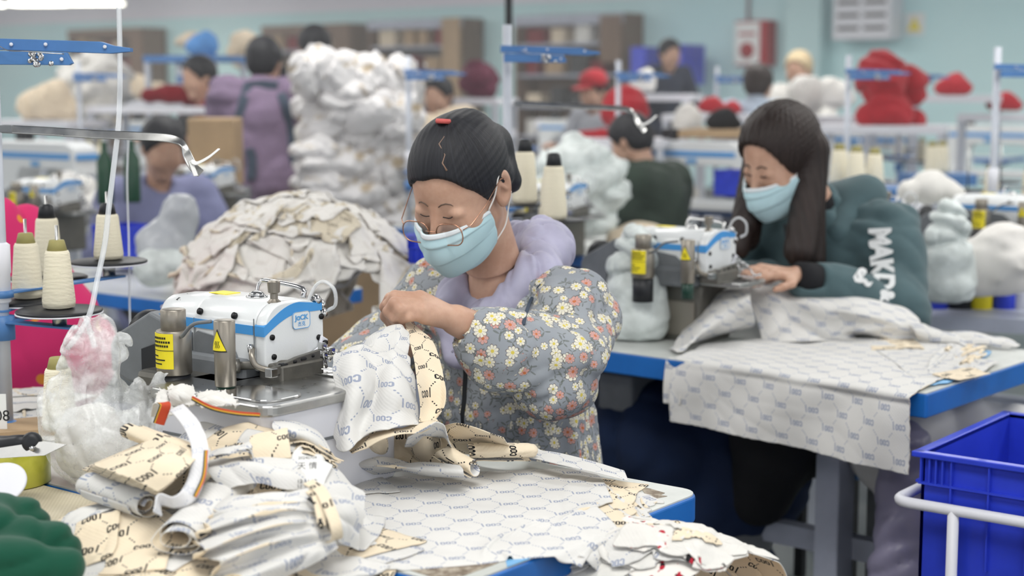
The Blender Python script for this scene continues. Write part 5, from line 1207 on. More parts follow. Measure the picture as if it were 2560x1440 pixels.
V, Fq = sdf_grid(vest, (-.2, -.2, .78), (.2, .2, 1.14), .0042); vs = add('hooded_vest', npmesh('hooded_vest', V, Fq), M_LILAC, wm)
b = MB(); b.tube([hit(vest, (x, -.3, z), (0, 1, 0), .4, 400) for x, z in ((.004, .965), (.003, .94), (.002, .91), (.001, .88))], .0024, 8); b.obj('vest_seam', M_LILAC, vs)
lc = [(Vector((.08*s, .03, .50)), Vector(J['kn'+k]), .10, .08) for s, k in ((1, 'L'), (-1, 'R'))]+[(Vector(J['kn'+k]), Vector(J['an'+k]), .075, .055) for k in 'LR']
lo, hi = bounds(lc); V, Fq = sdf_grid(caps_fn(lc, .03), lo, hi, .013); add('trousers', npmesh('trousers', V, Fq), M_BLACKC, wm)
for k in 'LR':
    an = Vector(J['an'+k]); sc = [(an+Vector((0, .02, -.05)), an+Vector((0, -.13, -.065)), .038, .032), (an, an+Vector((0, 0, -.05)), .035, .04)]
    lo, hi = bounds(sc); V, Fq = sdf_grid(caps_fn(sc, .03), lo, hi, .009); add('shoe', npmesh('shoe', V, Fq), M_GREYP, wm)
# hair, brows, lids, mask, glasses
V, Fq = sdf_grid(hair_fn('updo', .0065), (-.11, -.12, -.14), (.11, .17, .15), .0026)
tie = np.array((0, .03, .115)); dv = V-tie
uv = np.stack([np.arctan2(dv[:, 0], -dv[:, 1])*.10, np.linalg.norm(dv, axis=1)], 1)
ha = add('hair', npmesh('hair', xf(V, H1), Fq, uv), M_HAIR, wm)
hf1 = hair_fn('updo', .0065); hh1 = head_fn(tuple(Hi @ Vector(J['neck'])))
b = MB(); b.lathe([(.006, -.004), (.012, -.004), (.0135, 0), (.012, .004), (.006, .004)], seg=16, M=H1 @ frame((.0, .012, .1275), (1, 0, 0), (0, .6, .8))); b.obj('hair_tie', mat('coral_band', (206, 96, 92), .6), ha)
def sk(fn, x, y, z, out=.0006):
    p = Vector((x, y, z)); c = Vector((0, .0, .02)); d = (c-p).normalized(); q = hit(fn, c-d*.20, d, .2, 500); return H1 @ (q-d*out)
b = MB(); b.tube([sk(hf1, *p, .0) for p in ((.004, -.0, .13), (.016, -.02, .125), (.012, -.035, .12), (.028, -.05, .11), (.026, -.062, .10), (.036, -.07, .09))], .0016, 6, rs=[.0004, .0008, .0009, .0010, .0012, .0018]); b.obj('hair_parting', mat('parting_skin', (150, 122, 104), .6), ha)
for s in (1, -1):
    b = MB(); b.tube([sk(hh1, s*x, -.12, z, .0) for x, z in ((.014, .024), (.022, .029), (.034, .031), (.046, .027), (.052, .021))], .0016, 6, rs=[.0016, .0022, .0024, .0017, .0006], flat=.6); b.obj('eyebrow', mat('brow_hair', (98, 80, 70), .7), wm)
    b = MB(); b.tube([sk(hh1, s*x, -.12, z, .0004) for x, z in ((.018, -.003), (.024, -.0065), (.031, -.008), (.038, -.006), (.044, -.001))], .0009, 5); b.obj('eyelash', M_HAIR, wm)
face_mask(wm, H1)
gl = empty('glasses'); gl.parent = wm
for s in (1, -1):
    fm = H1 @ frame((s*.033, -.110, -.014), (1, s*.18, 0), (0, -.96, .28)) if s else None
    ol = rrect(.050, .037, .016, 6); b = MB(); b.tube([fm @ Vector((x, y, 0)) for x, y in ol], .0011, 6, True); b.obj('lens_rim', M_GOLD, gl)
    b = MB(); b.prism(ol, -.0004, .0004, M=fm); b.obj('lens', M_LENS, gl)
    b = MB(); b.tube([H1 @ Vector(p) for p in ((s*.058, -.104, -.006), (s*.068, -.092, -.004), (s*.076, -.05, .004), (s*.082, .005, .020), (s*.080, .022, .010))], .0009, 6); b.obj('temple', M_GOLD, gl)
    b = MB(); b.tube([H1 @ Vector(p) for p in ((s*.012, -.110, -.012), (s*.010, -.106, -.018), (s*.011, -.103, -.022))], .0007, 5); b.ell(H1 @ Vector((s*.0105, -.103, -.022)), .003); b.obj('nose_pad', M_LENS, gl)
b = MB(); b.tube(bez([H1 @ Vector(p) for p in ((.010, -.113, -.008), (0, -.117, -.005), (-.010, -.113, -.008))], 10), .0009, 6); b.obj('bridge', M_GOLD, gl)
# stool under her
def stool(C, rz, label):
    s = empty('stool', (C[0], C[1], 0), rz, label, 'stool')
    b = MB(); b.box((0, .03, .385), (.34, .30, .03), bev=.01); b.obj('seat', M_BLUED, s)
    for x in (-.14, .14):
        for y in (-.09, .15): b = MB(); b.box((x, y, .185), (.025, .025, .37)); b.obj('leg', M_BLK, s)
    return s
stool(C1, RZ, 'stool under the person in the daisy jacket')
# ================================================================ second station, on the right
HFm = None
m2 = dup(mach0, Vector((.475, 3.56, .75)), RZ2, 'white overlock sewing machine behind the thread-filled bag, used by the person in teal', 'overlock machines'); mach0['group'] = 'overlock machines'
for ch in list(m2.children):
    if ch.name.split('.')[0] in ('bed_case', 'bed_plate', 'looper_cover', 'case_groove', 'lower_casting'): bpy.data.objects.remove(ch)
b = MB(); b.box((-.10, .03, .068), (.15, .13, .136), bev=.006); b.obj('bed_case', M_CAST, m2)
b = MB(); b.box((.0, .02, .142), (.16, .11, .012), bev=.003); b.obj('bed_plate', M_STEEL, m2)
b = MB(); b.box((-.09, -.037, .055), (.10, .004, .08), bev=.0015); b.obj('case_door', M_TUBE, m2)
# long printed cloth over the front edge
def edge_pts(px, zz=.7525): return [np.array(tuple(Wz(x, y, zz))) for x, y in px]
E = edge_pts([(1692, 893), (1760, 902), (1850, 915), (1925, 925), (2000, 937), (2080, 949), (2150, 960), (2220, 971), (2287, 982)])
B1 = edge_pts([(1760, 862), (1830, 855), (1910, 849), (1990, 846), (2080, 845), (2160, 846), (2250, 850), (2360, 858), (2470, 868)], .756)
B2 = edge_pts([(1720, 880), (1800, 882), (1885, 888), (1960, 892), (2045, 898), (2130, 905), (2215, 912), (2300, 920), (2390, 930)], .756)
fr_ = -np.array(tuple(U2)); drops = np.linspace(.135, .155, 9)
rows = [B1, B2, E]
for k, f in enumerate((.12, .4, .7, 1.0)):
    rows.append([E[i]+fr_*(.016+.006*math.sin(i*1.9+k))*(1 if f < .3 else 1.25)-np.array((0, 0, drops[i]*f+.004)) for i in range(9)])
rows[2] = [e+fr_*.004 for e in E]
patch('fabric_length', [[tuple(p) for p in r] for r in rows], (M_CREAM, M_WHITE), 'long white cloth with reversed blue-grey print hanging over the front edge of the right table', world=True, n=(70, 110), wr=((.0025, 18), (.001, 60)), seed=61, thick=.002, edge=.0006)
e0 = [Wz(1672, 892, .7525), Wz(1695, 894, .7525), Wz(1716, 897, .7525)]
patch('fabric_piece', [[tuple(p) for p in e0], [tuple(p-U2*.012-Vector((0, 0, .01))) for p in e0], [tuple(p-U2*.02-Vector((0, 0, .055))) for p in e0], [tuple(p-U2*.02-Vector((0, 0, .10))) for p in e0]], (M_CREAM, M_WHITE), 'narrow white flap hanging at the left end of the long printed cloth', world=True, n=(30, 14), wr=((.002, 40),), seed=62)
HF6 = HF(.0, 2.4, 2.0, 4.4, .008, .0); HF6.rect(A2, D2, U2, -1.27, .03, -.03, .65, .757)
def sq6(q, mats, label, seed, z=.765, **k): return sheetq('fabric_piece', q, mats, label, seed, hf=HF6, z=z, **k)
sq6([(2230, 850), (2440, 858), (2482, 884), (2300, 965)], WC, 'ragged white pieces lying along the right edge of the right table', 141, amp=.008, over=1.06)
sq6([(2150, 842), (2290, 838), (2300, 866), (2180, 868)], CW, 'cream printed piece peeping from under the garment being sewn', 142, amp=.004)
sq6([(2370, 930), (2420, 912), (2440, 925), (2385, 945)], CW, 'cream printed scrap at the front right corner of the right table', 143, amp=.003, n=(14, 14))
o = sheetq('tape_strip', [(2440, 887), (2475, 878), (2372, 955), (2310, 968)], (M_LBLUE,), 'light blue tape strip stuck on the right rim of the right table', 9, hf=HF(.0, 2.4, 2.0, 4.4, .05, .7505), z=.751, amp=0, steps=1, n=(6, 6), cat='tape')
# the garment being sewn
MWm = (M_WHITE, M_WHITE)
patch('garment_sleeve', [[(1736, 742, .84), (1782, 704, .875), (1838, 688, .885), (1872, 700, .88)], [(1728, 785, .80), (1772, 768, .83), (1822, 755, .85), (1878, 770, .85)], [(1705, 836, .77), (1742, 832, .79), (1790, 818, .80), (1882, 812, .79)], [(1672, 868, .758), (1702, 880, .758), (1752, 850, .758), (1800, 830, .758)]], MWm, 'white sleeve lying left of the sewn garment with its dark open end toward the viewer', 'garment', zm=True, n=(60, 50), wr=((.006, 20), (.002, 60)), seed=63)
patch('garment', [[(1845, 688, .885), (1900, 692, .875), (1975, 712, .86), (2060, 738, .845), (2150, 748, .84), (2240, 766, .82), (2296, 792, .80)],
    [(1860, 716, .865), (1920, 728, .86), (1995, 748, .845), (2075, 770, .83), (2160, 782, .825), (2245, 796, .805), (2312, 812, .79)],
    [(1880, 770, .82), (1945, 780, .815), (2015, 798, .80), (2085, 812, .79), (2170, 806, .80), (2250, 820, .785), (2330, 826, .78)],
    [(1898, 820, .78), (1960, 830, .775), (2030, 838, .77), (2092, 838, .765), (2150, 828, .78), (2240, 840, .765), (2340, 840, .765)],
    [(1905, 850, .758), (1965, 856, .758), (2040, 856, .758), (2110, 848, .758), (2170, 842, .758), (2250, 850, .758), (2345, 850, .758)]], MWm, 'white printed garment mounded on the right table under the needle', 'garment', zm=True, n=(70, 90), wr=((.008, 16), (.003, 45)), seed=64)
patch('fabric_piece', [[(2270, 800, .80), (2340, 822, .78), (2420, 832, .775), (2500, 848, .768), (2540, 860, .762)], [(2285, 826, .785), (2350, 838, .775), (2430, 846, .77), (2505, 860, .764), (2548, 868, .758)], [(2300, 850, .76), (2350, 856, .76), (2430, 860, .76), (2500, 868, .757), (2545, 872, .756)]], MWm, 'flat white tail of cloth trailing to the right corner of the right table', zm=True, wr=((.005, 24), (.002, 60)), seed=65)
# thread-filled bag
b2c = Wz(1590, 850, .75)
def _b2(X, Y, Z):
    q = cap(X, Y, Z, (0, 0, .055), (0, 0, .10), .078, .070, sq=((0, 1, 0), 1.25)); q = smin(q, cap(X, Y, Z, (-.005, 0, .13), (.0, 0, .215), .066, .045), .02)
    q = smax(q, -(Z-.002), .01); up = np.clip((Z-.12)/.05, 0, 1); return q+folds(41, 55)(X, Y, Z)*(.003+.010*up)+folds(42, 120)(X, Y, Z)*.004*up
bg2 = empty('plastic_bag', b2c, 0, 'tall clear bag filled with white thread waste standing left of the second machine', 'plastic bag')
sdf_obj('bag_skin', _b2, (-.11, -.1, -.01), (.11, .1, .28), .005, M_BAG2, bg2)
sdf_obj('thread_waste', lambda X, Y, Z: smax(cap(X, Y, Z, (0, 0, .055), (0, 0, .10), .070, .062, sq=((0, 1, 0), 1.25))+folds(43, 90)(X, Y, Z)*.004, -(Z-.006), .01), (-.1, -.09, 0), (.1, .09, .18), .005, M_SNOW, bg2)
# stand of the second station is drawn with the back rows
# ---------------------------------------------------------------- person in teal
C2 = Vector((.803, 3.967, 0)); RP2 = math.radians(-38); R2i = Matrix.Rotation(-RP2, 3, 'Z')
def W2(x, y, Y): return R2i @ (W(x, y, Y)-C2)
J2 = dict(pelvis=(.02, .05, .50), chest=(.01, .02, .84), neck=(-.01, -.05, 1.035), head=(-.035, -.19, 1.165), shL=(.165, .02, .975), shR=(-.165, .0, .965),
          elL=(.235, -.08, .80), elR=(-.25, -.10, .80), wrL=W2(1990, 690, 3.66), wrR=W2(1925, 700, 3.80), hdL=W2(1890, 668, 3.60), hdR=W2(1860, 690, 3.70), hnL=(0, -.4, .9), hnR=(0, -.2, 1),
          knL=W2(1950, 1085, 3.50), knR=W2(1800, 1070, 3.72), anL=W2(1880, 1300, 3.62), anR=W2(1790, 1280, 3.75), curl=.55)
w2, H2 = person('person', 'seated person with long brown hair, mask and dark teal hoodie at the second machine', C2, RP2, J2, euler_head(math.radians(30), math.radians(-14), math.radians(4)), M_TEAL, .0065, .0035, M_BLACKC, None, arm_r=(.074, .074, .050), torso=(.150, .165), fold=.007, detail=True, mask=True, hood=False, topname='hoodie', hs=1.06, trw=1.45)
nk2 = Vector(J2['neck'])
def hairL(X, Y, Z):
    Hv = H2.inverted(); a = [Hv[0][0]*X+Hv[0][1]*Y+Hv[0][2]*Z+Hv[0][3], Hv[1][0]*X+Hv[1][1]*Y+Hv[1][2]*Z+Hv[1][3], Hv[2][0]*X+Hv[2][1]*Y+Hv[2][2]*Z+Hv[2][3]]
    q = hair_fn('long', .012)(*a)*1.06
    h = Vector(J2['head'])
    for s, x1, y1, z1, r1 in ((1, .085, -.03, -.22, .040), (1, .075, .03, -.24, .045), (-1, .075, -.05, -.22, .032), (-1, .08, .0, -.20, .036), (1, .03, .08, -.22, .04)):
        q = smin(q, cap(X, Y, Z, h+Vector((s*.070, .03, .02)), h+Vector((s*x1, y1-.02, z1)), .034, r1, sq=((0, 1, 0), 1.2)), .025)
    return q+np.sin(np.arctan2(X-h.x, Y-h.y)*40)*.0016
V, Fq = sdf_grid(hairL, (-.21, -.36, .84), (.18, .06, 1.34), .0045)
uv = np.stack([np.arctan2(V[:, 0]-J2['head'][0], V[:, 1]-J2['head'][1])*.12, V[:, 2]], 1); hb = add('hair', npmesh('hair', V, Fq, uv), M_HAIRB, w2)
jd = [c for c in w2.children if c.name.startswith('hoodie')][0]
def _hood(X, Y, Z):
    q = smin(cap(X, Y, Z, nk2+Vector((-.06, .10, -.01)), nk2+Vector((.08, .10, .015)), .055, .066), cap(X, Y, Z, nk2+Vector((.08, .08, .0)), nk2+Vector((.075, -.01, -.06)), .055, .035), .03); return q+folds(71, 30)(X, Y, Z)*.007
V, Fq = sdf_grid(_hood, nk2+Vector((-.16, -.1, -.14)), nk2+Vector((.2, .22, .14)), .007); add('hood', npmesh('hood', V, Fq), M_TEAL, jd)
V, Fq = sdf_grid(lambda X, Y, Z: cap(X, Y, Z, nk2+Vector((0, -.0, -.06)), nk2+Vector((0, -.01, .005)), .068, .056)+folds(72, 60)(X, Y, Z)*.002, nk2+Vector((-.09, -.1, -.14)), nk2+Vector((.09, .1, .06)), .006); add('collar', npmesh('collar', V, Fq), M_BLACKC, w2)
for s in 'LR':
    a = Vector(J2['wr'+s]); e = Vector(J2['el'+s]); d = (e-a).normalized(); b = MB(); b.cyl(a-d*.002, a+d*.05, .036, .046, seg=20); b.obj('cuff', M_BLACKC, jd)
dgr = bpy.context.evaluated_depsgraph_get(); dgr.update()
from mathutils.bvhtree import BVHTree
bv = BVHTree.FromObject(jd, dgr); camL = R2i @ (Vector((0, 0, CAMH))-C2)
def cast2(x, y):
    p = W2(x, y, 3.0); d = (p-camL).normalized(); h = bv.ray_cast(camL, d); return (h[0], h[1], d)
M_PRINT = mat('white_print', (232, 234, 234), .7)
for ch, x, y, sz, rot in (('M', 2197, 592, .070, -90), ('A', 2200, 630, .070, -90), ('K', 2203, 668, .070, -90), ('D', 2208, 704, .066, -92), ('&', 2216, 738, .045, -92), ('S', 2148, 690, .050, -35), ('~', 2165, 705, .05, -30)):
    p, nrm, d = cast2(x, y)
    if p is None: continue
    right = (R2i @ Vector((1, 0, 0))); nn = (nrm-d*1.2).normalized(); M = frame(p-d*.006, right, nn) @ Matrix.Rotation(math.radians(rot), 4, 'Z')
    text('hoodie_lettering', ch, sz, M_PRINT, jd, M, .003, bold=.0035, squash=.8)
zpp = [cast2(x, y) for x, y in ((1962, 560), (1966, 590), (1970, 620), (1972, 645))]; zpp = [p-d*.002 for p, n_, d in zpp if p is not None]
if len(zpp) > 2: ribbon('zip', zpp, .008, (M_DARK,), (1, 0, 0), parent=jd, world=True, n=16, thick=.002)
for s in (1, -1):
    Hh = head_fn(tuple(H2.inverted() @ nk2))
    def sk2(x, z):
        p = Vector((x, -.12, z)); c = Vector((0, 0, .02)); d = (c-p).normalized(); return H2 @ (hit(Hh, c-d*.20, d, .2, 400))
    b = MB(); b.tube([sk2(s*x, z) for x, z in ((.014, .026), (.030, .033), (.050, .024))], .0022, 6); b.obj('eyebrow', M_HAIRB, w2)
    b = MB(); b.tube([sk2(s*x, z) for x, z in ((.018, -.003), (.031, -.007), (.044, .0))], .0018, 6); b.obj('eyelash', M_HAIR, w2)
stool(C2, RZ2, 'stool under the person in the teal hoodie')
# ---------------------------------------------------------------- crate and trolley at the lower right
ck = W(2306, 1128, 2.72)
cr = empty('plastic_crate', ck, RZ, 'bright blue plastic crate with ribbed sides at the lower right', 'crate')
CL, CWd, CH = .60, .42, .32; b = MB()
for (c, d) in (((CL/2, .003, -CH/2), (CL, .006, CH)), ((CL/2, CWd-.003, -CH/2), (CL, .006, CH)), ((.003, CWd/2, -CH/2), (.006, CWd, CH)), ((CL-.003, CWd/2, -CH/2), (.006, CWd, CH)), ((CL/2, CWd/2, -CH+.003), (CL, CWd, .006))): b.box(c, d)
b.obj('shell', M_CRATE, cr)
b = MB()
for (c, d) in (((CL/2, -.004, -.004), (CL+.03, .02, .010)), ((CL/2, CWd+.004, -.004), (CL+.03, .02, .010)), ((-.004, CWd/2, -.004), (.02, CWd+.02, .010)), ((CL+.004, CWd/2, -.004), (.02, CWd+.02, .010))): b.box(c, d, bev=.002)
b.obj('rim', M_CRATE, cr)
b = MB(); b.box((CL/2, -.005, -.055), (CL+.004, .012, .004)); b.box((-.005, CWd/2, -.055), (.012, CWd, .004)); b.obj('ledge', M_CRATE, cr)
for x in [.002, .018, .030, .042, .058]+[.058+.068*k for k in range(1, 8)]: b = MB(); b.box((x, -.005, -.030 if x < .05 else -.1), (.003, .011, .05 if x < .05 else .19)); b.obj('rib', M_CRATE, cr)
for y in (.03, .12, .21, .30, .39): b = MB(); b.box((-.005, y, -.1), (.011, .003, .19)); b.obj('rib', M_CRATE, cr)
b = MB(); b.box((.26, -.006, -.085), (.09, .014, .05), bev=.002); b.obj('handle_recess', M_CRATE, cr)
tr = empty('trolley', ck, RZ, 'white tubular trolley frame around the blue crate', 'trolley')
b = MB(); zt = -.088; b.tube([(-.035+.03*(1-math.cos(t)), -.035+.03*(1-math.sin(t)), zt) for t in np.linspace(0, PI/2, 6)]+[(.68, -.035, zt), (.70, .0, zt), (.70, .46, zt), (-.035, .46, zt)], .010, 12, True); b.obj('top_rail', M_WPLAST, tr)
for x, y in ((.075, -.035), (.60, -.035), (.075, .46), (.60, .46)): b = MB(); b.cyl((x, y, zt), (x, y, -ck.z+.06), .010, seg=12); b.obj('leg', M_WPLAST, tr)
b = MB(); b.box((.33, .21, -CH-.02), (.72, .50, .02)); b.obj('shelf', M_LEG, tr)
for x, y in ((.075, -.035), (.60, -.035), (.075, .46), (.60, .46)): b = MB(); b.cyl((x-.012, y, -ck.z+.032), (x+.012, y, -ck.z+.032), .031, seg=18); b.obj('wheel', M_DARK, tr)
# white cloth heap and clear sack under the right table
def blobthing(name, c, prims, fold_, m, label, cat, h=.01, group=None, k=.05, flat=None, fr=26):
    cc = [(Vector(a), Vector(b_), r0, r1) for a, b_, r0, r1 in prims]; lo, hi = bounds(cc, .03); f0 = caps_fn(cc, k); ff = folds(int(abs(c[0]*91+c[2]*17))+2, fr); f2 = folds(9, fr*2.3)
    def fn(X, Y, Z):
        q = f0(X, Y, Z)+fold_*ff(X, Y, Z)+fold_*.45*f2(X, Y, Z)
        return q if flat is None else np.maximum(q, flat-Z)
    return tag(sdf_obj(name, fn, lo, hi, h, m, None, c), label, cat, group)
q = W(2400, 1075, 3.35); blobthing('cloth_bundle', q, [((-.15, .05, -.02), (.16, 0, -.03), .10, .09), ((-.05, .05, -.1), (.1, .05, -.1), .13, .12)], .012, M_WHITE, 'white printed cloth bundle piled behind the blue crate', 'fabric bundle', fr=18)
q = W(2272, 1260, 3.15); blobthing('plastic_sack', q, [((0, 0, .12), (0, 0, -.25), .055, .09)], .012, mat('grey_lilac_plastic', (150, 146, 172), .3, alpha=.75), 'tall grey-lilac plastic sack hanging beside the blue crate', 'plastic sack', fr=24)
bb = MB(); q = W(2400, 1150, 3.35); bb.box((0, 0, 0), (.42, .32, q.z)); o = bb.obj('storage_box', M_GREYP, None, (q.x+.05, q.y+.02, q.z/2)); tag(o, 'grey storage box under the white cloth bundle at the right', 'box')
# under the right table
q = L2(-.86, .2, .62); b = MB(); b.box((0, 0, 0), (.10, .10, .09), bev=.008); o = b.obj('control_box', M_GREYP, None, q); o.rotation_euler = (0, 0, RZ2); tag(o, 'grey control box fixed below the left part of the right table', 'control box')
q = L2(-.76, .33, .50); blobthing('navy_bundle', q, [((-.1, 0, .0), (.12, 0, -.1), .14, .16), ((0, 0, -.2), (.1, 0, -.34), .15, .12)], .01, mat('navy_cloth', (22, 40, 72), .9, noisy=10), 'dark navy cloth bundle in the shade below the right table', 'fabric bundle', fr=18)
# ---------------------------------------------------------------- near heap bottom right
hc5 = W(1640, 1400, 2.0)
ct = empty('cart', (hc5.x, hc5.y, 0), RZ, 'low wooden cart carrying the pile of cut pieces at the bottom edge', 'cart')
b = MB(); b.box((0, 0, .295), (.52, .34, .59), bev=.01); b.obj('box', M_CARD, ct)
for x in (-.17, .17):
    for y in (-.13, .13): b = MB(); b.cyl((x-.012, y, .02), (x+.012, y, .02), .02, seg=14); b.obj('wheel', M_DARK, ct)
HF5 = HF(hc5.x-.5, hc5.y-.5, hc5.x+.5, hc5.y+.5, .005, .56); HF5.rect(hc5, D, U, -.26, .26, -.17, .17, .60); HF5.bump(hc5+D*.03, .36, .17, .145, .60, RZ, .9)
M_REDP = mat('white_red_print', (232, 228, 222), .9, build=lambda t, b, i: t.put(i['Base Color'], t.mix(t.ramp(t.noise(t.uv(), 60, 2), .60, .63), t.mix(t.ramp(t.noise(t.uv(), 30, 1), .62, .65), sRGB(232, 228, 222), sRGB(28, 26, 30)), sRGB(176, 32, 52))))
for k, (x, y, w_, h_, dg, sd, lab, z) in enumerate(((1600, 1400, .34, .26, -40, (M_WHITEP, M_REDP), 'white cloth at the bottom of the near right heap', .70), (1760, 1420, .30, .22, -10, WC, 'white piece spreading right in the near right heap', .68), (1540, 1390, .28, .2, 30, (M_WHITEP, M_REDP), 'white folded cloth at the left shoulder of the near right heap', .72),
      (1850, 1430, .22, .18, 10, (M_WHITEP, M_CREAM), 'white piece low at the right end of the near right heap', .66), (1640, 1370, .26, .22, -50, (M_REDP, M_WHITEP), 'white piece with red and black printed edge in the near right heap', .735), (1590, 1352, .24, .2, -20, (M_WHITEP, M_WHITE), 'white cloth folded on the crest of the near right heap', .75),
      (1760, 1372, .20, .16, -60, (M_WHITEP, M_CREAM), 'stiff white square standing up in the near right heap', .735), (1800, 1365, .16, .14, 20, (M_WHITEP, M_WHITEP), 'plain white piece at the upper right of the near right heap', .74), (1680, 1410, .2, .12, -30, (M_REDP, M_WHITEP), 'narrow white strip with red marks across the near right heap', .73), (1740, 1425, .08, .05, -20, CW, 'small cream printed scrap on the near right heap', .72))):
    drop('fabric_piece', HF5, Wz(x, y, z), w_, h_, math.radians(dg), sd, lab, comp=.56, amp=.036, seed=160+k, bend=.12, fold=2 if k in (1, 5, 8) else None, n=38)
# ================================================================ the rows behind
def btab(px, py, label, L=1.15, rz=RZ):
    o = dup(table0, Wz(px, py, .75)-Vector((0, 0, .75)), rz, label, 'blue-edged sewing tables'); return o
table0['group'] = 'blue-edged sewing tables'
def under(o, x, y, z): return o.matrix_basis @ Vector((x, y, z))
t_a = btab(228, 498, 'blue-edged table in the blurred row at the far left, behind the pink bag')
t_b = btab(560, 770, 'blue-edged table standing left of the big white fabric heap')
t_c = btab(668, 508, 'blue-edged table just behind the top of the big white fabric heap')
t_d = btab(1540, 372, 'blue-edged table below the red garments, in the middle distance')
t_e = btab(1872, 524, 'blue-edged table left of the head of the person in teal')
t_f = btab(2720, 716, 'blue-edged table at the right edge behind the person in teal')
t_g = btab(2510, 396, 'blue-edged table far off at the right, under the thread cones')
t_h = btab(1500, 606, 'blue-edged table between the two seated workers')
t_l = btab(1660, 655, 'blue-edged table hidden behind the second machine')
t_i = btab(330, 330, 'blue-edged table far off at the left behind the grey arm')
t_j = btab(1130, 330, 'blue-edged table far off behind the tall cloth stack')
t_k = btab(1960, 330, 'blue-edged table far off behind the black cloth')
for o in (t_a, t_b, t_c, t_d, t_e, t_f, t_g, t_h, t_i, t_j, t_k, t_l): o['group'] = 'blue-edged sewing tables'
# --- lockstitch machine with a long arm
def make_lock():
    r = empty('sewing_machine'); XZ = Matrix(((1, 0, 0, 0), (0, 0, -1, 0), (0, 1, 0, 0), (0, 0, 0, 1)))
    b = MB(); b.box((0, 0, .02), (.50, .18, .04), bev=.006); b.obj('bed', M_WPAINT, r)
    b = MB(); b.prism([(-.24, .04), (-.24, .26), (-.22, .29), (.18, .29), (.235, .265), (.24, .17), (.20, .165), (.19, .185), (-.10, .185), (-.125, .16), (-.125, .04)], -.055, .055, M=XZ, bev=.008); b.obj('arm', M_WPAINT, r)
    b = MB(); b.box((-.01, -.0565, .235), (.44, .003, .022)); b.box((.244, 0, .235), (.003, .10, .022)); b.obj('stripe', M_STRIPE, r)
    b = MB(); b.cyl((-.245, 0, .235), (-.275, 0, .235), .055, seg=24, bev=.005); b.obj('hand_wheel', M_WPLAST, r)
    b = MB(); b.cyl((.21, 0, .165), (.21, 0, .05), .004, seg=8); b.box((.21, 0, .05), (.025, .012, .008)); b.obj('needle_bar', M_CHROME, r)
    b = MB(); b.box((.0, -.058, .205), (.05, .003, .02)); b.obj('name_badge', M_LOGO, r)
    b = MB(); b.box((-.14, .0, .315), (.06, .05, .05), bev=.005); b.obj('control_panel', M_DARK, r)
    return r
lock0 = make_lock(); ul = []
def lock(px, py, Y, label, sc=1.0, rz=RZ):
    z = .75; o = lock0 if not ul else dup(lock0); ul.append(1); p = W(px, py, Y); o.location = (p.x, p.y, z); o.rotation_euler = (0, 0, rz); o.scale = (sc,)*3
    return tag(o, label, 'sewing machine', 'long-arm sewing machines of the far rows')
lock(1745, 470, 7.7, 'long-arm white machine left of the head of the person in teal', 1.15)
lock(2150, 400, 9.5, 'long-arm white machine under the red cloth pile, right of the middle', 1.2)
lock(1430, 330, 12.5, 'long-arm white machine in front of the worker with the red cap', 1.2)
lock(2480, 370, 10.5, 'long-arm white machine far off near the right edge', 1.2)
lock(120, 420, 7.2, 'long-arm white machine at the left behind the grey arm', 1.2)
lock(380, 300, 12.0, 'long-arm white machine far off left of the purple coat', 1.2)
lock(1180, 340, 10.5, 'long-arm white machine far off right of the tall cloth stack', 1.1)
def ovl(px, Y, label, rz=RZ):
    p = W(px, 500, Y); return dup(m2, Vector((p.x, p.y, .75)), rz, label, 'overlock machines')
ovl(2240, 4.45, 'blurred overlock machine beside the right-hand thread-filled bag')
ovl(2590, 4.75, 'blurred overlock machine cut by the right edge of the view')
ovl(1440, 5.4, 'blurred overlock machine between the two seated workers')
ovl(170, 5.6, 'blurred overlock machine behind the thread cones at the left')
ovl(560, 6.6, 'blurred overlock machine on the table behind the white heap')
# --- stands copied from the near one
def stand2(px, Y, lab, dz=0, arm=False, cn=2, rz=0):
    p = W(px, 300, Y); d = Vector((p.x-pb.x, p.y-pb.y, dz)); o = dup(ts, d, None, 'white and blue thread stand '+lab, 'thread stands of the far rows')
    if arm: dup(ta, d, None, 'thin grey arm on the stand '+lab, 'guide arms of the far rows')
    for k, (c, h, blk, l_) in enumerate(cones[:cn]):
        q = W(*c)+d; src = cone_k if (k == 0 and arm) else cone_o; e = dup(src, q+Vector((0, 0, .0035)), None, ('right', 'left')[k]+' cream cone on the stand '+lab, 'thread cones on the stand '+lab)
stand2(1268, 4.15, 'right behind the head of the bespectacled worker', .03, True, 2)
stand2(1022, 6.6, 'in front of the tall white cloth stack')
stand2(1545, 7.5, 'between the red cap and the green jacket')
stand2(2118, 6.4, 'left of the red cloth pile')
stand2(2488, 5.2, 'near the right edge of the view')
stand2(2250, 8.2, 'crossing the red cloth pile')
stand2(1790, 9.5, 'below the red hose cabinet')
stand2(200, 7.8, 'far left behind the blue guide arm')
stand2(455, 9.5, 'far left of the purple coat')
# cones that stand free on the station behind
for k, (x, y, Y) in enumerate(((1312, 508, 3.75), (1384, 548, 3.62))):
    p = W(x, y, Y); o = dup(cone_k, p, None, ('left' if k == 0 else 'right')+' one of the two black-capped cones close behind the bespectacled worker', 'thread cones behind the bespectacled worker'); o.scale = (1.15,)*3
    b = MB(); b.lathe([(.004, -.010), (.070, -.004), (.072, -.002), (.069, .0)], p, 32); b.obj('spool_disc', M_DARK, None); tag(bpy.data.objects[-1] if False else [q for q in COL.objects if q.name.startswith('spool_disc') and q.parent is None][-1], 'black spool disc carrying the '+('left' if k == 0 else 'right')+' black-capped cone', 'spool disc', 'free spool discs')
b = MB(); p = W(1312, 512, 3.75); b.cyl((p.x-.09, p.y, .75), (p.x-.09, p.y, 1.2), .010, seg=12); a_ = b.obj('spool_post', M_POLE); tag(a_, 'pale post holding the spool discs behind the bespectacled worker', 'post')
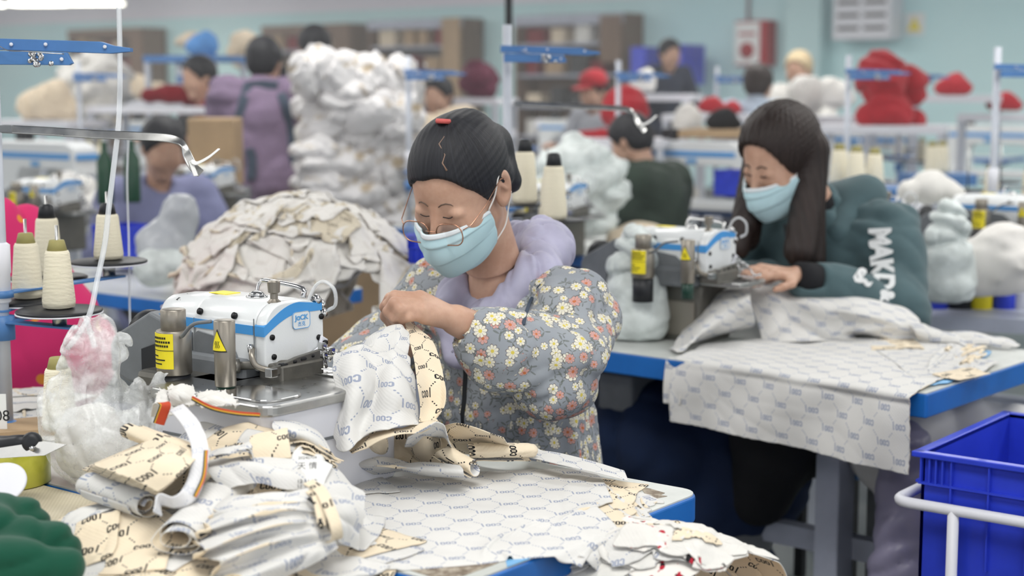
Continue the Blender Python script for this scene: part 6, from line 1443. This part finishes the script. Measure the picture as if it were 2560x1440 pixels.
for k, (x, y, Y) in enumerate(((2098, 418, 5.6), (2140, 424, 5.5), (2186, 428, 5.6), (2330, 400, 7), (2355, 398, 7.1))):
    o = dup(cone_o, W(x, y, Y)-Vector((0, 0, .06)), None, ('left', 'middle', 'right', 'left', 'right')[k]+(' cream cone of the three above the teal hood' if k < 3 else ' cream cone of the two in the far right row'), 'cones above the teal hood' if k < 3 else 'cones of the far right row'); o.scale = (1.3, 1.3, 1.25)
p = W(2140, 500, 5.55); b = MB(); b.box((0, 0, 0), (.34, .22, .05)); pz_ = W(2140, 424, 5.55).z-.085; o = b.obj('cone_shelf', M_BLUED, None, (p.x, p.y, pz_)); b = MB(); b.cyl((0, 0, -pz_+.02), (0, 0, -.02), .02); b.obj('shelf_post', M_POLE, o); tag(o, 'blue shelf holding the cluster of cones above the teal hood', 'shelf')
p = W(2343, 420, 7.05); b = MB(); pz_ = W(2340, 400, 7.05).z-.085; b.box((0, 0, 0), (.30, .22, .05)); o = b.obj('cone_shelf', M_BLUED, None, (p.x, p.y, pz_)); b = MB(); b.cyl((0, 0, -pz_+.02), (0, 0, -.02), .02); b.obj('shelf_post', M_POLE, o); tag(o, 'blue shelf with two cones in the far right row', 'shelf')
# --- the big heap behind the machine
hq = W(760, 700, 3.75)
HF7 = HF(hq.x-.6, hq.y-.6, hq.x+.6, hq.y+.6, .01, .60); HF7.bump(Vector((hq.x, hq.y, 0)), .34, .30, .38, .66, 0, 1.0)
M_HEAP = cloth_mat('off_white_print', (230, 227, 222), (172, 160, 150), .35, flip=-1); M_HEAPB = cloth_mat('heap_reverse', (216, 206, 186), (110, 98, 84), .8)
rh = random.Random(8)
for k in range(46):
    a = rh.random()*2*PI; rr_ = .26*math.sqrt(rh.random()) if k > 6 else .24; c = Vector((hq.x+rr_*math.cos(a)*1.05, hq.y+rr_*math.sin(a)*.8, 0))
    w_ = rh.uniform(.30, .46) if k < 16 else rh.uniform(.20, .32); drop('fabric_piece', HF7, c, w_, w_*rh.uniform(.55, .9), rh.random()*PI, (M_HEAP, M_HEAPB) if rh.random() < .9 else (M_HEAPB, M_HEAP), 'off-white cotton piece in the big crumpled heap behind the near machine', group='cotton pieces of the big heap behind the near machine', comp=.5, amp=.05, seed=200+k, n=28, steps=70, jag=.008, bend=.08 if k < 30 else .16)
b = MB(); b.box((0, 0, .33), (.56, .54, .66), bev=.01); o = b.obj('cloth_bin', M_LEG, None, (hq.x, hq.y, -.01)); o.rotation_euler = (0, 0, RZ); tag(o, 'grey bin that carries the big crumpled heap', 'bin')
# --- the tall stack of bundles
r5 = random.Random(12); M_STK = mat('stack_cotton', (228, 226, 224), .9, build=lambda t, b, i: t.put(i['Base Color'], t.mix(t.ramp(t.noise(t.obj(), 11, 4, .6), .56, .66), sRGB(228, 226, 226), sRGB(178, 160, 132))))
def stackb(px, py, Y, w, h, lab, m=M_STK):
    p = W(px, py, Y); blobthing('fabric_bundle', p, [((-w*.35, 0, 0), (w*.35, .02, 0), h*.62, h*.55), ((-w*.2, -.02, h*.1), (w*.25, .0, -h*.1), h*.6, h*.6)], h*.17, m, lab, 'fabric bundle', h=.012, group='white bundles of the tall stack', k=.04, fr=38)
for k, (x, y, w) in enumerate(((850, 185, .36), (985, 205, .20), (835, 255, .26), (960, 285, .26), (880, 330, .40), (1010, 360, .20), (835, 400, .24), (930, 420, .30), (1010, 470, .22), (850, 480, .34), (960, 545, .30), (840, 560, .3), (900, 255, .2))):
    stackb(x, y, 6.9+(k % 3)*.08, w, .15, 'white cotton bundle at the '+('top left', 'top right', 'left, second level', 'right, second level', 'middle, third level', 'right, third level', 'left, fourth level', 'middle, fourth level', 'right, fifth level', 'middle, fifth level', 'bottom right', 'bottom left', 'centre, second level')[k]+' of the tall stack')
b = MB(); b.box((0, 0, .35), (.75, .6, .7), bev=.02); o = b.obj('pallet_box', M_CARD, None, (W(900, 500, 7.1).x, 7.1, 0)); tag(o, 'box under the tall stack of white bundles', 'box')
# --- odds and ends on the left
o = dup(cr, W(232, 562, 5.0), RZ, 'blue plastic crate far behind the thread cones at the left', 'plastic crates'); o.scale = (.32, .32, .4); cr['group'] = 'plastic crates'
o = dup(cr, W(1020, 585, 3.7), RZ, 'blue plastic crate right behind the blue face mask at the left', 'plastic crates'); o.scale = (.3, .3, .6)
o = dup(cr, W(1785, 425, 7.0), RZ, 'small blue crate on the far table left of the teal hoodie', 'plastic crates'); o.scale = (.3, .3, .36)
q = W(435, 575, 4.5); blobthing('plastic_bag', q, [((-.02, 0, -.05), (.02, 0, .05), .09, .05)], .010, mat('grey_bag', (176, 180, 186), .35), 'grey plastic bag on the table left of the white heap', 'plastic bag', h=.01)
q = W(410, 665, 4.4); blobthing('plastic_bag', q, [((-.03, 0, 0), (.04, 0, 0), .055, .05)], .007, M_BAG2, 'small milky bag on the edge of the table left of the white heap', 'plastic bag', h=.008)
q = W(540, 380, 6.9); b = MB(); b.box((0, 0, 0), (.20, .25, .30), bev=.01); o = b.obj('cardboard_box', M_CARD, None, q); tag(o, 'tan cardboard box left of the purple coat', 'box')
b = MB(); b.box((0, 0, 0), (.26, .3, q.z-.16), bev=.01); o = b.obj('cabinet_base', M_GREYP, None, (q.x, q.y, (q.z-.16)/2)); tag(o, 'grey cabinet under the tan cardboard box', 'cabinet')
for k, (x, y) in enumerate(((262, 430), (330, 425))):
    p = W(x, y, 5.8); b = MB(); b.lathe([(.028, -.12), (.03, -.11), (.03, .04), (.012, .075), (.011, .10), (.013, .11), (.004, .112)], p, 20); o = b.obj('oil_bottle', mat('bottle_green', (22, 70, 48), .25)); tag(o, ('left' if k == 0 else 'right')+' dark green bottle behind the grey arm', 'bottle', 'dark green bottles')
# coloured garments
for (x, y, Y, w, h, m, lab) in ((505, 112, 9.5, .16, .07, mat('light_blue_cloth', (92, 150, 214), .7), 'light blue cloth heaped on a stand at the upper left'), (480, 100, 10, .20, .05, M_BEIGEC, 'cream garment heap left of the light blue cloth'), (430, 235, 9, .34, .05, M_MAROON, 'maroon cloth lying far left of the purple coat'), (590, 240, 9.2, .30, .05, M_MAROON, 'maroon cloth beside the left arm of the purple coat'),
        (320, 215, 11, .5, .08, M_BEIGEC, 'cream garments in the far left row'), (610, 130, 11, .14, .12, M_BEIGEC, 'pale hanging cloth left of the dark-haired head'), (1195, 205, 10, .12, .12, mat('plum_cloth', (92, 36, 58), .85), 'plum jacket hung beyond the tall stack'), (1150, 295, 8.4, .26, .06, M_BEIGEC, 'cream cloth pile above the bespectacled worker'), (1060, 310, 8.35, .18, .05, M_BEIGEC, 'cream cloth roll right of the tall stack'),
        (1560, 285, 7.8, .13, .11, M_RED, 'red fleece draped beside the green jacket'), (1500, 340, 8.0, .28, .035, M_RED, 'red fleece lying on the middle table'), (1780, 262, 9, .16, .04, M_RED, 'red fleece scraps behind the black cloth'), (1715, 275, 9, .07, .025, M_RED, 'small red scrap left of the black cloth'), (1830, 268, 9.1, .10, .035, M_RED, 'red fleece roll touching the black cloth'),
        (2200, 205, 8.0, .10, .13, M_RED, 'tall red fleece pile, its upper part'), (2215, 275, 7.95, .26, .09, M_RED, 'broad red fleece pile above the white machine'), (2275, 215, 8.1, .08, .09, M_RED, 'red fleece bundle right of the tall red pile'), (2385, 212, 9, .20, .06, M_RED, 'red fleece heap on the far right row'), (2510, 255, 9, .20, .05, M_RED, 'red fleece heap near the right edge'), (2290, 300, 8.1, .06, .05, M_RED, 'small red fleece end below the red pile'),
        (1810, 300, 7.9, .16, .05, M_BLACKC, 'black cloth heap above the beige board'), (2010, 240, 8.6, .18, .10, M_WHITEP, 'white garment pile behind the long dark hair'), (1610, 205, 9.5, .12, .07, M_WHITEP, 'white cloth left of the blue bins'), (2070, 235, 9, .3, .08, M_WHITEP, 'white cloth left of the tall red pile'), (1720, 300, 8.4, .14, .07, M_WHITEP, 'white cloth left of the black cloth heap'),
        (1640, 540, 5.2, .26, .05, M_HEAP, 'off-white scraps between the two seated workers'), (1600, 600, 5.6, .24, .05, M_BEIGEC, 'beige scraps left of the second machine'), (1690, 478, 8.1, .22, .07, M_WHITEP, 'white plastic-wrapped scraps above the second machine'), (2500, 622, 4.35, .26, .09, M_HEAP, 'off-white cloth pile at the right edge on the far table'), (2330, 470, 5.2, .20, .05, M_WHITEP, 'white cloth behind the right thread-filled bag'), (1430, 522, 5.7, .24, .18, M_BAG2, 'clear bag behind the two black-capped cones'),
        (160, 440, 6.6, .30, .10, M_WHITEP, 'white cloth beneath the grey arm at the left'), (120, 260, 9, .3, .12, M_BEIGEC, 'pale garments hung far left'), (230, 230, 9.6, .26, .22, M_WHITEP, 'white garment bag standing far left'), (770, 360, 7.6, .1, .12, M_WHITEP, 'white cloth hanging right of the purple coat')):
    p = W(x, y, Y); o = blobthing('garment' if 'fleece' in lab or 'garment' in lab or 'jacket' in lab else 'cloth', p, [((-w*.5+h*.6, 0, -h*.2), (w*.1, .02, h*.15), h*.8, h), ((0, 0, 0), (w*.5-h*.4, 0, -h*.3), h, h*.6)], h*.14, m, lab, 'cloth', h=.017, k=.03, fr=30)
    if any(s_ in lab for s_ in ('scraps between', 'scraps left', 'clear bag', 'beneath the grey arm', 'cloth pile at the right edge')): o.location.z = .752-min(v.co.z for v in o.data.vertices)
# shelves that carry what lies high in the far rows
def rack(px, y0, Y, w, lab, m=M_WPLAST, d=.4):
    z = W(px, y0, Y).z; p = W(px, y0, Y); o = empty('storage_rack', (p.x, p.y, 0), RZ*.5, lab, 'rack')
    b = MB(); b.box((0, 0, z-.02), (w, d, .04)); b.obj('top_shelf', m, o); b = MB(); b.box((0, 0, z*.5), (w, d, .03)); b.obj('lower_shelf', m, o)
    for sx in (-1, 1):
        for sy in (-1, 1): b = MB(); b.box((sx*(w/2-.02), sy*(d/2-.02), z/2-.02), (.03, .03, z-.04)); b.obj('upright', M_POLE, o)
    return o
rack(2210, 312, 8.0, .62, 'white rack carrying the tall red fleece pile'); rack(2390, 238, 9.0, .5, 'white rack carrying the red heap on the far right'); rack(1810, 322, 7.95, .36, 'beige board rack under the black cloth heap', M_CARD, .5); rack(1780, 285, 9.05, .5, 'white rack with red scraps behind the black cloth')
rack(2050, 290, 8.8, .6, 'white rack carrying white garments behind the long dark hair'); rack(2510, 285, 9.0, .5, 'white rack near the right edge'); rack(430, 265, 9.1, .9, 'white rack with maroon cloth at the left'); rack(490, 140, 9.7, .5, 'blue rack with light blue cloth at the upper left', M_BLUED); rack(290, 250, 10.8, 1.0, 'white rack in the far left row'); rack(1130, 325, 8.4, .6, 'white rack right of the tall stack'); rack(1195, 245, 10, .4, 'white rack below the plum jacket'); rack(1560, 345, 7.9, .5, 'white rack below the red fleece'); rack(110, 300, 9.0, .6, 'white rack below the pale garments far left'); rack(1640, 235, 9.5, .5, 'white rack left of the blue bins')
o = dup(bg2, W(2372, 640, 4.25), .3, 'tall thread-filled bag at the right behind the person in teal', 'plastic bags of thread'); o.scale = (1.05,)*3; o.location.z = .75; bg2['group'] = 'plastic bags of thread'
rack(2440, 770, 4.5, .9, 'low rack of blue and yellow tins under the far right table', M_LEG)
for k, (x, m) in enumerate(((2340, M_CRATE), (2400, M_DARK), (2450, M_YEL), (2510, M_CRATE), (2555, M_WPLAST))):
    p = W(x, 745, 4.5); b = MB(); b.lathe([(.035, -.06), (.036, .05), (.03, .055), (.004, .056)], p, 20); o = b.obj('tin', m); tag(o, ('left blue', 'black', 'yellow', 'right blue', 'white')[k]+' tin on the low rack under the far right table', 'tin')
# ---------------------------------------------------------------- far workers
def far(name_l, px, Y, rz, top, top_hz, seated=True, hair='short', hm=M_HAIR, y_top=None, **k):
    p = W(px, 200, Y); z = (W(px, y_top, Y).z-.125) if y_top is not None else (1.12 if seated else 1.5); s = z-1.165 if seated else z-1.48
    b0 = 0 if seated else .36
    Jf = dict(pelvis=(0, .03, .52+b0+s*.6), chest=(0, .0, .84+b0+s), neck=(0, -.02, 1.02+b0+s), head=(0, -.06 if not seated else -.10, z), shL=(.165, 0, .965+b0+s), shR=(-.165, 0, .965+b0+s), elL=(.24, -.08, .74+b0+s), elR=(-.24, -.08, .74+b0+s), wrL=(.14, -.28, .78+b0+s), wrR=(-.14, -.28, .78+b0+s))
    if seated: Jf.update(knL=(.1, -.40, .48), knR=(-.1, -.40, .48), anL=(.1, -.38, .1), anR=(-.1, -.38, .1))
    else: Jf.update(knL=(.09, -.01, .48), knR=(-.09, -.01, .48), anL=(.09, .02, .1), anR=(-.09, .02, .1))
    return person('person', name_l, (p.x, p.y, 0), rz, Jf, euler_head(math.radians(28 if seated else 12), 0), top, .016, .010, hair=hair, hair_m=hm, hair_v=.014, **k)
wp, Hp = far('standing person seen from behind in a mauve padded coat with crossed dark straps', 652, 7.6, PI-.15, M_PURPLE, 0, False, y_top=92, arm_r=(.095, .085, .060), torso=(.175, .20), fold=.010, topname='coat')
ct_ = [c for c in wp.children if c.name.startswith('coat')][0]; dgr.update(); bvp = BVHTree.FromObject(ct_, bpy.context.evaluated_depsgraph_get())
Rp = Matrix.Rotation(-(PI-.15), 3, 'Z'); 
def castp(x, y):
    c = Rp @ (Vector((0, 0, CAMH))-wp.location); q = Rp @ (W(x, y, 5.0)-wp.location); d = (q-c).normalized(); h = bvp.ray_cast(c, d); return None if h[0] is None else h[0]-d*.008
for pts in (((622, 205), (606, 260), (594, 320), (592, 370)), ((690, 205), (712, 260), (722, 320), (726, 372)), ((618, 216), (655, 212), (694, 216)), ((728, 372), (740, 430)), ((592, 372), (600, 420)), ((622, 372), (630, 400), (628, 450))):
    q = [castp(*p) for p in pts]; q = [p for p in q if p is not None]
    if len(q) > 1: ribbon('apron_strap', q, .045, (M_APRON,), (1, 0, 0) if abs(pts[0][0]-pts[-1][0]) < 60 else (0, 0, 1), parent=ct_, world=True, n=16, thick=.004)
far('standing person with dark hair seen over the tall white stack', 792, 8.3, PI+.3, M_BLACKC, 0, False, y_top=62)
far('seated person in a lilac-blue jacket bending behind the grey arm at the left', 385, 6.3, .5, mat('lilac_blue_cloth', (128, 132, 168), .8, noisy=9), 0, True, y_top=292, arm_r=(.085, .08, .055), torso=(.17, .18))
far('person in maroon with a bent head at the upper left below the light blue cloth', 520, 9.0, -.9, M_MAROON, 0, False, y_top=140)
far('seated person in a dark green padded jacket turned away to the left', 1625, 7.0, -2.2, mat('dark_green_padded', (40, 56, 46), .8, noisy=9), 0, True, y_top=285, arm_r=(.11, .10, .07), torso=(.21, .22), fold=.012)
cap_r, Hc = far('person wearing a red cap and pale grey shirt at a far machine', 1500, 10.0, -.8, mat('pale_grey_cloth', (184, 188, 196), .8, noisy=9), 0, False, y_top=180, hair='short')
b = MB(); b.lathe([(.092, -.01), (.094, .03), (.075, .075), (.03, .095), (.004, .098)], (0, .012, .045), 28); b.prism([(-.07, 0), (-.06, -.06), (0, -.085), (.06, -.06), (.07, 0)], .0, .008, M=Matrix.Translation((0, -.075, .045))); o = b.obj('cap', M_RED, cap_r); o.matrix_local = Hc
far('standing person in dark clothes before the blue bins at the back wall', 1665, 12.8, .4, mat('dark_navy_cloth', (46, 54, 72), .85, noisy=9), 0, False, y_top=98)
far('person with brown hair and pale blue top below the red hose cabinet', 1890, 9.2, PI-.4, mat('pale_blue_cloth', (176, 190, 206), .8, noisy=9), 0, False, hm=M_HAIRB, y_top=160)
far('person with a cream headscarf among the white garments', 2005, 10.4, -.6, M_WHITEP, 0, False, hm=mat('cream_scarf', (206, 186, 150), .8), y_top=128)
far('seated person in plum clothes with black hair right of the tall stack', 1108, 9.6, -.5, mat('plum_cloth', (92, 36, 58), .85), 0, False, y_top=190)
far('seated person in pale clothes at the left below the white machine', 460, 8.4, .3, mat('pale_grey_cloth', (184, 188, 196), .8), 0, True, y_top=290)
# ---------------------------------------------------------------- back wall
ords = ('', 'first', 'second', 'third', 'fourth', 'fifth', 'sixth', 'seventh', 'eighth', 'ninth', 'tenth', 'eleventh'); short = ('far left cabinet', 'brown wooden cabinet', 'pale-fronted cabinet', 'widest cabinet')
def wallx(px, off=0.0):
    k = (px-1280)/F; n = U; # plane: (p-P0).U = -off
    t = (P0.dot(n)-off)/((k*n.x)+n.y); return Vector((k*t, t, 0))
def zat(py, p): return W(1280, py, p.y).z
for k, (x0, x1, y0, lab) in enumerate(((185, 372, 72, 'dark open-shelved brown cabinet at the far left of the back wall'), (664, 884, 62, 'brown wooden cabinet behind the dark-haired heads'), (926, 1158, 48, 'pale-fronted wooden shelf cabinet beyond the tall stack'), (1288, 1556, 36, 'widest wooden shelf cabinet, beyond the blue guide arm'))):
    a = wallx(x0, .45); c = wallx(x1, .45); w_ = (c-a).length; z1 = zat(y0, (a+c)/2); mid = (a+c)/2; o = empty('shelf_cabinet', (mid.x, mid.y, 0), RZ, lab, 'cabinet')
    b = MB(); b.box((0, .40, z1/2), (w_, .03, z1)); b.obj('back_panel', M_BROWN if k != 2 else M_GREYP, o)
    for s in (-1, 1): b = MB(); b.box((s*(w_/2-.02), .2, z1/2), (.04, .42, z1)); b.obj('side_panel', M_BROWN, o)
    b = MB(); b.box((0, -.01, z1-.06), (w_, .03, .12)); b.obj('top_rail', M_BROWN if k < 2 else M_LEG, o)
    for j in range(6): b = MB(); b.box((0, .2, z1*(j+.05)/6), (w_-.08, .40, .03)); b.obj('shelf', M_LEG, o)
    b = MB(); b.box((w_/2-.16, -.03, z1-.30 if k > 2 else z1/2), (.30, .03, .55 if k > 2 else z1)); b.obj('door', M_BROWN if k != 2 else M_CARD, o)
    rk = random.Random(k)
    for j in range(2, 6):
        x = -w_/2+.12; nb = 0
        while x < w_/2-.45:
            bw = rk.uniform(.12, .3); bh = rk.uniform(.12, .26); b = MB(); b.box((x+bw/2, .18, z1*(j+.05)/6+.016+bh/2), (bw*.9, .25, bh), bev=.01); q = o.matrix_basis @ Vector((0, 0, 0)); e = b.obj('storage_box', rk.choice([M_DARK, M_BEIGEC, M_WHITEP, M_MAROON, M_CARD]), None, (mid.x, mid.y, 0)); e.rotation_euler = (0, 0, RZ)
            mm = e.data.materials[0]; nb += 1; tag(e, {M_DARK: 'dark', M_BEIGEC: 'cream', M_WHITEP: 'white', M_MAROON: 'maroon', M_CARD: 'tan'}[mm]+' box, '+ords[nb]+' from left on the '+ords[6-j]+' shelf from top of the '+short[k], 'box', 'boxes on the '+short[k]); x += bw+rk.uniform(.02, .15)
def wbox(name, x0, x1, y0, y1, dp_, m, lab, cat, off=.0):
    a = wallx(x0, dp_/2+off); c = wallx(x1, dp_/2+off); mid = (a+c)/2; z0, z1 = zat(y1, mid), zat(y0, mid); w_ = (c-a).length; o = empty(name, (mid.x, mid.y, (z0+z1)/2), RZ, lab, cat)
    b = MB(); b.box((0, 0, 0), (w_, dp_, z1-z0), bev=.01); b.obj('body', m, o); return o, w_, z1-z0
o, w_, h_ = wbox('hose_cabinet', 1842, 1922, 52, 165, .22, M_RED, 'red fire hose cabinet with a white front on the back wall', 'hose cabinet')
b = MB(); b.box((-w_*.1, -.115, 0), (w_*.76, .012, h_*.92)); b.obj('door', M_PAPER, o); b = MB(); b.box((-w_*.1, -.123, h_*.2), (w_*.5, .004, .03)); b.obj('red_lettering', M_RED, o); b = MB(); b.cyl((-w_*.1, -.121, -.08), (-w_*.1, -.126, -.08), .09, seg=20); b.obj('red_emblem', M_RED, o)
o, w_, h_ = wbox('vent_unit', 2086, 2230, -20, 100, .30, M_WPLAST, 'white wall unit with two columns of dark slots at the upper right', 'vent unit')
for s in (-1, 1):
    for j in range(3): b = MB(); b.box((s*w_*.23, -.155, h_*(.28-.27*j)), (w_*.36, .012, h_*.07)); b.obj('slot', M_DARK, o)
o, w_, h_ = wbox('warning_sign', 2250, 2298, 32, 88, .02, M_PAPER, 'white sign with a yellow warning triangle on the back wall', 'sign')
b = MB(); b.prism([(-w_*.34, -h_*.3), (w_*.34, -h_*.3), (0, h_*.32)], .0, .006, M=Matrix(((1, 0, 0, 0), (0, 0, -1, -.012), (0, 1, 0, 0), (0, 0, 0, 1)))); b.obj('triangle', M_YEL, o)
o, w_, h_ = wbox('blue_bin', 1602, 1640, 118, 212, .5, M_CRATE, 'left blue bin beside the dark-clothed worker at the back wall', 'bin', .3)
o, w_, h_ = wbox('blue_bin', 1690, 1730, 112, 212, .5, M_CRATE, 'right blue bin beside the dark-clothed worker at the back wall', 'bin', .3)
a = wallx(2010, .12); b = MB(); b.box((0, 0, 1.5), (.42, .24, 3.0)); w = struct(b.obj('trim_2', mat('pale_teal_pillar', (196, 226, 228), .7), None, (a.x, a.y, 0))); w.rotation_euler = (0, 0, RZ)
for k, x in enumerate((1862, 1966)): a = wallx(x, .03); b = MB(); b.cyl((0, 0, 1.9), (0, 0, 3.2), .02, seg=10); o = b.obj('conduit', mat('rose_grey_pipe', (170, 160, 165), .5), None, (a.x, a.y, 0)); tag(o, ('thin pipe above the red hose cabinet', 'thin pipe left of the pale pillar')[k], 'pipe')
p = W(1272, 60, 6.5); b = MB(); b.box((p.x, p.y, 2.4), (.03, .03, 1.8)); o = b.obj('drop_post', M_BLK); tag(o, 'dark post dropping from the ceiling above the bespectacled worker', 'post')
# ---------------------------------------------------------------- wear and tape on the near table top
def on_table(name, pts, m, h=.0006):
    P = [Wz(x, y, .7502) for x, y in pts]; b = MB(); b.prism([(p.x, p.y) for p in P], .7498, .7502+h); o = b.obj(name, m, table0); o.matrix_parent_inverse = table0.matrix_basis.inverted(); return o
on_table('worn_patch', [(1600, 1218), (1625, 1222), (1662, 1233), (1650, 1238), (1668, 1241), (1640, 1246), (1628, 1244), (1612, 1234)], M_WORN)
on_table('worn_patch', [(1010, 1421), (1150, 1408), (1245, 1395), (1262, 1398), (1235, 1412), (1158, 1440), (1090, 1446)], M_WORN)
on_table('tape_mark', [(1262, 1392), (1345, 1376), (1345, 1390), (1268, 1418)], M_LBLUE, .0009)
# ---------------------------------------------------------------- thin haze volume added to lift the blacks beyond the first row
if HAZE:
    hz = bpy.data.materials.new('black_lift_haze'); hz.use_nodes = True; nt = hz.node_tree; nt.nodes.clear(); vo = nt.nodes.new('ShaderNodeVolumeScatter'); ou = nt.nodes.new('ShaderNodeOutputMaterial')
    vo.inputs['Density'].default_value = HAZE; vo.inputs['Color'].default_value = (.97, .98, 1, 1); vo.inputs['Anisotropy'].default_value = .2; nt.links.new(vo.outputs[0], ou.inputs['Volume'])
    b = MB(); b.box((0, 13.2, 1.64), (26, 18.6, 3.2)); o = b.obj('haze', hz); o['kind'] = 'stuff'; o['label'] = 'thin haze added to lift the blacks in the hall behind the second row'
